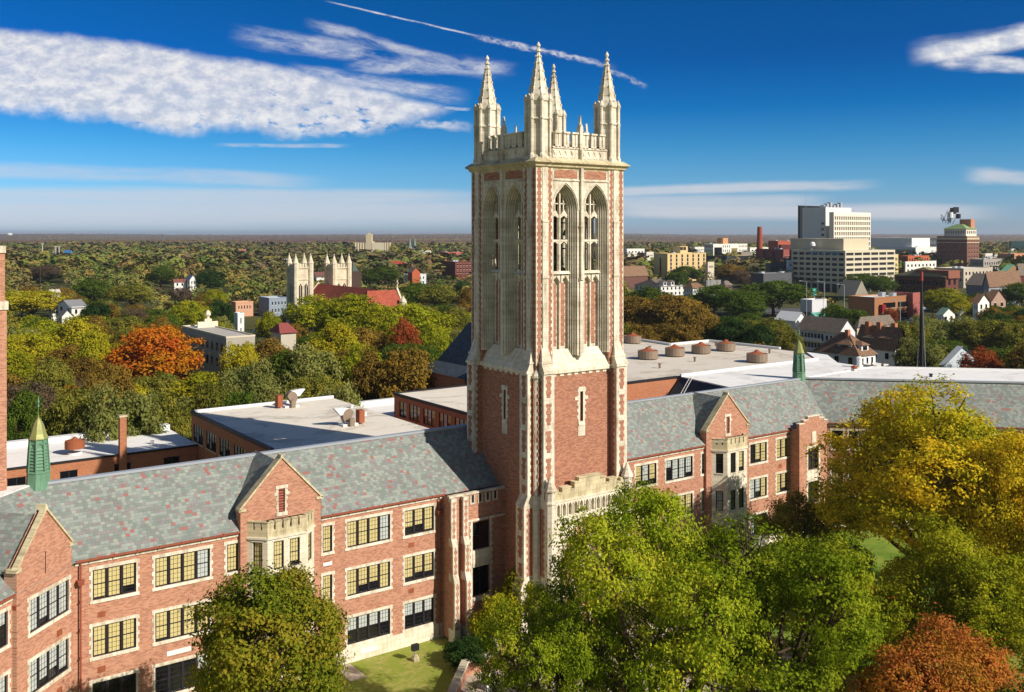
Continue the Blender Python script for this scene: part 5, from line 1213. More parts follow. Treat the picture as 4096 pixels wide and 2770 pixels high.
t,x0,x1,y0,y1,zt=bld('dark grey parking deck in front of the white office',z3(965,0)[0],z3(1180,0)[0],z3(1235,0)[0],830,z3(0,590)[1],pm('#3E4248'),ylow=1060,name='parking_deck')
for k in range(2):
    m=MB(); m.wbox(x0-.4,x1+.4,y0-.4,y1,4+k*4,5.6+k*4); m.build('deck_band',[pm('#6D6A66')],t)
t,x0,x1,y0,y1,zt=bld('low cream commercial building right of the parking deck',z3(1232,0)[0],z3(1275,0)[0],z3(1446,0)[0],800,z3(0,585)[1],pm('#D6C6A8'),ylow=1056); winrow(t,SF(y0),x0+1,x1-1,[5],8,.5,1.4)
t,*_r=bld('grey brown flat building over the cream shops',z3(1290,0)[0],z3(1330,0)[0],z3(1446,0)[0],880,z3(0,545)[1],pm('#8C8478'),ylow=1030)
far_specs=[('white warehouse with a hipped pale roof near the horizon',815,850,948,1050,492,'#E0DCD2'),('long low white warehouse left of the tan apartments',112,150,330,1000,512,'#E2DFD8'),('white store building left of the tan apartments',330,352,425,860,545,'#DAD3C6'),
 ('brown brick box behind the big brown roof',150,262,340,800,600,'#8A5444'),('taller dark brick box beyond the brown box',255,322,345,900,552,'#6E5048'),('low pale box with a dark door under the tan apartments',965,985,1050,640,650,'#CFC4AE'),('low blue and white shop right of the red block',1795,1815,1862,620,632,'#A9C3D6'),('dark flat roofed shop below the red block',1580,1625,1860,640,662,'#5F6468'),('pale shed left of the parking garage',1395,1420,1615,1000,498,'#DEDBD2')]
for l,a,b_,c,d,yt,h in far_specs:
    t,x0,x1,y0,y1,zt=bld(l,z3(a,0)[0],z3(b_,0)[0],z3(c,0)[0],d,z3(0,yt)[1],pm(h),ylow=z3(0,yt+45)[1]); winrow(t,SF(y0),x0+1,x1-1,[max(1.2,zt-3.4)],5,.45,1.4)
# gabled / hipped helper
def gable_house(label,x0,x1,y0,y1,ze,zr,wm,rm,axis='x',hip=0.0,name='house',chim=(),win=0,over=.5,z0=0,cat='house'):
    t=thing(name,label,cat,((x0+x1)/2,(y0+y1)/2,z0)); m=MB(); m.wbox(x0,x1,y0,y1,z0,ze)
    cy=(y0+y1)/2; cx=(x0+x1)/2
    if hip==0:
        if axis=='x':
            for x in (x0,x1): m.quad((x,y0,ze),(x,y1,ze),(x,cy,zr-.15))
        else:
            for y in (y0,y1): m.quad((x0,y,ze),(x1,y,ze),(cx,y,zr-.15))
    m.build('wall',[wm],t); r=MB(); a,b,c,e=x0-over,x1+over,y0-over,y1+over; zo=ze-.25
    if axis=='x':
        h=hip*(b-a)/2; p,q=(a+h,cy,zr),(b-h,cy,zr)
        r.slope((a,c,zo),(b,c,zo),q,p); r.slope((b,e,zo),(a,e,zo),p,q)
        if hip: r.slope((a,c,zo),(a,e,zo),p,p); r.slope((b,c,zo),(b,e,zo),q,q)
    else:
        h=hip*(e-c)/2; p,q=(cx,c+h,zr),(cx,e-h,zr)
        r.slope((a,c,zo),(a,e,zo),q,p); r.slope((b,c,zo),(b,e,zo),q,p)
        if hip: r.slope((a,c,zo),(b,c,zo),p,p); r.slope((a,e,zo),(b,e,zo),q,q)
    ro=r.build('roof',[rm],t)
    for (x,y,w_,zt) in chim:
        m=MB(); m.wbox(x-w_/2,x+w_/2,y-w_/2,y+w_/2,ze,zt); m.wbox(x-w_/2-.1,x+w_/2+.1,y-w_/2-.1,y+w_/2+.1,zt,zt+.2); m.build('chimney',[BRICK_D],ro)
    if win:
        winrow(t,SF(y0),x0+.4,x1-.4,[ze-2.3] if ze<5 else [ze-2.3,ze-5.2],win,.35,1.5,frame=WHITEM); winrow(t,WFc(x0),y0+.4,y1-.4,[ze-2.3] if ze<5 else [ze-2.3,ze-5.2],win,.3,1.5,frame=WHITEM)
    return t
def dormer(t,x,y,z,w_,h,dep,wm,rm,face='s'):
    m=MB(); 
    if face=='s': m.wbox(x-w_/2,x+w_/2,y,y+dep,z,z+h); m.cur=1; m.wbox(x-w_*.3,x+w_*.3,y-.04,y,z+h*.3,z+h*.85)
    else: m.wbox(x,x+dep,y-w_/2,y+w_/2,z,z+h); m.cur=1; m.wbox(x-.04,x,y-w_*.3,y+w_*.3,z+h*.3,z+h*.85)
    d_=m.build('dormer',[wm,GLASS],t); r=MB()
    if face=='s':
        a,b,c,e=x-w_/2-.3,x+w_/2+.3,y-.4,y+dep; r.slope((a,c,z+h),(b,c,z+h),(x,c+w_*.5,z+h+w_*.32),(x,c+w_*.5,z+h+w_*.32)); r.slope((a,c,z+h),(a,e,z+h),(x,e,z+h+w_*.32),(x,c+w_*.5,z+h+w_*.32)); r.slope((b,c,z+h),(b,e,z+h),(x,e,z+h+w_*.32),(x,c+w_*.5,z+h+w_*.32))
    else:
        a,b,c,e=x-.4,x+dep,y-w_/2-.3,y+w_/2+.3; r.slope((a,c,z+h),(a,e,z+h),(a+w_*.5,y,z+h+w_*.32),(a+w_*.5,y,z+h+w_*.32)); r.slope((a,c,z+h),(b,c,z+h),(b,y,z+h+w_*.32),(a+w_*.5,y,z+h+w_*.32)); r.slope((a,e,z+h),(b,e,z+h),(b,y,z+h+w_*.32),(a+w_*.5,y,z+h+w_*.32))
    r.build('dormer_roof',[rm],d_)
def hb(label,pxl,pxc,pxr,d,yeave,yridge,wm,rm,**k):
    x0,x1,y0,y1=box_px(pxl,pxc,pxr,d); ze,zr=ZY(yeave,d),ZY(yridge,d); VISIBLE.append((pxl-5,pxr+5,k.pop('ylow',yeave+25),d)); return gable_house(label,x0,x1,y0,y1,ze,zr,wm,rm,**k),x0,x1,y0,y1,ze,zr
WH=pm('#DEDEDA'); BWH=pm('#E9E6DE')
hb('big brown church roof at the tower edge',z3(60,0)[0],z3(120,0)[0],z3(365,0)[0],640,z3(0,790)[1],z3(0,688)[1],pm('#6B4A42'),SHING,ylow=1112,name='church_hall')
t,x0,x1,y0,y1,ze,zr=hb('white mansard apartment house with brown roof and dormers',z3(225,0)[0],z3(500,0)[0],z3(760,0)[0],560,z3(0,892)[1],z3(0,828)[1],WH,SHING_G,hip=.3,ylow=1165,win=6)
for k in (.15,.45,.78): dormer(t,x0+(x1-x0)*k,y0-.3,ze-.2,2.6,2.6,4,WH,SHING_G)
t,x0,x1,y0,y1,ze,zr=hb('white house with a brown hip roof right of the mansard house',z3(735,0)[0],z3(830,0)[0],z3(955,0)[0],540,z3(0,912)[1],z3(0,862)[1],WH,SHING,hip=.5,ylow=1165,win=4)
hb('purple victorian house with white trim among the oaks',z3(1110,0)[0],z3(1160,0)[0],z3(1235,0)[0],540,z3(0,880)[1],z3(0,838)[1],pm('#6A4458'),SHING_G,hip=.6,ylow=1150,win=2)
t,*_r=bld('long low white bank branch roof beside the purple house',z3(950,0)[0],z3(970,0)[0],z3(1120,0)[0],560,z3(0,842)[1],pm('#8A8A86'),ROOFB,ylow=1135)
t,*_r=bld('low entrance ramp building with white roof left of the garage',z3(1430,0)[0],z3(1560,0)[0],z3(1850,0)[0],560,z3(0,770)[1],pm('#55565A'),ROOFB,ylow=1120)
# brick hotel
t,x0,x1,y0,y1,zt=bld('dark brick hotel tower with a white crown and green hip roof',z3r(1425,0)[0],z3r(1735,0)[0],z3r(1860,0)[0],900,z3r(0,378)[1],pm('#7C5547'),ylow=1068,name='hotel',lip=.3,lipm=pm('#C9B79A'))
for f_,a,b_,n_ in ((SF(y0),x0+1,x1-1,4),(WFc(x0),y0+2,y1-2,7)): winrow(t,f_,a,b_,[zt-8-i*3.9 for i in range(8)],n_,.28,1.9,frame=pm('#C9B79A'))
m=MB(); m.wbox(x0-.3,x1+.3,y0-.3,y1+.3,zt-6.2,zt-5.4); m.wbox(x0-.2,x1+.2,y0-.2,y1+.2,zt-3,zt-1.2); m.build('stone_band',[pm('#C9B79A')],t)
m=MB(); m.wbox(x0+2,x1-1,y0+2,y1-6,zt,zt+7); m.build('top_storey',[pm('#DAD2C4')],t); winrow(t,SF(y0+2),x0+3,x1-2,[zt+2.5],5,.45,2.6); winrow(t,WFc(x0+2),y0+3,y1-7,[zt+2.5],8,.4,2.6)
m=MB(); a,b_,c,e=x0+1,x1,y0+1,y1-5; px_,py_=(x0+x1)/2,(y0+y1)/2; ro_=[(a,c),(b_,c),(b_,e),(a,e)]
ri=[(a+7,c+8),(b_-7,c+8),(b_-7,e-10),(a+7,e-10)]
for k in range(4): A_,B_,C_,D_=ro_[k],ro_[(k+1)%4],ri[(k+1)%4],ri[k]; m.slope((*A_,zt+7),(*B_,zt+7),(*C_,zt+11.5),(*D_,zt+11.5))
m.prism(ri,zt+11.3,zt+11.5); m.build('roof',[pm('#86A06A')],t)
m=MB(); m.wbox(x1-9,x1-2,y0+3,y0+14,zt+7,zt+16); m.build('lift_tower',[pm('#C08468')],t)
m=MB(); cx_,cy_=x1-14,y0+22
rg=random.Random(5)
for i in range(18):
    p_=(cx_+rg.uniform(-7,7),cy_+rg.uniform(-4,4),zt+11.5+rg.uniform(0,4)); q_=(p_[0]+rg.uniform(-5,5),p_[1]+rg.uniform(-2,2),zt+16+rg.uniform(0,9)); m.tube(p_,q_,.22,n=4)
m.build('antenna_frame',[DARKM],t)
for k,(a,zz,r) in enumerate(((-6,20,2.6),(-1,24,2.8),(4,25,2.6),(8,19,2.2))):
    m=MB(); m.lathe(cx_+a,cy_-5,[(r,zt+zz-r),(r,zt+zz+r)],10); m.build('satellite_dish',[WHITEM if k in(0,) else DARKM],t)
# civic buildings between garage and hotel
t,x0,x1,y0,y1,zt=bld('low modern civic building with dark and white vertical stripes',z3r(820,0)[0],z3r(1205,0)[0],z3r(1418,0)[0],960,z3r(0,495)[1],pm('#D8DAD8'),ylow=1024)
F2=WFc(x0)
for i in range(26): m=MB(); a=y0+(y1-y0)*(i+.2)/26; m.box(F2,a,a+(y1-y0)/26*.5,0,.15,2,zt-2); m.build('window_strip',[GLASS],t)
m=MB(); m.wbox(x0+3,x0+35,y0+6,y0+60,zt,zt+9.5); m.build('roof_storey',[WHITEM],t)
t,x0,x1,y0,y1,zt=bld('dark gridded office block on the horizon left of the hotel',z3r(1165,0)[0],z3r(1190,0)[0],z3r(1425,0)[0],1200,z3r(0,402)[1],pm('#3A3D42'),ylow=1000); winrow(t,SF(y0),x0+2,x1-2,[zt-7-i*7 for i in range(4)],7,.78,4.5,glassm('glass_mid','#5a646a',.2))
for l,a,b_,c,d,yt,h,yl in (('white office with small dark windows below the striped building',1085,1100,1418,820,645,'#E6E2D8',760),('orange brick shops with white tops left of the hotel',1030,1125,1345,880,585,'#B4603E',640),('pale grey stone block right of the hotel',1765,1905,2105,760,620,'#A39C94',740),('cream and grey low block under the hotel',1395,1700,2000,640,716,'#BDB3A2',830),
   ('tan brick warehouse at the right edge behind the copper roofs',2050,2225,2400,1000,560,'#C98C68',640),('white roofed low sheds right of the hotel',1890,1925,2060,1100,560,'#D8D5CF',620),('white cube on the far sheds at the right edge',2172,2195,2250,1150,512,'#E4E4E2',560),('cream shop wall beside the parking garage',975,985,1025,700,570,'#D9C48C',640)):
    t,x0,x1,y0,y1,zt=bld(l,z3r(a,0)[0],z3r(b_,0)[0],z3r(c,0)[0],d,z3r(0,yt)[1],pm(h),ROOFB,ylow=z3r(0,yl)[1]); winrow(t,SF(y0),x0+1,x1-1,[z for z in (zt-4,zt-8.2) if z>.8],8,.4,2.0); 
    if b_-a>60: winrow(t,WFc(x0),y0+1,y1-1,[z for z in (zt-4,zt-8.2) if z>.8],8,.35,2.0)
t,x0,x1,y0,y1,zt=bld('teal glass office cut by the right edge',z3r(2172,0)[0],z3r(2190,0)[0],z3r(2500,0)[0],1250,z3r(0,430)[1],GLASST,ylow=1000,name='office_building')
for i in range(6): m=MB(); m.wbox(x0-.3,x1+.3,y0-.3,y1,zt-3-i*4.5,zt-2.4-i*4.5); m.build('floor_band',[DARKM],t)
# library with hip roof and dark brick
t,x0,x1,y0,y1,ze,zr=hb('wide dark brick office with an olive hip roof',z3r(985,0)[0],z3r(1515,0)[0],z3r(1645,0)[0],520,z3r(0,795)[1],z3r(0,705)[1],pm('#6B3F36'),pm('#8F8560'),hip=.6,ylow=1165,name='office_building')
F2=WFc(x0); winrow(t,F2,y0+2,y1-2,[ze-5,ze-10],12,.6,2.6,frame=pm('#A06A58')); winrow(t,SF(y0),x0+1,x1-1,[ze-4.5,ze-9],2,.4,2.8)
m=MB(); m.wbox(x0+1,x1,y0-1,y0+18,ze-1,ze+3.2); m.build('corner_block',[pm('#8F5A48')],t)
# stone church with big roofs
hb('dark brown roof slope of the stone church nave',z3r(1725,0)[0],z3r(1905,0)[0],z3r(2080,0)[0],470,z3r(0,880)[1],z3r(0,768)[1],pm('#7E8088'),SHING_G,axis='y',ylow=1150,name='church')
t,x0,x1,y0,y1,ze,zr=hb('grey gabled church with a sunlit brown roof',z3r(1905,0)[0],z3r(1960,0)[0],z3r(2290,0)[0],430,z3r(0,900)[1],z3r(0,745)[1],pm('#9298A2'),SHING,ylow=1160,name='church')
hb('tan gabled hall with green copper trim near the right edge',z3r(2080,0)[0],z3r(2140,0)[0],z3r(2300,0)[0],640,z3r(0,740)[1],z3r(0,672)[1],pm('#8F7350'),pm('#6FA58A'),axis='y',ylow=1095,name='church')
hb('dark red brick gabled hall cut by the right edge',z3r(2240,0)[0],z3r(2275,0)[0],z3r(2500,0)[0],560,z3r(0,780)[1],z3r(0,660)[1],pm('#5A2F2A'),SHING_G,ylow=1110,name='church')
for l,a,b_,c,d,ye,yr,w_,r_ in (('cream bungalow with a rusty brown roof near the golden trees',1795,1850,1965,330,1060,975,BWH,SHING),('brown roofed cottage beside the cream bungalow',1925,1985,2135,350,1045,932,pm('#A88A78'),SHING),('green roofed cottage with white gables behind the mast',1425,1480,1610,340,1185,1120,BWH,pm('#5F7A6C')),('second green roofed cottage right of the first',1640,1665,1750,350,1170,1115,BWH,pm('#5F7A6C'))):
    hb(l,z3r(a,0)[0],z3r(b_,0)[0],z3r(c,0)[0],d,z3r(0,ye)[1],z3r(0,yr)[1],w_,r_,axis='y',ylow=z3r(0,ye+15)[1],win=2)
# brown bank branch
t,x0,x1,y0,y1,zt=bld('brown two storey office with a red slab wall and gabled skylight',z3r(510,0)[0],z3r(780,0)[0],z3r(1120,0)[0],400,z3r(0,1020)[1],pm('#A1714E'),ROOFB,ylow=1272,name='office_building',lipm=pm('#A1714E'))
L=x1-x0
for z in (zt-4.3,zt-8.9):
    for a,b_ in ((.26,.62),(.70,.99)): m=MB(); m.box(SF(y0),x0+L*a,x0+L*b_,0,.1,z,z+2.2); m.cur=1; m.box(SF(y0),x0+L*a-.2,x0+L*b_+.2,0,.4,z-.3,z); m.build('window',[GLASS,pm('#B89A78')],t)
m=MB(); m.wbox(x1,x1+1.5,y0-2.5,y0+8,0,zt+1.6); m.wbox(x1+1.5,x1+7,y0-2.2,y0-1.4,0,zt+1.6); m.build('red_slab_wall',[pm('#A4605A')],t)
m=MB(); m.wbox(x0+3.2,x0+5.6,y0-1.6,y0,3.4,6.6); m.build('awning',[pm('#8A1F2A')],t)
m=MB(); ax,ay=x1-10,y0+14; m.ext(Fr((0,ay),(1,0),(0,-1)),[(ax-7,zt),(ax+3,zt),(ax-2,zt+6.5)],-9,0); m.build('gabled_skylight',[pm('#8C8678')],t)
# motel and old houses in the middle right
t,x0,x1,y0,y1,ze,zr=hb('long white balconied apartment building with a brown shingle roof',z3r(-10,0)[0],z3r(415,0)[0],z3r(580,0)[0],285,z3r(0,1370)[1],z3r(0,1238)[1],pm('#D6D8DA'),SHING_G,axis='y',ylow=1392,name='apartment_building')
F2=WFc(x0); L=y1-y0
for k in range(2):
    m=MB(); z=ze-5.4-k*2.9+2.2; m.box(F2,y0+L*.35,y1,0,1.3,z-.2,z); m.box(F2,y0+L*.35,y1,1.2,1.3,z,z+1.0); m.build('balcony',[WH],t)
winrow(t,F2,y0+L*.36,y1-1,[ze-2.9,ze-5.8],7,.6,1.9); winrow(t,F2,y0+.5,y0+L*.34,[ze-2.7,ze-5.6],3,.45,1.4)
t,x0,x1,y0,y1,ze,zr=hb('second brown shingle apartment roof behind the balconied building',z3r(580,0)[0],z3r(600,0)[0],z3r(985,0)[0],315,z3r(0,1310)[1],z3r(0,1215)[1],pm('#C9B79C'),SHING_G,hip=.25,ylow=1320,name='apartment_building')
z6z=lambda x,y:(3196+.3873*x,1250+.3873*y)
t,x0,x1,y0,y1,ze,zr=hb('white frame house with a brown hip roof, dormers and a tall chimney',z6z(165,0)[0],z6z(620,0)[0],z6z(790,0)[0],215,z6z(0,440)[1],z6z(0,235)[1],WH,SHING,hip=.85,axis='y',ylow=1471,chim=(),win=3)
m=MB(); cxh,cyh=(x0+x1)/2,(y0+y1)/2
ch_=[(x0+(x1-x0)*.45,y0+(y1-y0)*.42,.9,zr+.6)]
for (x,y,w_,zz) in ch_: m.wbox(x-w_/2,x+w_/2,y-w_/2,y+w_/2,ze,zz)
m.build('chimney',[BRICK_D],t); dormer(t,x0+.8,(y0+y1)/2-1.5,ze+.3,3.6,1.6,4,WH,SHING,'w'); dormer(t,(x0+x1)/2,y0+.6,ze+.3,2.6,1.6,3,WH,SHING)
m=MB(); m.wbox(x0+2,x1-.6,y0-3,y0,0,ze-2.4); m.wbox(x0+1.6,x1-.2,y0-3.4,y0,ze-2.4,ze-2.15); m.build('porch',[WH],t)
t,x0,x1,y0,y1,ze,zr=hb('fire damaged white house with brown gables and two brick chimneys',z6z(590,0)[0],z6z(985,0)[0],z6z(1120,0)[0],232,z6z(0,395)[1],z6z(0,165)[1],WH,SHING,axis='y',ylow=1471,win=3)
m=MB()
for (fx,fy) in ((.5,.55),(.35,.8),(.6,.2)): x,y=x0+(x1-x0)*fx,y0+(y1-y0)*fy; m.wbox(x-.55,x+.55,y-.55,y+.55,ze,zr+.9)
m.build('chimney',[BRICK_D],t); dormer(t,x0+1.2,y0+(y1-y0)*.32,ze+.6,2.8,2.0,4,WH,SHING,'w'); dormer(t,x0+1.0,y0+(y1-y0)*.75,ze+.6,3.0,2.0,4,WH,SHING,'w')
m=MB(); c_=(x0+x1)/2; m.ext(SF(y0),[(c_-2.6,ze+.3),(c_+2.2,ze+.5),(c_+.5,zr-.3),(c_-.4,zr-.2)],.02,.08); m.build('burnt_gable',[plain('char','#1b1715',.95,.1)],t)
dp=S(z6z(850,0)[0],205); rg=random.Random(9); m=MB()
for k in range(26):
    a=rg.uniform(-2.6,2.6); m.tube((dp[0]+a,dp[1]+rg.uniform(-2,2),.1),(dp[0]+a+rg.uniform(-1,2.2),dp[1]+rg.uniform(-2,3),rg.uniform(2.5,9.2)),.11,n=4)
tag(m.build('collapsed_timbers',[pm('#7A5A40')]),'heap of broken roof timbers leaning beside the white frame house','timber heap')
t,*_r=hb('small pale blue gabled house left of the red tree',z6z(1475,0)[0],z6z(1500,0)[0],z6z(1850,0)[0],215,z6z(0,535)[1],z6z(0,372)[1],pm('#B9C4CC'),pm('#9DA2A6'),axis='y',ylow=1478)
# white annexe shops between oaks and garage
t,x0,x1,y0,y1,zt=bld('white canopy of a filling station beside the oaks',z3r(15,0)[0],z3r(135,0)[0],z3r(285,0)[0],400,z3r(0,1045)[1],pm('#CFCFD2'),ROOFB,ylow=1262,name='filling_station'); winrow(t,WFc(x0),y0+1,y1-1,[1.2],4,.7,2.4)
hb('low teal metal roof in front of the filling station',z3r(70,0)[0],z3r(200,0)[0],z3r(330,0)[0],345,z3r(0,1225)[1],z3r(0,1170)[1],WH,pm('#5FA092'),ylow=1285)
hb('white gabled shed at the edge of the oaks',z3(1690,0)[0],z3(1890,0)[0],z3(2010,0)[0],300,z3(0,1245)[1],z3(0,1165)[1],WHITEM,WHITEM,axis='y',ylow=1282)
# road, car park in the middle right
for nm,pts,mt_,z in (('road',[(2990,430),(3560,430),(3700,470),(3000,470)],ASPH,.02),):
    sheet(nm,[S(a,b_)[:2] for a,b_ in pts],z,mt_)
sheet('parking_lot',[S(a,b_)[:2] for a,b_ in ((3560,300),(3690,300),(3700,395),(3560,380))],.02,ASPH)
sheet('parking_lot',[S(a,b_)[:2] for a,b_ in ((1700,185),(1900,185),(1890,260),(1750,260))],.02,ASPH)
sheet('pavement',[S(a,b_)[:2] for a,b_ in ((1700,176),(1900,176),(1900,184.5),(1700,184.5))],.03,CONC)
# signs and poles
def sign(label,px0,px1,y0_,y1_,d,c,stripe=None):
    p=S((px0+px1)/2,d); w_=(px1-px0)/FPX*d/2; a,b_=ZY(y1_,d),ZY(y0_,d); F=Fr(p[:2],(rt[0],rt[1]),(-fw[0],-fw[1])); t=thing('sign_board',label,'sign',(p[0],p[1],0))
    m=MB(); m.box(F,-w_,w_,-.3,.3,a,b_); m.build('board',[pm(c,.4)],t); m=MB(); m.box(F,-.15,.15,-.15,.15,0,a); m.build('post',[COPING],t)
    m=MB(); m.box(F,-w_*.3,w_*.3,.3,.34,a+(b_-a)*.62,a+(b_-a)*.85); m.box(F,-w_*.75,w_*.75,.3,.34,a+(b_-a)*.15,a+(b_-a)*.28); m.build('lettering',[WHITEM],t); VISIBLE.append((px0-8,px1+8,y1_+15,d))
sign('green upright sign board with a white symbol beside the garage',*[z3r(135,0)[0],z3r(178,0)[0]],z3r(0,912)[1],z3r(0,990)[1],420,'#17A08A')
sign('blue square sign with a white letter in front of the dark trees',*[z3r(622,0)[0],z3r(678,0)[0]],z3r(0,940)[1],z3r(0,990)[1],430,'#1E2FB0')
def pole(label,px,ytop,d,r=.12,arm=2.2,name='street_lamp',head=True,mt=None,cat='street lamp',group=None):
    p=S(px,d); zt=ZY(ytop,d); t=thing(name,label,cat,(p[0],p[1],0),group); m=MB(); m.tube((p[0],p[1],0),(p[0],p[1],zt),r*1.4,r); m.build('pole',[mt or COPING],t)
    if head:
        m=MB(); q=(p[0]-rt[0]*arm,p[1]-rt[1]*arm,zt+.3); m.tube((p[0],p[1],zt),q,r*.6); m.tube(q,(q[0]-rt[0]*.9,q[1]-rt[1]*.9,q[2]-.05),.22,.16); m.build('lamp_arm',[mt or COPING],t)
    return t,p,zt
pole('grey lamp pole left of the green sign',z3r(78,0)[0],z3r(0,845)[1],400); pole('tall grey lamp pole in front of the garage',z3r(262,0)[0],z3r(0,850)[1],420); pole('grey pole at the garage corner',z3r(467,0)[0],z3r(0,880)[1],400)
pole('white globe lamp pole in front of the brown office',z3r(1045,0)[0],z3r(0,1045)[1],385); pole('thin grey lamp on the tan apartments car park',z3(985,0)[0],z3(0,740)[1],560); pole('utility pole with cross arm right of the tan apartments',z3(1078,0)[0],z3(0,730)[1],560,head=False,name='utility_pole',mt=BARK,cat='utility pole')
t,p,zt=pole('tall dark steel mast rising behind the right white roof',3686,z3r(0,745)[1],165,.22,head=False,name='steel_mast',mt=DARKM,cat='mast'); VISIBLE.append((3665,3710,1470,165))
m=MB(); m.tube((p[0],p[1],0),(p[0],p[1],zt-7),.42,.30,8); m.build('lower_tube',[DARKM],t)
m=MB()
for sg in (-1,1,.9): m.tube((p[0],p[1],zt-.3),(p[0]+sg*1.3*rt[0],p[1]+sg*1.3*rt[1],0),.03,n=4)
m.build('guy_wire',[COPING],t)
m=MB(); m.tube((p[0],p[1],zt-1.5),(p[0],p[1],zt+.02),.27,.25); m.build('red_tip',[pm('#A04A40')],t)
# ------------------------------------------------------------------ left side: twin towered cathedral
STC=limestone('limestone_cathedral','#E2D8C0','#BFB092',.6)
cd=thing('cathedral','cream stone cathedral with twin pinnacled towers and red tiled roofs among the trees','cathedral',(0,0,0))
def ctower(pxl,pxc,pxr,d):
    x0,x1,y0,y1=box_px(pxl,pxc,pxr,d); y1=y0+(x1-x0); cx,cy=(x0+x1)/2,(y0+y1)/2; h=(x1-x0)/2
    zt=ZY(z2(0,400)[1],d); m=MB(); m.wbox(x0,x1,y0,y1,0,zt); m.build('tower_shaft',[STC],cd)
    Fs=[Fr((cx,cy),(1,0),(0,-1)),Fr((cx,cy),(0,-1),(-1,0)),Fr((cx,cy),(-1,0),(0,1)),Fr((cx,cy),(0,1),(1,0))]
    m=MB()
    for F in Fs:
        m.box(F,-h-.2,h+.2,h-.1,h+.3,zt-.3,zt+.1)
        for k in range(5): a=-h+.9+k*(2*h-1.8)/4; m.box(F,a-.35,a+.35,h-.3,h,zt,zt+1.3)
        m.box(F,-h-.15,h+.15,h-.1,h+.25,zt-13.2,zt-12.8); m.box(F,-h-.15,h+.15,h-.1,h+.25,zt-4.2,zt-3.9)
    m.build('parapet',[STC],cd)
    for F in Fs[:2]:
        for a in (-.36*h,.36*h):
            for (z0,z1,w_) in ((zt-11.8,zt-5.4,.62),(zt-20,zt-15.8,.5)):
                g=MB(); g.ext(F,[(a-w_,z0),(a+w_,z0),(a+w_,z1-.9),(a,z1),(a-w_,z1-.9)],h,h+.04); g.cur=1; g.box(F,a-.09,a+.09,h,h+.14,z0,z1-.6); g.box(F,a-w_-.15,a-w_,h,h+.2,z0,z1-.9); g.box(F,a+w_,a+w_+.15,h,h+.2,z0,z1-.9); g.build('belfry_window',[GLASS,STC],cd)
    for sx in (-1,1):
        for sy in (-1,1):
            m=MB(); m.lathe(cx+sx*(h-.1),cy+sy*(h-.1),[(1.0,0),(1.0,zt+1.3),(1.15,zt+1.4),(1.1,zt+1.6),(.12,zt+4.4),(.25,zt+4.5),(.05,zt+4.9)],8); m.build('pinnacle',[STC],cd)
    return x0,x1,y0,y1,zt
c1_=ctower(z2(603,0)[0],z2(655,0)[0],z2(800,0)[0],330)
c2_=ctower(z2(960,0)[0],z2(1012,0)[0],z2(1155,0)[0],339)
# nave runs back between the towers, transept along the view
RED=slate('tile_red',[(0,'#A9523C'),(.3,'#9C4836'),(.6,'#B25C44'),(.85,'#A34E3A')],.4,.3)
def croof(x0,x1,y0,y1,ze,zr,axis,nm='roof',ends=(1,1)):
    m=MB(); m.wbox(x0,x1,y0,y1,0,ze); m.build('nave_wall',[STC],cd)
    r=MB(); cx,cy=(x0+x1)/2,(y0+y1)/2
    if axis=='x':
        r.slope((x0,y0-.4,ze-.3),(x1,y0-.4,ze-.3),(x1,cy,zr),(x0,cy,zr)); r.slope((x0,y1+.4,ze-.3),(x1,y1+.4,ze-.3),(x1,cy,zr),(x0,cy,zr)); g=MB(); E_=[x for x,k in ((x0,ends[0]),(x1,ends[1])) if k]
        for x in E_: g.ext(Fr((x,0),(0,1),(-1,0)),[(y0,0),(y1,0),(y1,ze),(cy,zr+.7),(y0,ze)],-.3,.3)
    else:
        r.slope((x0-.4,y0,ze-.3),(x0-.4,y1,ze-.3),(cx,y1,zr),(cx,y0,zr)); r.slope((x1+.4,y0,ze-.3),(x1+.4,y1,ze-.3),(cx,y1,zr),(cx,y0,zr)); g=MB(); E_=[y for y,k in ((y0,ends[0]),(y1,ends[1])) if k]
        for y in E_: g.ext(SF(y),[(x0,0),(x1,0),(x1,ze),(cx,zr+.7),(x0,ze)],-.3,.3)
    if E_: g.build('gable_wall',[STC],cd)
    return r.build(nm,[RED],cd)
nx=.4707*306; yf,yn=316.0,273.0; zr=18.5; ze=10.5
croof(nx-7,nx+7,yn,yf,ze,zr,'y','roof',(0,1)); x_e=ratio(z2(1600,0)[0])*yn
croof(nx-3,x_e,yn-6.5,yn+6.5,ze,zr-.4,'x','transept_roof',(0,1))
m=MB(); m.slope((nx-7.4,yn-6.8,ze-.3),(nx-3,yn-6.9,ze-.3),(nx-3,yn,zr-.4),(nx-3,yn,zr-.4)); m.slope((nx-7.4,yn-6.8,ze-.3),(nx-7.4,yn+6,ze-.3),(nx-3,yn,zr-.4),(nx-3,yn,zr-.4)); m.build('hip_roof',[RED],cd)
m=MB(); m.box(Fr((x_e,yn),(0,1),(-1,0)),-.15,.15,-.15,.15,zr,zr+2.6); m.box(Fr((x_e,yn),(0,1),(-1,0)),-.8,.8,-.12,.12,zr+1.6,zr+1.9); m.build('stone_cross',[STC],cd)
b_=S(z2(1655,0)[0],306); m=MB(); m.lathe(b_[0],b_[1],[(1.2,0),(1.2,ZY(z2(0,712)[1],306)),(.1,ZY(z2(0,660)[1],306))],8); m.build('pinnacle',[STC],cd)
VISIBLE.append((1150,1405,1200,330)); VISIBLE.append((1235,1620,1198,300))
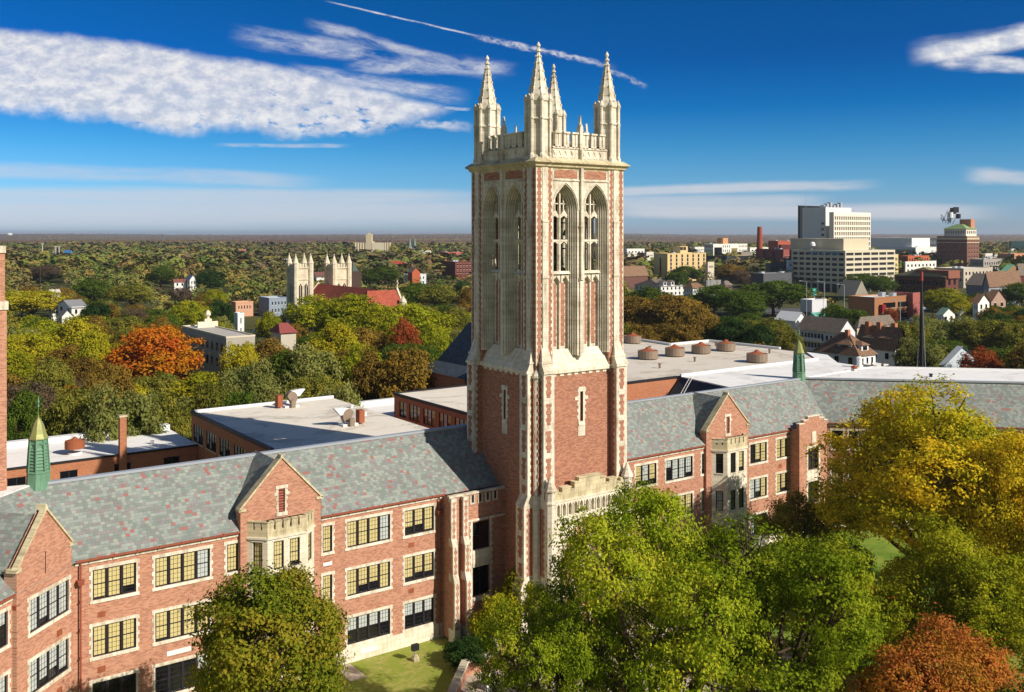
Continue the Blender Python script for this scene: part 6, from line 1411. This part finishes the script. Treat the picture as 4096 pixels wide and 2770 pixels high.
# dark brick chimney/tower right of the cathedral
p=S(z2(1190,0)[0],372); t=thing('church_spire','dark brown stone tower with thin green spire behind the cathedral','spire',(p[0],p[1],0)); m=MB(); m.wbox(p[0]-2.3,p[0]+2.3,p[1]-2.3,p[1]+2.3,0,ZY(z2(0,430)[1],372)); m.build('tower_shaft',[pm('#4A3A33')],t); m=MB(); m.lathe(p[0],p[1],[(2.4,ZY(z2(0,430)[1],372)),(.1,ZY(z2(0,340)[1],372))],6); m.build('spire',[pm('#4E5A50')],t)
# grain elevator
px0=z2(1195,0)[0]; d=1650
def zz2(y): return ZY(z2(0,y)[1],d)
p=S(z2(1335,0)[0],d); t=thing('grain_elevator','pale concrete grain elevator with a tall head house on the horizon','grain elevator',(p[0],p[1],0)); CN=pm('#C9BC9C')
def vb(x0,x1,za,zb,dd=d,dep=14):
    a=S(z2(x0,0)[0],dd); b_=S(z2(x1,0)[0],dd); L=math.hypot(b_[0]-a[0],b_[1]-a[1]); return Fr(a[:2],(rt[0],rt[1]),(-fw[0],-fw[1])),L
F,L=vb(1310,1362,0,0); m=MB(); m.box(F,0,L,-14,0,0,zz2(88)); m.box(F,L*.3,L*.7,-9,-4,zz2(88),zz2(78)); m.tube(F.p(L*.5,-6,zz2(80)),F.p(L*.5,-6,zz2(60)),.4); m.build('head_house',[CN],t)
for (a,b_,yt,n_) in ((1198,1318,170,5),(1478,1540,168,3)):
    for k in range(n_):
        w_=(b_-a)/n_; F,L=vb(a+k*w_,a+(k+1)*w_,0,0); c=F.p(L/2,-L/2,0); m=MB(); m.lathe(c[0],c[1],[(L/2,0),(L/2,zz2(yt))],12); m.build('silo',[CN],t)
F,L=vb(1365,1480,0,0); m=MB(); m.box(F,0,L,-12,0,0,zz2(170)); m.box(F,0,L*.15,-8,-2,zz2(170),zz2(155)); m.build('storage_block',[pm('#D6CCB0')],t); F,L=vb(1190,1545,0,0); m=MB(); m.box(F,0,L,-9,-1,zz2(172),zz2(166)); m.build('gallery',[CN],t)
VISIBLE.append((px0,z2(1545,0)[0],1012,1650))
# twin spires
for k,x in enumerate((1718,1762)):
    p=S(z2(x,0)[0],1500)
    if k==0: t=thing('twin_spired_church','distant church with two thin grey green spires','church',(p[0],p[1],0))
    g=lambda y: ZY(z2(0,y)[1],1500)
    m=MB(); m.lathe(p[0],p[1],[(4.6,0),(4.6,g(235)),(5.6,g(225)),(3.0,g(205)),(.3,g(118))],8); m.build('spire',[pm('#7C8A86')],t)
VISIBLE.append((1625,1670,995,1500))
for l,a,b_,c,d,yt,h,yl in (('distant pink and red mill with white gridded windows',1965,2065,2222,1400,258,'#B4604C',312),('dark brick commercial block beside the tower',2000,2140,2300,760,348,'#6E3A30',455),('long white store roof beyond the spires',1780,1800,1915,1300,245,'#DED8CA',262),('long pale roof left of the cathedral',485,500,650,900,322,'#D8D4CC',345),('low tan building beyond the left cathedral tower',225,240,330,1350,238,'#C8B090',250),('low red roofed shed beyond the left cathedral tower',112,125,195,1350,232,'#B07060',255),
  ('small white building with a blue wall between the cathedral and the mill',1670,1700,1870,620,468,'#CDD2D4',500),('grey blue apartment block with white windows left of the cathedral',315,410,590,420,690,'#8C99A8',850),('pink stucco house left of the blue apartment block',60,100,262,420,728,'#C99A7C',850),('white garage behind the left pines',85,118,178,300,835,'#D8DCDC',935)):
    t,x0,x1,y0,y1,zt=bld(l,z2(a,0)[0],z2(b_,0)[0],z2(c,0)[0],d,z2(0,yt)[1],pm(h),ROOFB if d<700 else None,ylow=z2(0,yl)[1]); winrow(t,SF(y0),x0+.8,x1-.8,[z for z in (zt-2.7,zt-5.8,zt-8.9) if z>.8],5,.32,1.6,frame=WHITEM)
hb('house with a long red roof and white gable beyond the cathedral',z2(1520,0)[0],z2(1560,0)[0],z2(1700,0)[0],760,z2(0,378)[1],z2(0,338)[1],WH,pm('#8E3A30'),ylow=1068)
hb('brick gabled church between the cathedral and the dark block',z2(1700,0)[0],z2(1740,0)[0],z2(1815,0)[0],600,z2(0,440)[1],z2(0,398)[1],pm('#B05A3C'),SHING_G,ylow=1092,axis='y')
hb('white gabled houses between the two cathedral towers',z2(810,0)[0],z2(850,0)[0],z2(955,0)[0],620,z2(0,480)[1],z2(0,440)[1],WH,pm('#6E4A44'),ylow=1105)
hb('garage with a dusty red hip roof below the cathedral',z2(425,0)[0],z2(520,0)[0],z2(660,0)[0],250,z2(0,1000)[1],z2(0,925)[1],pm('#BDB5A4'),pm('#8C4A44'),hip=.5,ylow=1352)
# pale school block at left with ornament
t,x0,x1,y0,y1,zt=bld('grey stone three storey block with a white roof ornament behind the orange maple',728,905,1020,225,1352,pm('#A9A296'),pm('#B5AFA6'),ylow=1452,name='apartment_building',lip=.3,lipm=pm('#CFC4AE'))
F2=WFc(x0); winrow(t,F2,y0+1.2,y1-1,[zt-3.6,zt-7.2],9,.42,1.9); winrow(t,SF(y0),x0+1,x1-1,[zt-3.6,zt-7.2,zt-10.5],4,.4,1.9)
op=S(838,250); m=MB(); m.wbox(op[0]-3.0,op[0]+2.2,op[1],op[1]+.6,zt,zt+1.5); m.wbox(op[0]-1.2,op[0]+.6,op[1],op[1]+.6,zt+1.5,zt+2.2); m.lathe(op[0]-.3,op[1]+.3,[(.5,zt+2.2),(.3,zt+2.6),(.8,zt+3.3),(.6,zt+3.9),(.05,zt+4.5)],8); m.build('roof_ornament',[pm('#E2D6BC')],t)
for l,a,b_,c,d,ye,yr,w_,r_,ax in (('grey roofed villa with a white chimney at left',600,740,900,330,850,795,BWH,pm('#8F8F90'),'x'),('white porch house in front of the grey villa',605,640,760,310,950,880,WH,pm('#7F7A76'),'y'),('blue white gabled house far left of the cathedral',1915,1960,2030,560,570,520,WH,pm('#6F7F92'),'y'),('low maroon roofed house beside the blue white gable',1790,1800,1915,560,590,562,BWH,pm('#7A4A44'),'x'),('white bungalow between the left trees',505,530,615,400,700,672,WH,pm('#C9C2B8'),'x')):
    t,*_r=hb(l,z1(a,0)[0],z1(b_,0)[0],z1(c,0)[0],d,z1(0,ye)[1],z1(0,yr)[1],w_,r_,axis=ax,ylow=z1(0,ye+40)[1],win=2)
# stadium
p=S(250,1300); t=thing('stadium','distant stadium with dark stands, blue scoreboard and light masts','stadium',(p[0],p[1],0))
F=Fr(S(z1(500,0)[0],1300)[:2],(rt[0],rt[1]),(-fw[0],-fw[1])); k_=.3873/FPX*1300; g=lambda y: ZY(z1(0,y)[1],1300)
m=MB(); m.box(F,0,410*k_,-20,0,g(365),g(305)); m.build('dark_stand',[DARKM],t); m=MB(); m.ext(F,[(-100*k_,g(362)),(0,g(362)),(0,g(318)),(-30*k_,g(322))],-20,0); m.build('bleachers',[pm('#9AA096')],t)
m=MB(); m.box(F,160*k_,240*k_,-1,1,g(290),g(265)); m.build('scoreboard',[pm('#3E86C8')],t)
for x,y in ((-62,190),(75,222),(110,222),(58,280)): m=MB(); m.tube(F.p(x*k_,0,0),F.p(x*k_,0,g(y)),.9,.6); m.box(F,(x-12)*k_,(x+12)*k_,-.5,.5,g(y+12),g(y)); m.build('light_mast',[pm('#B5B8B0')],t)
VISIBLE.append((150,360,1032,1300))
for l,a,b_,c,yt,h,d in (('white barn left of the stadium',175,185,265,335,'#DCD9D2',1250),('red roofed shop left of the stadium',255,262,365,345,'#B0604A',1240),('white monument shaped building right of the stadium',1072,1078,1165,300,'#E0DCD2',1250),('long white roof in the woods right of the stadium',1235,1245,1348,325,'#E4E0D6',1150)):
    bld(l,z1(a,0)[0],z1(b_,0)[0],z1(c,0)[0],d,z1(0,yt)[1],pm(h),ylow=z1(0,yt+15)[1])
p=S(z1(1687,0)[0],2600); t=thing('radio_tower','thin lattice radio tower on the left horizon','radio tower',(p[0],p[1],0)); zt=ZY(z1(0,100)[1],2600); m=MB(); m.tube((p[0],p[1],0),(p[0],p[1],zt),2.0,.8,4); m.build('lattice_mast',[pm('#5F6E7C')],t); m=MB(); m.lathe(p[0],p[1],[(2.6,zt-4),(2.6,zt)],8); m.build('antenna_head',[pm('#5F6E7C')],t)
p=S(z1(100,0)[0],7000); t=thing('water_tower','pale water tower on the far left horizon','water tower',(p[0],p[1],0)); zt=ZY(z1(0,86)[1],7000); m=MB(); m.lathe(p[0],p[1],[(4,0),(4,zt-26),(16,zt-18),(20,zt-9),(14,zt-1),(1,zt)],14); m.build('tank',[WHITEM],t)
for l,px,yt,d,arm in (('utility pole with cross arms beside the brick chimney',37,1540,178,1.6),('utility pole at the edge of the left woods',178,1700,152,1.4),('utility pole above the maroon roofed house',z1(1900,0)[0],z1(0,450)[1],420,2.5),('thin pole in the left woods',z1(415,0)[0],z1(0,430)[1],520,2.5)):
    t,p,zt=pole(l,px,yt,d,.14,head=False,name='utility_pole',mt=BARK,cat='utility pole'); m=MB()
    for q in (.3,1.3): m.tube((p[0]-rt[0]*arm,p[1]-rt[1]*arm,zt-q),(p[0]+rt[0]*arm,p[1]+rt[1]*arm,zt-q),.09,n=4)
    m.build('cross_arm',[BARK],t)
# parked cars below the cathedral
def car(px,py,c,label):
    d=CAMH*FPX/(py-HY); p=S(px,d); t=thing('parked_car',label,'car',(p[0],p[1],0),'cars parked below the cathedral'); F=Fr(p[:2],(1,0),(0,-1))
    m=MB(); m.ext(F,[(-2.2,.3),(2.2,.3),(2.2,.85),(1.3,.95),(.8,1.4),(-1.0,1.4),(-1.7,.95),(-2.2,.85)],-.85,.85); m.build('body',[pm(c,.3)],t)
    m=MB(); m.ext(F,[(-1.5,.98),(1.15,.98),(.72,1.33),(-.92,1.33)],-.87,.87); m.build('side_window',[GLASS],t)
    for a in (-1.35,1.35):
        for b_ in (-.8,.8): m=MB(); m.tube(F.p(a,b_-.1,.33),F.p(a,b_+.1,.33),.33,n=10); m.build('wheel',[DARKM],t)
for x,y,c,l in ((300,1012,'#E4E4E2','white parked car nearest the red roofed garage left'),(385,1022,'#D4D8DC','silver parked car beside the white one'),(350,1036,'#3A3E46','dark parked car in front of the pale ones'),(250,1040,'#7A2A28','maroon parked car at the left of the row')): car(*z2(x,y),c,l)
VISIBLE.append((995,1110,1352,330))
for x,y,c,l in ((1290,1140,'#E4E4E2','white parked car on the lot right of the mast'),(1318,1146,'#C9CCD0','silver parked car on the lot right of the mast'),(1345,1152,'#2C3A5A','dark blue parked car on the lot right of the mast'),(1120,1275,'#3A3E46','dark car on the road behind the apartment roofs'),(1185,1255,'#B8BCC0','pale car on the road behind the apartment roofs')): car(*z3r(x,y),c,l)

# ------------------------------------------------------------------ placed background trees
TP=[('m_orange',352,738,205,17,'large flame orange maple at left'),('m_yellow',70,648,150,15,'pale yellow green tree at the far left'),('m_yellow',60,735,130,15,'yellow tree beside the brick chimney'),('n_yellow',165,725,130,15,'yellow tree left of the orange maple'),('n_yellow',215,760,100,15,'dull yellow tree touching the orange maple'),
('m_lime',715,668,150,17,'yellow green tree at the foot of the left cathedral tower'),('m_lime',800,664,170,19,'yellow green tree hiding the cathedral nave'),('m_lime',930,688,190,17,'bright yellow green tree below the red transept'),('n_yellow',760,735,120,15,'golden tree in the middle of the left woods'),('m_lime',862,688,110,18,'yellow green tree under the red transept roof'),('n_yellow',770,650,90,16,'golden tree beside the right cathedral tower foot'),('m_lime',980,735,90,14,'small lime tree left of the tower'),
('m_red',918,727,95,15,'dark red tree left of the tower'),('m_brown',930,790,160,16,'brownish olive tree next to the big tower'),('n_brown',850,800,110,15,'brown olive tree behind the classroom block'),('m_greygreen',700,765,140,17,'grey green willowy tree in the left woods'),('m_greygreen',560,800,130,16,'grey green tree behind the white classroom roof'),('m_lime',820,775,100,15,'yellow green tree behind the classroom block'),
('m_green',640,790,110,15,'green tree behind the classroom roof fan'),('m_greygreen',770,850,120,15,'grey green tree at the classroom roof corner'),('m_olive',470,850,110,15,'olive tree behind the slim brick chimney'),('m_olive',370,880,130,14,'olive tree below the orange maple'),('m_greygreen',270,850,170,17,'broad grey green tree left of the slim brick chimney'),('m_olive',160,860,140,16,'olive tree above the left cupola'),('m_green',60,880,110,15,'dark green tree beside the brick chimney'),('n_olive',200,915,110,13,'low olive tree behind the left cupola'),('m_olive',110,800,110,15,'olive tree under the yellow trees at left'),('m_green',330,930,120,12,'low green tree behind the low white roof'),('m_olive',420,920,100,12,'low olive tree left of the classroom block'),('m_lime',230,985,70,7,'low yellow green bush behind the left white roof'),('n_green',530,880,110,13,'green tree touching the classroom roof'),
('m_orange',165,870,50,14,'small orange tree inside the left woods'),('m_yellow',545,755,80,15,'yellow tree in front of the grey stone block'),('m_green',210,632,95,15,'dark green tree on the left skyline'),('m_dark',222,680,80,15,'dark green conifer like tree near the grey villa'),('m_green',365,605,75,15,'green tree on the left middle ground'),('m_dark',480,612,80,15,'dark green round tree left of the cathedral'),('m_lime',430,680,90,14,'yellow green tree left of the pink house'),('conifer',520,670,36,16,'dark conifer left of the pink house'),('m_lime',610,705,60,13,'small yellow tree in front of the blue apartment block'),('m_olive',300,640,110,14,'olive tree in the left middle ground'),('m_bare',105,600,90,14,'bare grey tree in the left woods'),('m_bare',410,650,70,13,'bare brown tree below the blue white house'),
('m_green',860,605,90,15,'green tree right of the cathedral spire'),('m_olive',990,640,110,15,'olive tree left of the big tower'),('m_green',950,640,90,15,'green tree behind the transept'),('conifer',1035,760,34,9,'small dark conifer by the parking lot left of the tower'),('conifer',1055,628,40,15,'dark conifer touching the tower left edge'),
('m_brown',1450,672,110,16,'golden brown oak right of the tower'),('m_brown',1530,668,150,17,'large golden brown oak behind the auditorium'),('n_brown',1600,700,110,16,'golden brown oak in the row behind the auditorium'),('m_green',1480,650,110,15,'dark green oak above the golden brown ones'),('m_green',1620,645,130,15,'dark green oak left of the broad one'),('m_green',1755,635,160,16,'broad dark green oak below the parking garage'),('n_green',1680,655,120,15,'dark green oak in the middle of the right group'),('m_dark',1660,720,120,14,'dark green tree behind the roof ventilators'),('m_dark',1720,735,90,13,'dark spruce like tree behind the auditorium'),('m_olive',1750,715,110,14,'olive tree left of the balconied apartments'),('n_olive',1795,755,70,12,'small olive tree by the right cupola'),
('m_brown',1450,735,90,14,'brown oak hugging the tower right edge'),('m_brown',1545,735,100,14,'brown oak low behind the auditorium parapet'),('m_olive',1660,770,100,12,'low olive tree behind the rear parapet'),
('m_green',1560,604,75,14,'round green tree in front of the tan apartments'),('n_green',1535,615,60,14,'small green tree at the tan apartments'),('m_brown',1660,600,80,14,'rusty brown tree right of the tan apartments'),('m_bare',1690,612,70,14,'bare brown tree left of the garage'),
('m_green',1955,620,100,14,'green tree in front of the parking garage'),('m_green',2000,624,70,14,'green tree at the right end of the garage'),('m_green',1900,690,80,12,'dark tree beside the brown office'),('n_green',1940,700,70,11,'dark low tree in front of the brown office'),('m_lime',2145,652,100,14,'yellow green tree right of the mast'),('n_yellow',2180,680,70,12,'yellow tree near the cottages'),('m_green',2305,640,90,15,'large green tree at the right edge'),('m_olive',2060,725,110,13,'olive tree behind the mast'),('m_greygreen',2150,710,130,14,'grey green tree in the right middle ground'),('m_olive',2230,715,120,14,'olive tree above the red tree'),('m_olive',2300,720,110,14,'olive tree at the right edge'),('m_greygreen',2090,760,110,12,'grey green tree right of the mast foot'),
('m_red',2225,792,110,11,'bright red tree beside the pale blue house'),('m_olive',2280,810,100,9,'low olive tree right of the red tree'),('m_red',2020,700,40,9,'small reddish tree by the parking lot'),('m_lime',2030,770,50,9,'small lime bush tree below the parking lot')]
for k,cx,yt,wd,H,l in TP: tree_px('tree',k,cx,yt,wd,H,l)
VISIBLE+=[(a,b_,c,d-12) for a,b_,c,d in VIS_T]
# ------------------------------------------------------------------ filler trees and far woods
rg=random.Random(77); 
def blocked(px,ytop,d):
    for a,b_,yl,dd in VISIBLE:
        if a<px<b_ and d<dd+15 and ytop<yl: return True
    return False
SCH=[(-20,140,60,100),(8,70,95,145),(68,140,85,150),(75,110,125,155)]
kindsL=['m_olive','m_olive','n_olive','m_green','n_green','m_brown','m_lime','m_yellow','m_greygreen','m_greygreen','m_dark','n_brown','m_bare','m_brown','m_brown']
kindsR=['m_green','m_green','n_green','m_brown','m_olive','m_greygreen','m_dark','n_brown','m_olive','m_green']
LAB={'olive':'olive green','green':'green','brown':'golden brown','lime':'yellow green','yellow':'yellow','greygreen':'grey green','dark':'dark green','bare':'bare brown','red':'dark red','orange':'orange'}
import math as _m
cells={}
def free(x,y,r):
    cx,cy=int(x//20),int(y//20)
    for i in (-1,0,1):
        for j in (-1,0,1):
            for (a,b_,q) in cells.get((cx+i,cy+j),()):
                if (a-x)**2+(b_-y)**2<(r+q)**2: return False
    return True
def addc(x,y,r): cells.setdefault((int(x//20),int(y//20)),[]).append((x,y,r))
for x,y,r in TREEPOS: addc(x,y,min(r,6.5))
nfill=0; tries=0
while nfill<215 and tries<40000:
    tries+=1; d=150+270*rg.random()**.8; px=rg.uniform(-60,4150); 
    if 1880<px<2480 : continue
    x,y,_z=S(px,d)
    if any(a<x<b_ and c<y<e for a,b_,c,e in SCH): continue
    H=rg.uniform(10,15); yt=HY+(CAMH-H)*FPX/d
    if blocked(px,yt-4,d) or blocked(px-45,yt,d) or blocked(px+45,yt,d): continue
    if 3560<px<3700 and 300<d<395: continue
    if 1690<px<1900 and 170<d<262: continue
    if not free(x,y,4.6): continue
    k=rg.choice(kindsL if px<2100 else kindsR); 
    if px<1000 and d<260 and rg.random()<.5: k=rg.choice(['m_yellow','m_greygreen','n_yellow','m_olive'])
    addc(x,y,5.0); me,tme,R0_,H0_=PROTO[k]; R=rg.uniform(4.6,6.8); kk=k[2:]
    zone='the woods left of the cathedral' if px<1150 else 'the woods between the cathedral and the tower' if px<2000 else 'the blocks right of the tower' if px<3150 else 'the streets near the right edge'
    band_='nearer' if d<260 else 'farther'
    plant('tree',k,x,y,0,R/R0_,H/H0_,rg.uniform(0,6.28),f'{LAB[kk]} tree among {band_} trees in {zone}','tree',f'{LAB[kk]} trees, {band_}, in {zone}'); nfill+=1
# everything farther: merged wood
def wood(d0,d1,n,quads,ls,seed,Hm,step,name='woodland',sc=1.0):
    r=np.random.default_rng(seed); rr=random.Random(seed); Vs=[];Ts=[]
    V0=[];
    for s_ in range(5):
        V,t,L,lr=crown_arrays(200+seed+s_,6.2*sc,11*sc,1.5,9,quads//10,10,ls,.9*sc,rnd=.16,upb=.75,dw=.8); V0.append((V,t))
    c=0;tr=0
    while c<n and tr<n*6:
        tr+=1; d=d0*(d1/d0)**rr.random(); d=math.sqrt(d0*d0+(d1*d1-d0*d0)*rr.random()**1.35); px=rr.uniform(-250,4350)
        if rr.random()>.55+.45*math.sin(px*.004+d*.013)*math.sin(d*.021): continue
        x,y,_z=S(px,d); H=rr.uniform(.75,1.2)*Hm; yt=HY+(CAMH-H)*FPX/d; hw=6*FPX/d
        if blocked(px,yt,d) or blocked(px-hw,yt,d) or blocked(px+hw,yt,d): continue
        if d<700 and not free(x,y,step): continue
        if d<700: addc(x,y,step)
        V,t=V0[rr.randrange(5)]; a=rr.uniform(0,6.28); ca,sa=math.cos(a),math.sin(a); s=rr.uniform(.8,1.25)
        W=V.copy(); W[:,0]=(V[:,0]*ca-V[:,1]*sa)*s+x; W[:,1]=(V[:,0]*sa+V[:,1]*ca)*s+y; W[:,2]=V[:,2]*H/12.5
        Vs.append(W.astype(np.float32)); base=rr.random(); Ts.append((base*.9+t*.1).astype(np.float32)); c+=1
    me=mesh_quads(name,np.concatenate(Vs),np.concatenate(Ts),WOODM); o=D.objects.new(name,me); col.objects.link(o); tag(o,kind='stuff'); return o
def woodmat(t):
    at=t.node('ShaderNodeAttribute',attribute_name='tint').outputs['Fac']
    c=t.ramp(at,[(0,lin('#465A2A')),(.14,lin('#5A6C30')),(.32,lin('#707C36')),(.48,lin('#84803E')),(.6,lin('#988640')),(.70,lin('#866C42')),(.78,lin('#74664E')),(.9,lin('#7A843C')),(1,lin('#94603E'))])
    n=t.noise(pos(t),.004,4,.6); c=t.mix(t.m('MULTIPLY',t.sstep(n,.45,.62),.55),c,lin('#5A4C46'))
    d=t.node('ShaderNodeBsdfDiffuse'); t.put(d.inputs[0],c); return d.outputs[0]
WOODM=mat('leaf_woodland',woodmat)
def farmat(t):
    at=t.node('ShaderNodeAttribute',attribute_name='tint').outputs['Fac']; p=pos(t); n=t.noise(p,.0011,4,.6); n2=t.noise(p,.02,3,.7)
    c=t.ramp(at,[(0,lin('#45502C')),(.35,lin('#5E5C34')),(.6,lin('#6A5640')),(1,lin('#7A6448'))]); c=t.mix(t.m('MULTIPLY',t.sstep(n,.4,.58),.8),c,lin('#5E4A48')); c=t.mix(t.m('MULTIPLY',t.sstep(n2,.55,.7),.5),c,lin('#3E4A2A'))
    d=t.node('ShaderNodeBsdfDiffuse'); t.put(d.inputs[0],c); return d.outputs[0]
FARM=mat('leaf_far_forest',farmat)
o=wood(330,720,3400,130,.85,3,13.5,4.1); tag(o,'mixed autumn tree crowns beyond the nearer trees','woodland')
o=wood(690,2100,8500,50,2.3,4,11,0,sc=1.7); tag(o,'dense far autumn woods beyond the city blocks','woodland')
# canopy carpet to the horizon
def canopy():
    r=np.random.default_rng(9); m_d=np.concatenate([np.arange(1950,3000,22),np.arange(3000,6000,45),np.arange(6000,11500,90)]); a=np.linspace(-.66,.66,520)
    dd,aa=np.meshgrid(m_d,a,indexing='ij'); l=aa*dd; X=fw[0]*dd+rt[0]*l; Y=fw[1]*dd+rt[1]*l
    Z=5+r.uniform(0,1,X.shape)**1.3*(6+dd*.0009); Z+=8*np.sin(X*.0011+1)*np.sin(Y*.0009)+ (dd>5500)*0 + np.clip((dd-5000)/6500,0,1)*(10+6*np.sin(aa*9+1)+3*np.sin(aa*23))
    n,k=X.shape; V=np.stack([X,Y,Z],-1).reshape(-1,3); idx=np.arange(n*k).reshape(n,k)
    f=np.stack([idx[:-1,:-1],idx[:-1,1:],idx[1:,1:],idx[1:,:-1]],-1).reshape(-1,4)
    me=D.meshes.new('woodland'); me.from_pydata(V.tolist(),[],f.tolist()); t=r.uniform(0,1,len(f)); at=me.attributes.new('tint','FLOAT','FACE'); at.data.foreach_set('value',(t*.5+.25*np.sin(V[f[:,0],0]*.004)*np.sin(V[f[:,0],1]*.006)+.25).clip(0,1).astype(np.float32)); me.materials.append(FARM)
    o=D.objects.new('woodland',me); col.objects.link(o); tag(o,'purple brown forest carpet rising to the horizon','woodland',kind='stuff')
canopy()

# ------------------------------------------------------------------ haze
hz=D.materials.new('haze'); hz.use_nodes=True; t_=NT(hz.node_tree); t_.n.clear(); ho=t_.node('ShaderNodeOutputMaterial'); pv_=t_.node('ShaderNodeVolumePrincipled')
pv_.inputs['Color'].default_value=(.78,.86,1,1); pv_.inputs['Density'].default_value=6.5e-5; pv_.inputs['Anisotropy'].default_value=.2; t_.l.new(pv_.outputs[0],ho.inputs[1])
x0,x1,y0,y1,z0,z1=-14000,14000,-4000,24000,-1.0,75.0
me=D.meshes.new('haze'); me.from_pydata([(x0,y0,z0),(x1,y0,z0),(x1,y1,z0),(x0,y1,z0),(x0,y0,z1),(x1,y0,z1),(x1,y1,z1),(x0,y1,z1)],[],[(0,3,2,1),(4,5,6,7),(0,1,5,4),(1,2,6,5),(2,3,7,6),(3,0,4,7)]); me.materials.append(hz)
o=D.objects.new('haze',me); col.objects.link(o); tag(o,kind='stuff')
